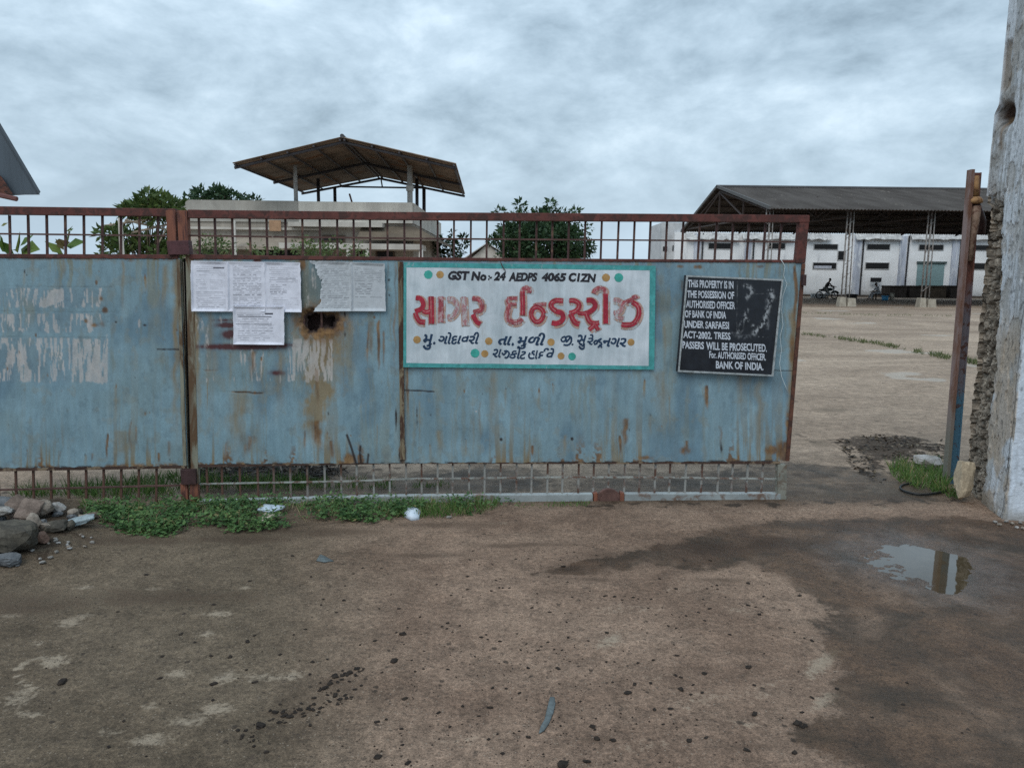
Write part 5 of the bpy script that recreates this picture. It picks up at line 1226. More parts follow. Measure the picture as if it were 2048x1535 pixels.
flake('scrap', 'small blue grey scrap lying on the road below the gate', 'litter', [(632, 1124), (640, 1112), (650, 1114), (668, 1125), (648, 1128)], 0.006, M_rag, 0.001, 0.003)
hose = MB(); hp = [(1896, 984), (1868, 990), (1838, 992), (1810, 986), (1800, 978), (1812, 972), (1840, 972)]
hose.tube([v + Vector((0, 0, gz(v.x, v.y) + 0.012)) for v in [G1(*p) for p in [tuple(q) for q in catmull(hp, 5)]]], 0.008, 6)
tag(hose.build('hose', simple('black rubber', (0.012, 0.012, 0.012), 0.5, 0.2), None, True), 'black hose looped on the damp ground by the gate post', 'hose')

# ------------------------------------------------------------------ receiving post
mpo = Mat('channel post paint', 0.6, 0, 0.35); zz = mpo.n('ShaderNodeSeparateXYZ'); mpo.link(mpo.pos(), zz.inputs[0]); nb = mpo.noise(9, 6, 0.65, vec=mpo.pos((1, 1, 0.35)))
zf = mpo.math('ADD', zz.outputs['Z'], mpo.math('MULTIPLY', mpo.math('SUBTRACT', nb, 0.5), 1.2))
c = mpo.mix(mpo.step(zf, 0.62, 0.95), (0.060, 0.145, 0.215), (0.125, 0.115, 0.135)); c = mpo.mix(mpo.step(zf, 1.25, 1.6), c, (0.135, 0.055, 0.042))
c = mpo.mix(mpo.step(mpo.noise(20, 6, 0.7), 0.54, 0.62), c, (0.075, 0.035, 0.026)); mpo.set('Base Color', c); mpo.bump(nb, 0.5, 0.004)
mpf = Mat('channel flange paint', 0.6, 0, 0.35); zz = mpf.n('ShaderNodeSeparateXYZ'); mpf.link(mpf.pos(), zz.inputs[0]); nb = mpf.noise(12, 6, 0.65, vec=mpf.pos((1, 1, 0.3)))
c = mpf.mix(mpf.step(nb, 0.4, 0.62), (0.23, 0.165, 0.155), (0.15, 0.075, 0.05)); c = mpf.mix(mpf.step(zz.outputs['Z'], 0.25, 0.75), (0.16, 0.155, 0.13), c); mpf.set('Base Color', c)
YP = 5.62
post = thing('gate_post', 'rusty steel channel post with blue painted foot beside the white pillar', 'post', D(1899, 970, YP))
def pbox(name, b, t, y0, y1, mat, bev=0.002):
    (bx0, bx1, by), (tx0, tx1, ty) = b, t; m = MB(); f = lambda x, y: D(x, y, YP)
    lo_ = [f(bx0, by), f(bx1, by)]; hi_ = [f(tx0, ty), f(tx1, ty)]; zb = -0.03
    m.prism([(lo_[0].x, YP + y0, lo_[0].z), (lo_[1].x, YP + y0, lo_[0].z), (lo_[1].x, YP + y1, lo_[0].z), (lo_[0].x, YP + y1, lo_[0].z)],
            [(hi_[0].x, YP + y0, hi_[0].z), (hi_[1].x, YP + y0, hi_[0].z), (hi_[1].x, YP + y1, hi_[0].z), (hi_[0].x, YP + y1, hi_[0].z)])
    return m.build(name, mat, post, bevel=bev)
pbox('web', (1891, 1911, 982), (1943, 1961, 345), 0.0, 0.012, mpo.m); pbox('flange', (1884, 1891, 983), (1935.5, 1943, 340), -0.045, 0.012, mpf.m); pbox('flange', (1909, 1912.5, 982), (1959, 1962.5, 345), -0.008, 0.012, mpo.m)
lt = MB(); lt.tube([D(1951, 352, YP - 0.02), D(1950, 392, YP - 0.02)], 0.026, 8); lt.lathe(D(1950, 400, YP - 0.02), [(0.03, -0.028), (0.05, -0.02), (0.052, 0.0), (0.035, 0.02), (0.01, 0.026)], 12); lt.build('hinge_lug', simple('yellowish rust', (0.30, 0.17, 0.075), 0.7, 0.35, 12, 0.003, col2=(0.13, 0.06, 0.03)), post, True)
lt = MB(); lt.tube([D(1952, 412, YP - 0.02), D(1950, 440, YP - 0.02), D(1946, 470, YP - 0.02), D(1939, 522, YP - 0.02)], [0.036, 0.030, 0.024, 0.02], 8); lt.build('hinge_rod', simple('tan rusty rod', (0.25, 0.17, 0.125), 0.75, 0.35, 14, 0.003, col2=(0.10, 0.045, 0.03)), post, True)
lt = MB(); lt.tube([D(1951, 408, YP - 0.02), D(1958, 425, YP + 0.03), D(1964, 440, YP + 0.10), D(1962, 468, YP + 0.12)], 0.03, 7); lt.build('wall_hook', M_lockplate, post, True)
# ------------------------------------------------------------------ leaves
def leaf_mat(name, a, b, c=None):
    m = Mat(name, 0.55, 0, 0.3); t = m.attr('tone')
    q = m.mix(m.step(t, 0.0, 1.0), a, b)
    if c is not None: q = m.mix(m.step(t, 0.82, 0.95), q, c)
    m.set('Base Color', q)
    tr = m.n('ShaderNodeBsdfTranslucent'); m.link(q, tr.inputs[0]); ms_ = m.n('ShaderNodeMixShader'); ms_.inputs[0].default_value = 0.25
    m.link(m.b.outputs[0], ms_.inputs[1]); m.link(tr.outputs[0], ms_.inputs[2]); m.link(ms_.outputs[0], m.t.nodes['Material Output'].inputs[0])
    return m.m


def unit(a): return a / (np.linalg.norm(a, axis=1)[:, None] + 1e-9)


def leaf_geo(P, Dr, Nm, L, Wd, fold=0.18):
    """one folded leaf per point: 6 vertices, two quads"""
    Dr = unit(Dr); S = unit(np.cross(Dr, Nm)); Nn = np.cross(S, Dr); L = L[:, None]; Wd = Wd[:, None]
    a = P; m_ = P + Dr * L * 0.5 - Nn * Wd * fold; tip = P + Dr * L - Nn * L * 0.12
    l = P + Dr * L * 0.42 + S * Wd * 0.5; r = P + Dr * L * 0.42 - S * Wd * 0.5
    V = np.stack([a, l, m_, r, tip], 1).reshape(-1, 3); n = len(P); b = np.arange(n)[:, None] * 5
    Fq = np.concatenate([b + np.array([[0, 2, 4, 1]]), b + np.array([[0, 3, 4, 2]])], 0)
    return V, Fq, 5


def leaf_obj(name, P, Dr, Nm, L, Wd, tone, mat, parent=None):
    V, Fq, k = leaf_geo(P, Dr, Nm, L, Wd)
    return big_mesh(name, V, Fq, mat, parent, attrs=dict(tone=np.repeat(tone, k)), smooth=False)


def crown(rs, clumps, per, leaf, spread, asp=0.45):
    """clumps: (x,y,z,r). leaves spread through every clump"""
    P = []; Dr = []; T = []
    for (x, y, z, r) in clumps:
        d = unit(rs.normal(size=(per, 3))); rad = r * rs.uniform(0.25, 1.0, per) ** 0.6
        P.append(np.array([x, y, z]) + d * rad[:, None] * np.array([1, 1, 0.8])); Dr.append(d + rs.normal(size=(per, 3)) * 0.6 + np.array([0, 0, spread])); T.append(np.clip(rs.uniform(0, 1) * 0.55 + rs.uniform(0, .45, per), 0, 1))
    P = np.concatenate(P); Dr = np.concatenate(Dr); T = np.concatenate(T); n = len(P)
    L = leaf * rs.uniform(0.6, 1.3, n)
    return P, Dr, unit(rs.normal(size=(n, 3)) + np.array([0, 0, 0.8])), L, L * asp * rs.uniform(0.8, 1.2, n), T


M_bark = simple('grey brown bark', (0.13, 0.10, 0.075), 0.9, 0.3, 8, 0.01)
LM1 = leaf_mat('mid green foliage', (0.038, 0.075, 0.020), (0.115, 0.165, 0.045), (0.20, 0.19, 0.055)); LM2 = leaf_mat('dark green foliage', (0.018, 0.045, 0.020), (0.050, 0.095, 0.038))
LM3 = leaf_mat('bluish weed leaf', (0.030, 0.078, 0.026), (0.125, 0.225, 0.070), (0.22, 0.20, 0.085)); LM4 = leaf_mat('fresh grass', (0.045, 0.105, 0.020), (0.12, 0.20, 0.05), (0.25, 0.22, 0.10)); LM5 = leaf_mat('large pale leaf', (0.085, 0.15, 0.03), (0.20, 0.25, 0.06), (0.13, 0.10, 0.04))


def tree(name, label, cat, base, clumps, per, leaf, mat, seed, trunk_r=0.12, spread=0.2, group=None, asp=0.45, limb=True):
    rs = np.random.RandomState(seed); t = thing(name, label, cat, base, group)
    tb = MB(); cz = np.mean([c[2] for c in clumps]); cx_ = np.mean([c[0] for c in clumps]); cy_ = np.mean([c[1] for c in clumps])
    top = Vector((cx_, cy_, cz)); b = Vector(base); fork = b.lerp(top, 0.45)
    tb.tube([b, b.lerp(fork, 0.5) + Vector((0.04, 0, 0)), fork, top], [trunk_r, trunk_r * 0.85, trunk_r * 0.7, trunk_r * 0.3], 7)
    if limb:
        for c in clumps[::max(1, len(clumps) // 22)]:
            e = Vector(c[:3]); mid = fork.lerp(e, 0.5) + Vector((0, 0, 0.08 * (e - fork).length))
            tb.tube([fork, mid, e], [trunk_r * 0.4, trunk_r * 0.25, trunk_r * 0.1], 5)
    tb.build('trunk', M_bark, t, True)
    leaf_obj('crown', *crown(rs, clumps, per, leaf, spread, asp), mat, t)
    return t


rs = np.random.RandomState(12)
LM6 = leaf_mat('pale bush leaf', (0.055, 0.095, 0.030), (0.14, 0.19, 0.07), (0.20, 0.20, 0.09))
# round tree beyond the yard
c = D(1083, 485, 52); rr = 98 * 52 / F; cl_ = []
for _ in range(210):
    d = unit(rs.normal(size=(1, 3)))[0]; k_ = rs.uniform(0.45, 0.95)
    cl_.append((c.x + d[0] * rr * k_, c.y + d[1] * rr * k_, c.z - 0.2 + d[2] * rr * 0.74 * k_, rs.uniform(0.35, 0.75)))
for px, py in [(1180, 492), (1172, 500), (985, 480), (1000, 425), (1040, 410), (1100, 408), (1150, 425)]: q = D(px, py, 52); cl_.append((q.x, q.y, q.z, 0.4))
tree('round_tree', 'dense round dark tree beyond the yard seen through the gate rods', 'tree', (c.x, c.y, 0), cl_, 75, 0.30, LM2, 21, 0.25)
# small tree by the house end
cl_ = []
for px, py, r, n in [(300, 384, 0.16, 2), (318, 395, 0.2, 3), (290, 400, 0.18, 3), (275, 410, 0.2, 4), (330, 408, 0.2, 4), (345, 404, 0.15, 2), (262, 412, 0.14, 2), (305, 415, 0.25, 4), (225, 460, 0.22, 4), (255, 470, 0.25, 4), (230, 490, 0.25, 4), (300, 480, 0.3, 5), (340, 490, 0.25, 4), (350, 470, 0.2, 3), (270, 495, 0.3, 4), (320, 500, 0.3, 4)]:
    for _ in range(n): q = D(px + rs.uniform(-9, 9), py + 9 + rs.uniform(-6, 6), 16 + rs.uniform(-.5, .5)); cl_.append((q.x, q.y, q.z, r))
q = D(290, 500, 16); t1 = tree('leafy_tree', 'light green tree with open crown at the left end of the house', 'tree', (q.x, 16, 0), cl_, 42, 0.16, LM1, 22, 0.06, 0.3)
tw = MB()
for a, b_ in [((205, 452), (352, 432)), ((250, 440), (345, 462)), ((236, 472), (352, 445)), ((310, 500), (350, 428)), ((225, 480), (262, 428))]: tw.tube([D(*a, 15.6), D(*b_, 15.8)], 0.022, 5)
tw.build('dead_branch', simple('bleached twig', (0.33, 0.27, 0.21), 0.9, 0.3), t1)
po = MB(); q0 = D(245, 520, 12.5); po.tube([(q0.x, 12.5, 0), tuple(D(240, 436, 12.5))], [0.045, 0.035], 8)
tag(po.build('pole', simple('whitewashed pole', (0.52, 0.46, 0.40), 0.8, 0.2), None, True), 'thin whitewashed pole standing before the light green tree', 'pole')
cl_ = []
for px, py, r, n in [(400, 384, .3, 3), (396, 376, .25, 2), (435, 378, .35, 5), (430, 392, .5, 6), (455, 385, .4, 4), (470, 392, .35, 3), (490, 388, .25, 2), (505, 392, .22, 2), (415, 396, .4, 4), (446, 374, .2, 2), (385, 397, .3, 2)]:
    for _ in range(n): q = D(px + rs.uniform(-6, 6), py + 9 + rs.uniform(-4, 5), 37 + rs.uniform(-.6, .6)); cl_.append((q.x, q.y, q.z, r))
q = D(440, 400, 37); tree('leafy_tree', 'dark green treetop showing above the house parapet', 'tree', (q.x, 37, 0), cl_, 34, 0.26, LM2, 23, 0.12, 0.3)
cl_ = []
for px, py, r, n in [(898, 465, .12, 1), (893, 480, .2, 2), (880, 490, .25, 3), (905, 492, .3, 3), (925, 485, .2, 2), (918, 500, .3, 3), (900, 510, .35, 4), (878, 505, .25, 3), (930, 472, .1, 1)]:
    for _ in range(n): q = D(px + rs.uniform(-5, 5), py + rs.uniform(-4, 4), 30 + rs.uniform(-.4, .4)); cl_.append((q.x, q.y, q.z, r))
q = D(900, 520, 30); tree('sapling', 'thin sapling with sparse leaves at the right end of the house', 'tree', (q.x, 30, 0), cl_, 17, 0.20, LM2, 24, 0.04, 0.2)
for k_, (px0, px1, ytop, nn, lab) in enumerate([(400, 470, 478, 16, 'light green bush under the house wall, beside the small tree'), (495, 560, 492, 9, 'low pale bush in front of the dark windows of the house'), (590, 695, 482, 24, 'wide bush before the veranda of the house'), (705, 735, 492, 5, 'small bush between the two white veranda posts')]):
    cl_ = []
    for _ in range(nn): q = D(rs.uniform(px0, px1), rs.uniform(ytop, ytop + 34), 20.5 + rs.uniform(-.4, .4)); cl_.append((q.x, q.y, q.z, rs.uniform(.14, .26)))
    q = D((px0 + px1) / 2, 520, 20.5); tree('bush', lab, 'bush', (q.x, 20.5, 0), cl_, 20, 0.12, LM6, 30 + k_, 0.03, 0.3)
# plant with big leaves behind the left gate leaf
pl = thing('broad_leaf_plant', 'gangly plant with big pale leaves behind the left gate leaf', 'plant', (D(90, 530, 6.6).x, 6.6, 0))
stm = MB(); r0 = Vector((D(90, 530, 6.6).x, 6.6, 0))
LP = []; LD = []; LL = []; LN = []
for (px, py), tgt, ln in [((28, 508), (-8, 480), .16), ((36, 506), (30, 462), .20), ((40, 492), (62, 468), .17), ((38, 500), (24, 498), .14), ((42, 498), (70, 494), .12), ((10, 500), (-6, 470), .16), ((126, 508), (92, 482), .17), ((128, 500), (112, 478), .14), ((130, 494), (118, 472), .13), ((132, 492), (164, 480), .13), ((138, 462), (140, 450), .10), ((140, 462), (146, 456), .08), ((60, 494), (44, 497), .08), ((2, 452), (14, 445), .1), ((128, 510), (110, 500), .1)]:
    a = D(px, py, 6.6); b_ = D(*tgt, 6.5 + 0.1 * math.sin(px)); LP.append(a); LD.append(b_ - a); LL.append((b_ - a).length * 1.05); LN.append((0.35 * math.sin(px * 3.1), -0.8, 0.55))
for a in [[(90, 600), (60, 540), (36, 508)], [(90, 600), (115, 540), (130, 508), (133, 490)], [(60, 540), (30, 520), (8, 500)], [(131, 500), (136, 475), (139, 462)]]: stm.tube([r0 if p == (90, 600) else D(*p, 6.6) for p in a], 0.008, 5)
stm.build('stem', simple('green stem', (0.10, 0.13, 0.05), 0.7, 0.2), pl, True)
LP = np.array([tuple(v) for v in LP]); LD = np.array([tuple(v) for v in LD]); LL = np.array(LL)
leaf_obj('foliage', LP, LD, np.array(LN), LL, LL * 0.5, rs.uniform(0, 1, len(LL)), LM5, pl)


# ------------------------------------------------------------------ weeds and grass
def scatter(poly, n, rs, z=0.0):
    poly = np.array(poly, float); lo_ = poly.min(0); hi_ = poly.max(0); out_ = []
    while len(out_) < n:
        q = rs.uniform(lo_, hi_, (n * 2, 2)); q = q[poly_sd(q, poly) > 0]; out_ += list(q)
    q = np.array(out_[:n]); g = on_ground(q[:, 0], q[:, 1]); g[:, 2] = gheight(g[:, 0], g[:, 1]); return q, g


WEED = [(150, 1042), (175, 1060), (215, 1070), (330, 1072), (400, 1064), (470, 1066), (560, 1058), (600, 1042), (660, 1042), (745, 1048), (800, 1042), (850, 1034), (960, 1030), (1010, 1018), (1010, 1006), (800, 1006), (600, 1004), (400, 1008), (250, 1014), (170, 1022)]
P_ = []; D_ = []; L_ = []; W_ = []; T_ = []
q, g = scatter(WEED, 600, rs)
dens = fbm(q[:, 0] / 45, q[:, 1] / 25, 130, 3)
for (px, py), b_, dn in zip(q, g, dens):
    if dn < 0.415: continue
    if 505 < px < 580 and 1016 < py < 1046 and rs.rand() < 0.8: continue
    h = rs.uniform(0.02, 0.085) * (0.6 + dn); sd_ = sstep(0.0, 26, 1075 - py) * 0.6 + 0.4
    n = rs.randint(10, 24); tone0 = rs.uniform(0, 0.6)
    for _ in range(n):
        o_ = rs.normal(size=3) * np.array([0.035, 0.025, 0]); zz_ = h * rs.uniform(0.1, 1.0) * sd_
        P_.append(b_ + o_ + np.array([0, 0, zz_])); D_.append(np.array([rs.normal(), rs.normal() - 0.3, rs.uniform(-0.1, 0.7)])); L_.append(rs.uniform(0.014, 0.036)); W_.append(L_[-1] * rs.uniform(0.45, 0.75)); T_.append(min(1, tone0 + rs.uniform(0, 0.4)))
n = len(P_)
tag(leaf_obj('weeds', np.array(P_), np.array(D_), unit(rs.normal(size=(n, 3)) * 0.5 + np.array([0, -0.3, 1.0])), np.array(L_), np.array(W_), np.array(T_), LM3), kind='stuff')


def blades(name, areas, mat, seed, wid=0.0035):
    rs = np.random.RandomState(seed); P = []; Dd = []; L = []; T = []
    for poly, n, h0, h1 in areas:
        q, g = scatter(poly, n, rs); dn = fbm(q[:, 0] / 18, q[:, 1] / 14, seed, 3)
        k = dn > 0.38; g = g[k]; P.append(g); m = len(g); Dd.append(np.stack([rs.normal(0, .45, m), rs.normal(0, .45, m), np.ones(m)], 1)); L.append(rs.uniform(h0, h1, m) * (0.5 + dn[k])); T.append(np.clip(rs.uniform(0, 1, m), 0, 1))
    P = np.concatenate(P); Dd = np.concatenate(Dd); L = np.concatenate(L); T = np.concatenate(T)
    o = leaf_obj(name, P, Dd, unit(rs.normal(size=(len(P), 3)) + np.array([0, -1, 0])), L, np.full(len(P), wid) * rs.uniform(.7, 1.6, len(P)), T, mat)
    return tag(o, kind='stuff')


blades('grass', [([(760, 1035), (850, 1040), (960, 1030), (1000, 1012), (1000, 1004), (780, 1005)], 1500, 0.03, 0.085), ([(1030, 1016), (1180, 1014), (1180, 1006), (1030, 1006)], 200, 0.01, 0.035), ([(400, 1020), (760, 1030), (760, 1006), (400, 1008)], 500, 0.03, 0.08), ([(160, 1030), (400, 1030), (400, 1010), (160, 1018)], 400, 0.03, 0.08),
                 ([(250, 1068), (350, 1078), (350, 1070), (250, 1060)], 150, 0.01, 0.03)], LM4, 41)
blades('dry_grass', [([(170, 1050), (330, 1066), (560, 1052), (800, 1040), (960, 1024), (960, 1006), (600, 1006), (200, 1020)], 420, 0.03, 0.10)], leaf_mat('straw', (0.22, 0.18, 0.09), (0.36, 0.30, 0.17)), 47, 0.0028)
blades('yard_grass', [([(30, 1000), (150, 1005), (355, 998), (400, 985), (620, 985), (620, 965), (400, 965), (340, 960), (200, 978), (30, 990)], 2300, 0.05, 0.13), ([(620, 980), (790, 978), (790, 962), (700, 958), (620, 966)], 500, 0.03, 0.07), ([(820, 978), (900, 975), (900, 965), (820, 966)], 120, 0.02, 0.05)], LM4, 42, 0.005)
blades('post_grass', [([(1775, 945), (1800, 930), (1835, 925), (1880, 930), (1895, 975), (1900, 992), (1850, 985), (1800, 968)], 1300, 0.04, 0.12), ([(1900, 980), (1916, 985), (1918, 1000), (1895, 996)], 120, 0.03, 0.07)], LM4, 43, 0.005)
blades('seam_grass', [([(1585, 664), (1640, 671), (1760, 687), (1890, 712), (1975, 728), (1975, 735), (1890, 720), (1760, 692), (1640, 675), (1585, 668)], 1500, 0.04, 0.13), ([(1590, 624), (1700, 629), (1935, 632), (1935, 634), (1700, 631.5), (1590, 627)], 500, 0.04, 0.12)], leaf_mat('dull seam grass', (0.06, 0.085, 0.03), (0.14, 0.15, 0.06)), 44, 0.012)
# leaf litter and mud behind the gap
q, g = scatter([(1670, 882), (1760, 868), (1885, 882), (1890, 925), (1830, 940), (1770, 970), (1715, 950)], 1500, rs); g = g[fbm(q[:, 0] / 16, q[:, 1] / 9, 170, 3) > 0.52]; n = len(g)
lit = leaf_obj('leaf_litter', g + np.array([0, 0, 0.003]), rs.normal(size=(n, 3)) * np.array([1, 1, .25]), unit(rs.normal(size=(n, 3)) * .4 + np.array([0, 0, 1])), rs.uniform(.02, .06, n), rs.uniform(.012, .03, n), rs.uniform(0, 1, n), leaf_mat('rotting leaves', (0.020, 0.013, 0.008), (0.060, 0.040, 0.024), (0.20, 0.16, 0.11)))
tag(lit, kind='stuff')
q, g = scatter([(380, 930), (640, 930), (700, 945), (640, 960), (540, 968), (380, 965)], 1200, rs); n = len(g)
lit = leaf_obj('dead_twigs', g + np.array([0, 0, 0.02]), rs.normal(size=(n, 3)) * np.array([1, .6, .3]), unit(rs.normal(size=(n, 3)) * .6 + np.array([0, 0, 1])), rs.uniform(.04, .14, n), rs.uniform(.008, .02, n), rs.uniform(0, 1, n), leaf_mat('dark brushwood', (0.018, 0.015, 0.012), (0.07, 0.055, 0.045), (0.24, 0.19, 0.15)))
tag(lit, kind='stuff')
# ------------------------------------------------------------------ house with the rooftop canopy
def wallmat(name, col, col2, scale=1.2):
    m = Mat(name, 0.9, 0, 0.2)
    c = m.mix(m.step(m.noise(scale, 6, 0.65, 0.3), 0.35, 0.7), col, col2); c = m.mix(1.0, c, m.grey(m.noise(2.5, 6, 0.65, vec=m.pos((1, 1, 0.12))), 0.8, 1.12), 'MULTIPLY')
    m.set('Base Color', c); m.bump(m.noise(14, 4), 0.2, 0.01); return m.m


YH = 24.0
M_hw = wallmat('weathered house plaster', (0.40, 0.36, 0.31), (0.27, 0.24, 0.20)); M_hp = wallmat('pale parapet plaster', (0.62, 0.59, 0.53), (0.50, 0.475, 0.43)); M_hg = wallmat('grey parapet plaster', (0.38, 0.365, 0.33), (0.30, 0.285, 0.255))
M_hs = wallmat('mossy sunshade concrete', (0.20, 0.165, 0.125), (0.12, 0.10, 0.08)); M_wh = wallmat('old whitewash', (0.56, 0.53, 0.48), (0.42, 0.39, 0.35)); M_dk = simple('dark window opening', (0.012, 0.012, 0.013), 0.4, 0.2)
xl = D(352, 450, YH).x; xm = D(600, 450, YH).x; xr = D(826, 450, YH).x; zp = D(700, 404.5, YH).z; zpl = D(450, 402, YH + .35).z
house = thing('house', 'low flat roofed plaster house with sunshades behind the gate', 'house', ((xl + xr) / 2, YH, 0))
MB().box(xl, xr, YH, YH + 9, -0.1, zp - 0.55).build('wall', M_hw, house)
pp = MB(); pp.box(xm, xr, YH - 0.12, YH + 0.03, zp - 0.62, zp); pp.box(xr - 0.12, xr + 0.03, YH + 0.033, YH + 9, zp - 0.62, zp); pp.build('parapet', M_hp, house)
pp = MB(); pp.box(xl - 0.05, xm - 0.004, YH - 0.05, YH + 0.09, zp - 0.62, zpl - 0.01); pp.build('parapet', M_hg, house)
z1 = D(800, 452, YH).z; z0 = D(800, 475, YH - 0.7).z
ss = MB(); xo = D(872, 475, YH - .7).x
ss.prism([(xm + 1.9, YH - 0.004, z1 - 0.09), (xr + 0.02, YH - 0.004, z1 - 0.09), (xo, YH - 0.75, z0 - 0.09), (xm + 1.9, YH - 0.75, z0 - 0.09)], [(xm + 1.9, YH - 0.004, z1), (xr + 0.02, YH - 0.004, z1), (xo, YH - 0.75, z0), (xm + 1.9, YH - 0.75, z0)])
ss.prism([(xr + 0.04, YH, z1 - 0.09), (xr + 0.04, YH + 8.8, z1 - 0.09), (xo, YH + 8.8, z0 - 0.09), (xo, YH - 0.74, z0 - 0.09)], [(xr + 0.04, YH, z1), (xr + 0.04, YH + 8.8, z1), (xo, YH + 8.8, z0), (xo, YH - 0.74, z0)])
ss.build('sunshade', M_hs, house)
ss = MB(); za = D(500, 470, YH - .6).z; zb = D(500, 492, YH - .9).z; ss.prism([(xl + 0.2, YH - 0.004, za - .1), (xm + 0.4, YH - 0.004, za - .1), (xm + .4, YH - 0.9, zb - .1), (xl + .2, YH - .9, zb - .1)], [(xl + 0.2, YH - 0.004, za), (xm + 0.4, YH - 0.004, za), (xm + .4, YH - 0.9, zb), (xl + .2, YH - .9, zb)]); ss.build('sunshade', wallmat('buff sunshade', (0.36, 0.31, 0.25), (0.27, 0.23, 0.19)), house)
zc2 = D(500, 457, YH).z; MB().box(xl, D(640, 457, YH).x, YH - 0.16, YH - 0.055, zc2 - 0.04, zc2 + 0.03).build('string_course', M_wh, house)
zv = D(720, 492, YH - 1.3).z; vs_ = MB(); xv0 = D(560, 492, YH - 1.3).x; xv1 = D(842, 492, YH - 1.3).x
vs_.box(xv0, xv1, YH - 1.4, YH - 0.004, zv - 0.09, zv + 0.07); vs_.build('veranda_slab', M_wh, house)
zt = D(600, 450, YH - .6).z; MB().box(D(585, 450, YH).x, D(770, 450, YH).x, YH - 0.5, YH - 0.004, zt - 0.03, zt + 0.10).build('ledge', M_wh, house)
for px in (697, 735, 842): cB = D(px, 500, YH - 1.3); MB().tube([(cB.x, YH - 1.32, -0.05), (cB.x, YH - 1.32, zv - 0.092)], 0.065, 10).build('veranda_post', M_wh, house, True)
cB = D(470, 480, YH - 1.1); MB().tube([(cB.x, YH - 1.15, -.05), (cB.x, YH - 1.15, D(470, 441, YH - 1.1).z)], 0.055, 10).build('veranda_post', M_wh, house, True)
M_fr = simple('brown timber frame', (0.10, 0.07, 0.05), 0.7, 0.3)
for px0, px1, py0, py1 in [(402, 452, 494, 545), (505, 600, 496, 545), (645, 690, 470, 484), (712, 742, 500, 545), (752, 790, 500, 550)]:
    a = D(px0, py0, YH); b_ = D(px1, py1, YH); w = MB(); w.box(a.x, b_.x, YH - 0.035, YH - 0.003, b_.z, a.z); wo = w.build('window', M_fr, house)
    g_ = MB(); g_.box(a.x + .05, b_.x - .05, YH - 0.042, YH - 0.036, b_.z + .05, a.z - .05); g_.build('pane', M_dk, wo)
tp = MB(); a = D(538, 440, YH - .2); b_ = D(562, 462, YH - .2); tp.box(a.x, b_.x, YH - 0.2, YH - 0.17, b_.z, a.z); tag(tp.build('tarpaulin', simple('orange buff cloth', (0.42, 0.26, 0.16), 0.9, 0.2)), 'orange buff cloth hung on the house wall under the parapet', 'cloth')
rod = MB(); rod.tube([D(707, 428, YH - .02), D(704, 405, YH), D(699, 388, YH + .1)], 0.03, 6); rod.build('rod', M_bar, house)

# canopy on the roof
Yn, Yf = 22.6, 31.6
can = thing('roof_canopy', 'open gabled sheet metal canopy on posts above the flat roofed house', 'canopy', (D(690, 400, 27).x, 27, zp))
nL, nR_, nr_ = D(465, 328, Yn), D(912, 329, Yn), D(684, 276, Yn); fL, fR, fr_ = D(605, 384, Yf), D(930, 389, Yf), D(762, 354, Yf)
mc = Mat('brown corrugated sheet', 0.75, 0, 0.3); nb = mc.noise(1.6, 6, 0.65)
cc = mc.mix(mc.step(nb, 0.38, 0.62), (0.155, 0.115, 0.085), (0.25, 0.185, 0.14)); cc = mc.mix(mc.step(mc.noise(0.9, 5, 0.6), 0.55, 0.64), cc, (0.20, 0.10, 0.05)); mc.set('Base Color', cc)


def corrugated(name, a, b, c_, d, nwave, amp, mat, par, thick=0.012):
    """sheet a-b (one edge) to d-c (the other): waves run from a-b to d-c, and the sheet has two faces"""
    n = nwave * 4 + 1; nrm = (Vector(b) - Vector(a)).cross(Vector(d) - Vector(a)).normalized(); V = []
    for lay in (0, -thick):
        for i in range(n):
            t = i / (n - 1); w = nrm * (amp * math.sin(2 * math.pi * nwave * t) + lay); V += [Vector(a).lerp(Vector(b), t) + w, Vector(d).lerp(Vector(c_), t) + w]
    m = MB(); m.v = V; k = 2 * n
    for i in range(n - 1): m.f += [(2 * i, 2 * i + 2, 2 * i + 3, 2 * i + 1), (k + 2 * i, k + 2 * i + 1, k + 2 * i + 3, k + 2 * i + 2), (2 * i, k + 2 * i, k + 2 * i + 2, 2 * i + 2), (2 * i + 1, 2 * i + 3, k + 2 * i + 3, k + 2 * i + 1)]
    m.f += [(0, 1, k + 1, k), (2 * n - 2, k + 2 * n - 2, k + 2 * n - 1, 2 * n - 1)]
    return m.build(name, mat, par)


up3 = Vector((0, 0, 0.03))
corrugated('roof_sheet', nL + up3, fL + up3, fr_ + up3, nr_ + up3, 36, 0.018, mc.m, can); corrugated('roof_sheet', nR_ + up3, fR + up3, fr_ + up3, nr_ + up3, 36, 0.018, mc.m, can)
MB().tube([nr_ + up3 * 2, fr_ + up3 * 2], 0.06, 8).build('ridge_cap', simple('dark ridge', (0.06, 0.06, 0.065), 0.6, 0.2), can)
M_pur = simple('dark canopy steel', (0.055, 0.05, 0.055), 0.6, 0.3); dn_ = Vector((0, 0, -0.035))
for k_ in range(5):
    t = (0.02, 0.26, 0.5, 0.74, 0.98)[k_]; MB().tube([nL.lerp(nr_, t) + dn_, fL.lerp(fr_, t) + dn_], 0.032, 6).build('purlin', M_pur, can); MB().tube([nR_.lerp(nr_, t) + dn_, fR.lerp(fr_, t) + dn_], 0.032, 6).build('purlin', M_pur, can)
for t in (0.02, 0.5, 0.98):
    for e0, e1 in ((nL, fL), (nR_, fR)):
        MB().tube([e0.lerp(e1, t) + dn_ * 2.4, nr_.lerp(fr_, t) + dn_ * 2.4], 0.045, 6).build('rafter', M_pur, can)
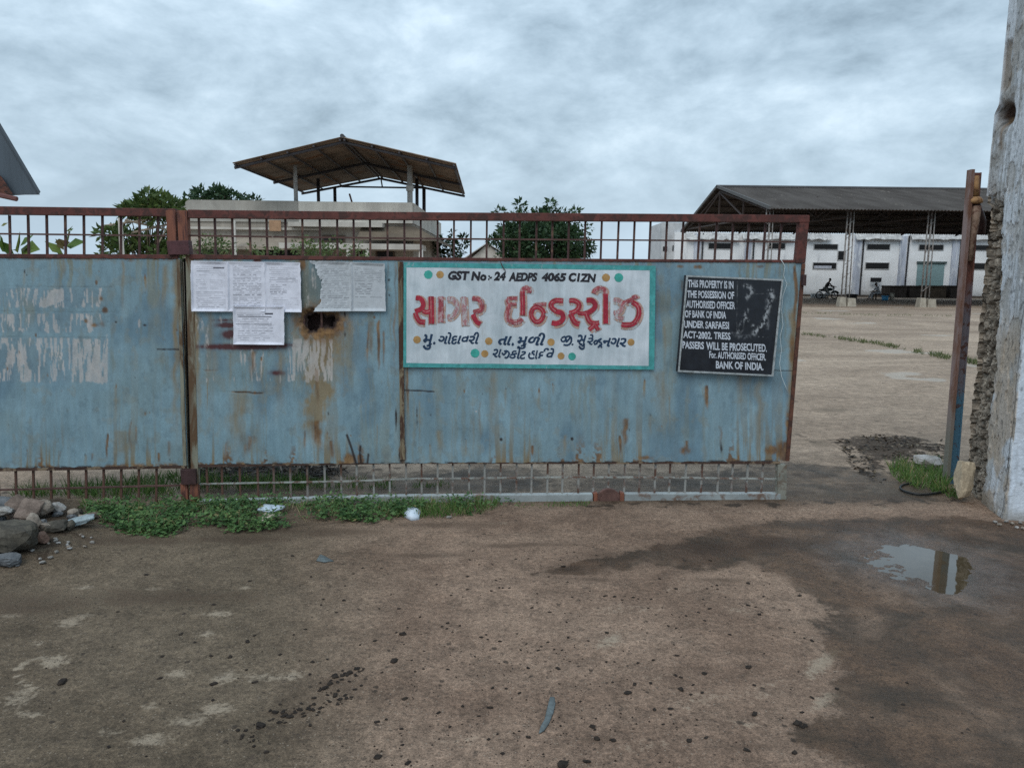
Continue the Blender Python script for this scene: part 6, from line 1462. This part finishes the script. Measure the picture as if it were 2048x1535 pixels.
tie0, tie1 = nL.lerp(fL, 0.98).lerp(fr_, 0.5) , fR.lerp(fr_, 0.5); a = fL.lerp(fr_, .5) + dn_ * 2.4; b_ = fR.lerp(fr_, .5) + dn_ * 2.4; MB().tube([a, b_], 0.035, 6).build('tie_beam', M_pur, can); MB().tube([(a + b_) / 2, fr_ + dn_ * 2.4], 0.03, 6).build('king_post', M_pur, can)
M_pp = simple('greyish white post', (0.42, 0.42, 0.40), 0.7, 0.25)


def roof_z(x, y):
    t = (y - Yn) / (Yf - Yn); L = nL.lerp(fL, t); R = nR_.lerp(fR, t); r = nr_.lerp(fr_, t)
    return (L.z + (r.z - L.z) * (x - L.x) / (r.x - L.x) if x < r.x else R.z + (r.z - R.z) * (R.x - x) / (R.x - r.x)) - 0.12
for px, Y, r, mt in [(592, YH + 0.4, 0.065, M_pp), (820, YH + 0.4, 0.085, M_pp), (637, 28, 0.06, M_pur), (670, 31, 0.065, M_pur), (834, 28.0, 0.06, M_pur), (848, 31.2, 0.07, M_pur)]:
    p = D(px, 400, Y); MB().tube([(p.x, Y, zp - 0.56), (p.x, Y, roof_z(p.x, Y))], r, 8).build('post', mt, can, True)
bx = MB(); p = D(820, 377, YH + .3); bx.box(p.x - .11, p.x + .11, YH + .22, YH + .31, p.z - .08, p.z + .08); bx.build('junction_box', M_pp, can, bevel=.01)

# ------------------------------------------------------------------ neighbouring shed at the left edge
sh = thing('side_shed', 'dark blue sheet gable of a shed at the left edge above the gate', 'shed', (D(-60, 500, 10).x, 10, 0))
g = [D(77, 389, 9.6), D(-190, -65, 9.6), D(-480, 300, 9.6), D(-480, 391, 9.6)]
m = MB(); m.prism([tuple(v) for v in g], [(v.x, v.y + 0.03, v.z) for v in g]); M_bs = simple('dark slate blue sheet', (0.065, 0.085, 0.105), 0.5, 0.2, 3, stretch=(4, 1, 0.3)); m.build('gable_sheet', M_bs, sh)
r0_, r1_ = g[0], g[1]
m = MB(); m.prism([tuple(r0_ + Vector((.02, -.02, .004))), tuple(r1_ + Vector((.02, -.02, .004))), tuple(r1_ + Vector((-3.2, 1.5, .004))), tuple(r0_ + Vector((-3.2, 1.5, .004)))], [tuple(r0_ + Vector((.04, -.02, .03))), tuple(r1_ + Vector((.04, -.02, .03))), tuple(r1_ + Vector((-3.2, 1.5, .03))), tuple(r0_ + Vector((-3.2, 1.5, .03)))]); m.build('roof', M_bs, sh)
m = MB(); m.tube([D(34, 398, 9.5), D(-30, 384, 9.5), D(-160, 360, 9.5)], 0.03, 6); m.build('rafter', simple('maroon angle iron', (0.14, 0.06, 0.055), 0.7, 0.3), sh)
m = MB(); m.prism([tuple(D(26, 388, 9.58)), tuple(D(2, 352, 9.58)), tuple(D(-40, 330, 9.58)), tuple(D(-60, 386, 9.58))], [tuple(D(26, 388, 9.54)), tuple(D(2, 352, 9.54)), tuple(D(-40, 330, 9.54)), tuple(D(-60, 386, 9.54))]); m.build('rust_patch', simple('flaking rusty plate', (0.10, 0.040, 0.028), 0.8, 0.5, 12, 0.01, col2=(0.03, 0.02, 0.018)), sh)
xw = D(-620, 400, 10.2).x; m = MB(); m.box(xw - 3, xw, 10.2, 13.5, -0.1, D(-120, 385, 10.2).z); m.build('wall', M_hw, sh)

# ------------------------------------------------------------------ small white hut beyond the yard
YT = 60.0; q0, q1, q2 = D(922, 520, YT), D(975, 484.5, YT), D(1030, 520, YT)
hut = thing('hut', 'small white gabled hut beyond the yard beside the round tree', 'hut', (q1.x, YT, 0))
m = MB(); m.prism([(q0.x + .4, YT, -.1), (q2.x - .4, YT, -.1), (q2.x - .4, YT, q2.z - .2), (q1.x, YT, q1.z - .12), (q0.x + .4, YT, q0.z - .2)], [(q0.x + .4, YT + 7, -.1), (q2.x - .4, YT + 7, -.1), (q2.x - .4, YT + 7, q2.z - .2), (q1.x, YT + 7, q1.z - .12), (q0.x + .4, YT + 7, q0.z - .2)]); m.build('wall', M_wh, hut)
m = MB()
for e in (q0, q2): m.prism([(e.x, YT - .3, e.z - .08), (q1.x, YT - .3, q1.z - .08), (q1.x, YT + 7.3, q1.z - .08), (e.x, YT + 7.3, e.z - .08)], [(e.x, YT - .3, e.z), (q1.x, YT - .3, q1.z), (q1.x, YT + 7.3, q1.z), (e.x, YT + 7.3, e.z)])
m.build('roof', simple('pale asbestos', (0.46, 0.45, 0.44), 0.9, 0.15, 2), hut)

# ------------------------------------------------------------------ open shed with the long asbestos roof
XG = 14.65; XE = XG + 52; yf, yr, yb = 45.0, 57.0, 68.5
zf_ = D(1525, 416.5, yf).z; zr_ = D(1421, 374, yr).z; zb_ = D(1346, 463, yb).z
shed = thing('open_shed', 'long open shed with dark asbestos gable roof across the yard', 'shed', (XG + 20, 52, 0))
ma = Mat('weathered asbestos sheet', 0.9, 0, 0.2); nb = ma.noise(0.5, 6, 0.65, vec=ma.pos((1.5, 0.3, 0.3)))
cc = ma.mix(ma.step(nb, 0.35, 0.65), (0.052, 0.044, 0.039), (0.085, 0.075, 0.068)); cc = ma.mix(ma.step(ma.noise(1.2, 5, 0.7, vec=ma.pos((1, .6, .6))), 0.62, 0.68), cc, (0.16, 0.14, 0.12)); ma.set('Base Color', cc)
corrugated('front_roof', (XG, yf, zf_), (XE, yf, zf_), (XE, yr, zr_), (XG, yr, zr_), 260, 0.03, ma.m, shed, 0.03)
corrugated('back_roof', (XG, yb, zb_), (XE, yb, zb_), (XE, yr + .01, zr_), (XG, yr + .01, zr_), 260, 0.03, ma.m, shed, 0.03)
m = MB(); m.tube([(XG - .05, yr, zr_ + .05), (XE, yr, zr_ + .05)], 0.11, 8); m.build('ridge_cap', simple('ridge grey', (0.085, 0.083, 0.085), .9, .2), shed)
m = MB(); m.box(XG - .06, XG - .01, yf, yf + .05, 0, 0.001)
vb = MB()
for (ya, za_, yb_, zb2) in ((yf, zf_, yr, zr_), (yb, zb_, yr, zr_)): vb.prism([(XG - .05, ya, za_ - .05), (XG + .06, ya, za_ - .05), (XG + .06, yb_, zb2 - .05), (XG - .05, yb_, zb2 - .05)], [(XG - .05, ya, za_ + .14), (XG + .06, ya, za_ + .14), (XG + .06, yb_, zb2 + .14), (XG - .05, yb_, zb2 + .14)])
vb.build('verge', simple('verge grey', (0.10, 0.10, 0.10), .9, .2), shed)
M_st = simple('dark truss steel', (0.045, 0.032, 0.028), 0.8, 0.3)
colx = [XG + 0.25 + 4.72 * i for i in range(9)]
for x in colx:
    m = MB(); f = 0.16
    for a, b_ in [((yf + .7, zf_ - .05), (yr, zr_ - .3)), ((yb - .3, zb_ - .1), (yr, zr_ - .3)), ((yf + .7, zf_ - .35), (yb - .3, zb_ + .15)), ((yf + 6, zf_ + .1), (yf + 6, zf_ + 1.3)), ((yf + 6, zf_), (yr, zr_ - .4)), ((yr + 5, zb_ + .7), (yr, zr_ - .4)), ((yr, zf_ - .5), (yr, zr_ - .4))]: m.tube([(x, a[0], a[1]), (x, b_[0], b_[1])], 0.07, 5)
    m.build('truss', M_st, shed)
for k_ in range(7):
    t = (k_ + .5) / 7
    for (ya, za_) in ((yf, zf_), (yb, zb_)): m = MB(); m.tube([(XG, ya + (yr - ya) * t, za_ + (zr_ - za_) * t - .12), (XE, ya + (yr - ya) * t, za_ + (zr_ - za_) * t - .12)], 0.06, 4); m.build('purlin', M_st, shed)
M_col = simple('galvanised column pipe', (0.26, 0.25, 0.24), 0.6, 0.2, 3, col2=(0.13, 0.10, 0.085)); M_ped = wallmat('concrete pedestal', (0.42, 0.38, 0.31), (0.30, 0.26, 0.21), 4)
for k_, x in enumerate(colx):
    if k_ > 4: break
    for dx, dy, r in ((-.2, 0, .045), (.06, .05, .055), (.27, 0, .035)): MB().tube([(x + dx, yf + .8 + dy, 0.4), (x + dx * .8, yf + .8 + dy, zf_ + .15)], r, 8).build('column', M_col, shed, True)
    m = MB()
    for zz_ in np.arange(0.9, zf_ - .2, 0.75): m.tube([(x - .2, yf + .8, zz_), (x + .27, yf + .8, zz_ + .38)], 0.018, 4)
    m.build('lacing', M_col, shed)
    for dx, w in ((-.18, .3), (.35, .42)):
        m = MB(); xx = x + dx; m.prism([(xx - w / 2 - .06, yf + .5, -.05), (xx + w / 2 + .06, yf + .5, -.05), (xx + w / 2 + .06, yf + 1.1, -.05), (xx - w / 2 - .06, yf + 1.1, -.05)], [(xx - w / 2, yf + .55, .55 - .06 * (dx > 0)), (xx + w / 2, yf + .55, .55 - .06 * (dx > 0)), (xx + w / 2, yf + 1.05, .55 - .06 * (dx > 0)), (xx - w / 2, yf + 1.05, .55 - .06 * (dx > 0))])
        m.build('pedestal', M_ped, shed, bevel=.03)

# the white factory wall under the shed
YW = 73.5
mw2 = Mat('factory whitewash', 0.9, 0, 0.2); nb = mw2.noise(0.7, 6, 0.6)
cc = mw2.mix(mw2.step(nb, 0.35, 0.7), (0.84, 0.85, 0.86), (0.74, 0.75, 0.76)); cc = mw2.mix(mw2.math('MULTIPLY', mw2.step(mw2.noise(1.1, 6, 0.7, vec=mw2.pos((1, 1, .15))), 0.55, 0.7), .6), cc, (0.42, 0.43, 0.46))
zz = mw2.n('ShaderNodeSeparateXYZ'); mw2.link(mw2.pos(), zz.inputs[0]); cc = mw2.mix(mw2.math('MULTIPLY', mw2.step(mw2.math('ADD', zz.outputs['Z'], mw2.math('MULTIPLY', nb, 1.6)), 1.6, 0.9), .6), cc, (0.33, 0.31, 0.29)); mw2.set('Base Color', cc)
fac = thing('factory', 'long white factory wall with slot windows under the open shed', 'factory', (25, YW, 0))
x0 = D(1347, 560, YW).x; zt_ = D(1700, 470, YW).z
MB().box(x0, x0 + 46, YW, YW + 9, -.1, zt_ + .1).build('wall', mw2.m, fac)
M_plinth = simple('dark plinth stain', (0.11, 0.09, 0.075), .9, .35, 2); m = MB(); m.box(x0 - .02, x0 + 46, YW - .25, YW - .004, -.1, D(1700, 589, YW).z); m.build('plinth', M_plinth, fac)
M_pil = simple('bluish pilaster wash', (0.40, 0.43, 0.50), .9, .3, 1.5, col2=(0.66, 0.68, 0.71), stretch=(1, 1, .2)); M_pipe = simple('black down pipe', (0.03, 0.03, 0.035), .5, .2)
for px in (1392, 1494, 1596, 1713, 1803, 1908):
    a = D(px, 500, YW); m = MB(); m.box(a.x - .22, a.x + .42, YW - .16, YW - .004, 0.2, zt_ - .03); m.build('pilaster', M_pil, fac)
    m = MB(); m.tube([(a.x + .55, YW - .1, .2), (a.x + .6, YW - .1, zt_)], .07, 6); m.build('down_pipe', M_pipe, fac)
for px0, px1, py0, py1 in [(1417, 1463, 486, 498), (1538, 1570, 486, 498), (1628, 1675, 488, 499), (1734, 1779, 488, 499.5), (1838, 1886, 489, 500.5), (1940, 1990, 490, 501), (1626, 1672, 525, 538), (1731, 1777, 525, 538), (1940, 1990, 526, 539), (1676, 1690, 502, 520)]:
    a = D(px0, py0, YW); b_ = D(px1, py1, YW); w = MB(); w.box(a.x - .04, b_.x + .04, YW - .05, YW - .004, b_.z - .04, a.z + .04); wo = w.build('window', simple('window reveal', (0.42, 0.42, 0.42), .8, .1) if 'window reveal' not in bpy.data.materials else bpy.data.materials['window reveal'], fac)
    g_ = MB(); g_.box(a.x + .03, b_.x - .03, YW - .058, YW - .052, b_.z + .02, a.z - .02); g_.build('pane', M_dk, wo)
    if py0 == 525 and px0 < 1700:
        g_ = MB(); g_.box(a.x + .1, b_.x - .45, YW - .066, YW - .060, b_.z + .05, b_.z + .30); g_.build('curtain', simple('pale curtain', (.42, .44, .50), .8, .3, 8), wo)
a = D(1835, 526, YW); b_ = D(1884, 585, YW); m = MB(); m.box(a.x, b_.x, YW - .06, YW - .004, .75, a.z); dr = m.build('shutter', simple('grey teal shutter', (0.20, 0.30, 0.31), .7, .15, 2, stretch=(1, 1, 3)), fac)
m = MB(); m.box(a.x - .1, b_.x + .15, YW - .16, YW - .062, a.z - .02, a.z + .16); m.build('shutter_box', simple('dark shutter box', (0.06, 0.085, 0.085), .7, .2), fac)
# crumpled awning sheets along the eave
M_aw = simple('crumpled tin', (0.36, 0.35, 0.34), 0.6, 0.35, 2.5, col2=(0.56, 0.55, 0.53)); M_aw2 = M_aw
rs = np.random.RandomState(8)
for px0, px1 in [(1372, 1395), (1398, 1480), (1486, 1592), (1602, 1664), (1712, 1806), (1824, 1930), (1938, 2000)]:
    a = D(px0, 468, YW - .3); b_ = D(px1, 479, YW - .5); m = MB(); k = 12; n0 = 0
    for i in range(k + 1):
        t = i / k; x = a.x + (b_.x - a.x) * t; s_ = rs.uniform(-.08, .08); m.v += [Vector((x, YW - .02, a.z + .12 + s_ * .5)), Vector((x, YW - .5, b_.z + .02 + s_)), Vector((x, YW - .5, b_.z - .02 + s_)), Vector((x, YW - .02, a.z + .08 + s_ * .5))]
    for i in range(k):
        for j in range(4): m.f.append((4 * i + j, 4 * i + (j + 1) % 4, 4 * i + 4 + (j + 1) % 4, 4 * i + 4 + j))
    m.f += [(0, 1, 2, 3), (4 * k, 4 * k + 3, 4 * k + 2, 4 * k + 1)]; m.build('awning_sheet', M_aw, fac)
# end block at the left of the factory
eb = thing('end_block', 'narrow white block with small dark windows at the left end of the factory', 'building', (D(1338, 560, 74).x, 74, 0))
a = D(1324, 452, 74); b_ = D(1362, 452, 74); MB().box(a.x, b_.x + 3, 74, 80, -.1, D(1340, 445, 74).z).build('wall', wallmat('block whitewash', (.55, .56, .57), (.40, .41, .42), 1), eb)
for px0, px1, py0, py1 in [(1326, 1334, 493, 502), (1345, 1351, 491, 502), (1354, 1361, 491, 502), (1368, 1379, 487, 497)]: c0_ = D(px0, py0, 74); c1_ = D(px1, py1, 74); m = MB(); m.box(c0_.x, c1_.x, 73.94, 73.996, c1_.z, c0_.z); m.build('window', M_dk, eb)
wb_ = MB(); a = D(1741, 555, YW - .3); b_ = D(1761.5, 564, YW - .3); wb_.box(a.x, b_.x, YW - .42, YW - .30, b_.z, a.z); tag(wb_.build('wall_board', simple('black board paint', (.012, .012, .014), .6, .2)), 'small black board fixed to the white wall above the seated person', 'board')
# loading plinths and oddments at the foot of the wall
M_dock = simple('sooty dock', (0.035, 0.028, 0.024), .9, .4, 3)
for k_, (px0, px1, py0, lab) in enumerate([(1781, 1812, 571, 'dark loading block left of the shutter'), (1821, 1843, 571, 'narrow dark loading block under the left end of the shutter'), (1858, 1891, 571, 'dark brown loading block under the right end of the shutter'), (1903, 1924, 571, 'dark block nearest the rusty post')]):
    a = D(px0, py0, YW - 2); b_ = D(px1, 600, YW - 2); o = thing('loading_block', lab, 'block', ((a.x + b_.x) / 2, YW - 2, 0), 'dark blocks under the factory wall')
    MB().box(a.x, b_.x, YW - 2, YW - .3, -.05, a.z - .09).build('body', simple('brown dock', (.06, .045, .032), .9, .4, 3) if k_ == 2 else M_dock, o); MB().box(a.x - .05, b_.x + .05, YW - 2.06, YW - .28, a.z - .088, a.z).build('top_slab', M_dock, o)
def barrel(name, label, cat, px, py, Y, r, h, mat, rim):
    p = D(px, py, Y); o = thing(name, label, cat, (p.x, Y, 0)); MB().lathe((p.x, Y, 0), [(r * .82, 0), (r * .9, h * .4), (r, h)], 14).build('body', mat, o, True); MB().lathe((p.x, Y, 0), [(r * 1.05, h - .04), (r * 1.08, h), (r * 1.0, h + .02), (r * .9, h + .02)], 14).build('rim', rim, o, True); return o
M_bb = simple('blue plastic', (0.05, 0.24, 0.42), .4, .1); bk = barrel('bucket', 'bright blue bucket on the yard by the bench', 'bucket', 1770, 598, 61.5, .27, .36, M_bb, M_bb)
m = MB(); p = D(1770, 598, 61.5); m.tube([(p.x - .27, 61.5, .36), (p.x - .2, 61.4, .5), (p.x, 61.35, .56), (p.x + .2, 61.4, .5), (p.x + .27, 61.5, .36)], .012, 5); m.build('handle', M_pipe, bk)
barrel('barrel', 'pale small barrel standing right of the blue bucket', 'barrel', 1784, 598, 61.5, .16, .55, M_ped, M_ped)
barrel('drum', 'black drum on its base beside the column pipes', 'drum', 1704, 592, 63, .42, .42, M_dock, M_pipe)
bn = thing('bench', 'low dark bench under the seated person', 'bench', (D(1768, 590, 63.2).x, 63.2, 0)); a = D(1748, 586, 63.2); b_ = D(1780, 586, 63.2)
MB().box(a.x, b_.x, 62.9, 63.5, .38, .45).build('seat', M_dock, bn)
for x in (a.x + .06, b_.x - .06):
    for y in (62.95, 63.45): MB().box(x - .04, x + .04, y - .04, y + .04, -.02, .379).build('leg', M_dock, bn)
hp_ = thing('heap', 'grey white heap of sacks against the wall behind the motorcycle', 'sacks', (D(1634, 585, 65).x, 65, 0))
for k_, (px, r) in enumerate([(1630, .32), (1638, .36), (1646, .28)]):
    me = rock_mesh('sack', (r * 1.1, r * .8, r * .75), simple('grey sack', (.42, .42, .42), .9, .25, 6) if k_ == 0 else bpy.data.materials['grey sack'], 60 + k_, 9); o = bpy.data.objects.new('sack', me); COL.objects.link(o); o.parent = hp_; o.location = Vector((D(px, 585, 65).x, 65, r * .6)) - hp_.location


# ------------------------------------------------------------------ people
def skin_body(name, joints, edges, mat, parent):
    me = bpy.data.meshes.new(name); ks = list(joints); me.from_pydata([joints[k][0] for k in ks], [(ks.index(a), ks.index(b)) for a, b in edges], []); o = bpy.data.objects.new(name, me); COL.objects.link(o)
    md = o.modifiers.new('skin', 'SKIN'); ss_ = o.modifiers.new('sub', 'SUBSURF'); ss_.levels = 1; ss_.render_levels = 1
    for i, k in enumerate(ks): r = joints[k][1]; me.skin_vertices[0].data[i].radius = (r, r) if not isinstance(r, tuple) else r
    me.skin_vertices[0].data[0].use_root = True
    dg = bpy.context.evaluated_depsgraph_get(); nm = bpy.data.meshes.new_from_object(o.evaluated_get(dg)); bpy.data.objects.remove(o); bpy.data.meshes.remove(me)
    nm.materials.clear(); nm.materials.append(mat); nm.polygons.foreach_set('use_smooth', [True] * len(nm.polygons)); o = bpy.data.objects.new(name, nm); COL.objects.link(o); o.parent = parent; return o


def hand(J, E, root, at, d, side):
    """palm and five fingers, short chains rooted in the palm"""
    at = Vector(at); d = Vector(d).normalized(); s_ = d.cross(Vector((0, 0, 1))).normalized(); pn_ = root + '_palm'; J[pn_] = (tuple(at + d * .05), .028); E.append((root, pn_))
    for i, (o_, l) in enumerate(((-.03, .062), (-.01, .078), (.01, .072), (.028, .055))):
        k1 = f'{root}_f{i}a'; k2 = f'{root}_f{i}b'; J[k1] = (tuple(at + d * .09 + s_ * o_), .010); J[k2] = (tuple(at + d * (.09 + l) + s_ * o_ + Vector((0, 0, -.03))), .008); E.extend([(pn_, k1), (k1, k2)])
    k1 = f'{root}_t'; J[k1] = (tuple(at + d * .075 + s_ * .055 * side + Vector((0, 0, -.01))), .011); E.append((pn_, k1))


M_skin = simple('brown skin', (0.10, 0.055, 0.035), 0.6, 0.1); M_shirt = simple('black shirt', (0.012, 0.012, 0.014), 0.9, 0.2); M_wcl = simple('pale grey clothes', (0.36, 0.37, 0.39), 0.9, 0.15); M_hair = simple('black hair', (0.008, 0.007, 0.007), 0.6, 0.1)


def person(label, base, pelvis, chest, neck, head, hands, elbows, knees, feet, top, legs_m):
    p = thing('person', label, 'person', base); J = {}; E = []
    hipv = Vector(pelvis); ch = Vector(chest); nk = Vector(neck); hd = Vector(head); fy = Vector((0, .17, 0)); hy = Vector((0, .10, 0))
    J['pel'] = (tuple(hipv), .13); J['che'] = (tuple(ch), .155); J['nek'] = (tuple(nk), .06); J['hd0'] = (tuple(hd), .085); J['hd1'] = (tuple(hd + Vector((0, 0, .09))), .09)
    E += [('pel', 'che'), ('che', 'nek'), ('nek', 'hd0'), ('hd0', 'hd1')]
    nose = hd + Vector((.095 * (1 if hands[0][0] > hipv.x else -1), 0, .03)); J['nose'] = (tuple(nose), .018); E.append(('hd0', 'nose'))
    for i, sg in enumerate((-1, 1)):
        sh_ = ch.lerp(nk, .55) + fy * sg; J[f's{i}'] = (tuple(sh_), .065); J[f'e{i}'] = (tuple(elbows[i]), .045); J[f'h{i}'] = (tuple(hands[i]), .032); E += [('che', f's{i}'), (f's{i}', f'e{i}'), (f'e{i}', f'h{i}')]
        hand(J, E, f'h{i}', hands[i], Vector(hands[i]) - Vector(elbows[i]), sg)
        hp2 = hipv + hy * sg; J[f'p{i}'] = (tuple(hp2), .095); J[f'k{i}'] = (tuple(knees[i]), .06); J[f'a{i}'] = (tuple(feet[i]), .045); ft = Vector(feet[i]) + Vector((.17 * (1 if hands[0][0] > hipv.x else -1), 0, -.03)); J[f't{i}'] = (tuple(ft), .04); E += [('pel', f'p{i}'), (f'p{i}', f'k{i}'), (f'k{i}', f'a{i}'), (f'a{i}', f't{i}')]
    b = Vector(base)
    J = {k: (tuple(Vector(v) - b), r) for k, (v, r) in J.items()}
    skin_body('body', J, E, M_skin, p)
    # clothing over the body
    Jt = {k: (J[k][0], J[k][1] * 1.13 if not isinstance(J[k][1], tuple) else J[k][1]) for k in ('pel', 'che', 's0', 's1', 'e0', 'e1')}; Jt['nk'] = (tuple(Vector(J['che'][0]).lerp(Vector(J['nek'][0]), .75)), .085)
    skin_body('shirt', Jt, [('pel', 'che'), ('che', 'nk'), ('che', 's0'), ('che', 's1'), ('s0', 'e0'), ('s1', 'e1')], top, p)
    Jl = {k: (J[k][0], J[k][1] * 1.18) for k in ('pel', 'p0', 'p1', 'k0', 'k1', 'a0', 'a1')}
    skin_body('trousers', Jl, [('pel', 'p0'), ('pel', 'p1'), ('p0', 'k0'), ('p1', 'k1'), ('k0', 'a0'), ('k1', 'a1')], legs_m, p)
    hm = MB(); h0 = b + Vector(J['hd1'][0]); hm.lathe(h0 + Vector((-.02 if hands[0][0] > hipv.x else .02, 0, 0)), [(.09, -.03), (.105, .02), (.09, .075), (.05, .11), (.01, .118)], 12); hm.build('hair', M_hair, p, True)
    return p


# rider
xb = D(1653, 585, 63.5).x; yb2 = 63.5; V3 = lambda dx, dy, z: (xb + dx, yb2 + dy, z)
person('person in a black shirt astride the motorcycle by the white wall', (xb, yb2, 0), V3(-.10, 0, .84), V3(.02, 0, 1.18), V3(.16, 0, 1.40), V3(.24, 0, 1.50), [V3(.58, -.26, 1.02), V3(.58, .26, 1.02)], [V3(.30, -.30, 1.08), V3(.30, .30, 1.08)], [V3(.12, -.22, .52), V3(.12, .22, .52)], [V3(-.02, -.24, .09), V3(.02, .24, .09)], M_shirt, simple('grey trousers', (.16, .16, .15), .9, .2))
mc_ = thing('motorcycle', 'small dark motorcycle under the rider by the white wall', 'motorcycle', (xb + .1, yb2, 0)); M_ty = simple('tyre rubber', (.015, .015, .015), .8, .2); M_stl = simple('grey metal', (.35, .35, .36), .4, .15); M_mb = simple('dark green bike paint', (.012, .03, .03), .35, .15)
for dx in (-.58, .68):
    w = MB(); tr_ = [(xb + dx + .27 * math.cos(a), yb2, .31 + .27 * math.sin(a)) for a in np.linspace(0, 2 * math.pi, 25)]; w.tube(tr_, .045, 8, cap=False); wo = w.build('wheel', M_ty, mc_, True)
    w = MB(); w.lathe((xb + dx, yb2, .31), [(.05, -.06), (.06, -.02), (.06, .02), (.05, .06)], 10, 'y')
    for a in np.linspace(0, math.pi, 7)[:-1]: w.tube([(xb + dx + .24 * math.cos(a), yb2, .31 + .24 * math.sin(a)), (xb + dx - .24 * math.cos(a), yb2, .31 - .24 * math.sin(a))], .006, 4)
    w.build('rim', M_stl, wo)
w = MB(); w.tube([V3(-.62, 0, .72), V3(-.3, 0, .74), V3(0, 0, .73), V3(.08, 0, .74)], [.06, .11, .12, .05], 8); w.build('saddle', M_ty, mc_, True)
w = MB(); w.tube([V3(.05, 0, .72), V3(.15, 0, .78), V3(.35, 0, .80), V3(.47, 0, .76)], [.05, .14, .14, .06], 10); w.build('tank', M_mb, mc_, True)
w = MB(); w.tube([V3(-.05, 0, .40), V3(.1, 0, .42), V3(.3, 0, .42)], [.1, .15, .09], 8); w.build('engine', M_stl, mc_, True)
w = MB(); w.tube([V3(.68, -.06, .31), V3(.50, -.06, .95)], .025, 6); w.tube([V3(.68, .06, .31), V3(.50, .06, .95)], .025, 6); w.build('fork', M_stl, mc_, True)
w = MB(); w.tube([V3(.45, -.33, 1.0), V3(.50, -.15, .98), V3(.50, .15, .98), V3(.45, .33, 1.0)], .016, 6); w.build('handlebar', M_ty, mc_, True)
w = MB(); w.lathe(V3(.58, 0, .90), [(.03, -.10), (.09, -.03), (.10, .03), (.085, .04)], 12, 'x'); w.build('headlight', M_stl, mc_, True)
w = MB(); w.tube([(xb + .68 + .36 * math.cos(a), yb2, .31 + .36 * math.sin(a)) for a in np.linspace(.5, 2.6, 9)], [.05] * 9, 6); w.build('mudguard', M_mb, mc_, True)
w = MB(); w.tube([V3(.08, 0, .45), V3(-.58, -.08, .31)], .025, 6); w.tube([V3(-.4, 0, .7), V3(-.58, -.08, .33)], .02, 6); w.build('swing_arm', M_ty, mc_, True)
# the seated one, facing left
xs2 = D(1753, 585, 63.1).x; V4 = lambda dx, dy, z: (xs2 + dx, 63.1 + dy, z)
person('person in pale clothes sitting on the low bench against the white wall', (xs2, 63.1, 0), V4(.12, 0, .56), V4(.08, 0, .90), V4(-.02, 0, 1.10), V4(-.10, 0, 1.19), [V4(-.40, -.20, .62), V4(-.38, .2, .64)], [V4(-.12, -.27, .72), V4(-.10, .27, .72)], [V4(-.34, -.13, .55), V4(-.34, .13, .55)], [V4(-.46, -.13, .09), V4(-.56, .13, .09)], M_wcl, M_wcl)
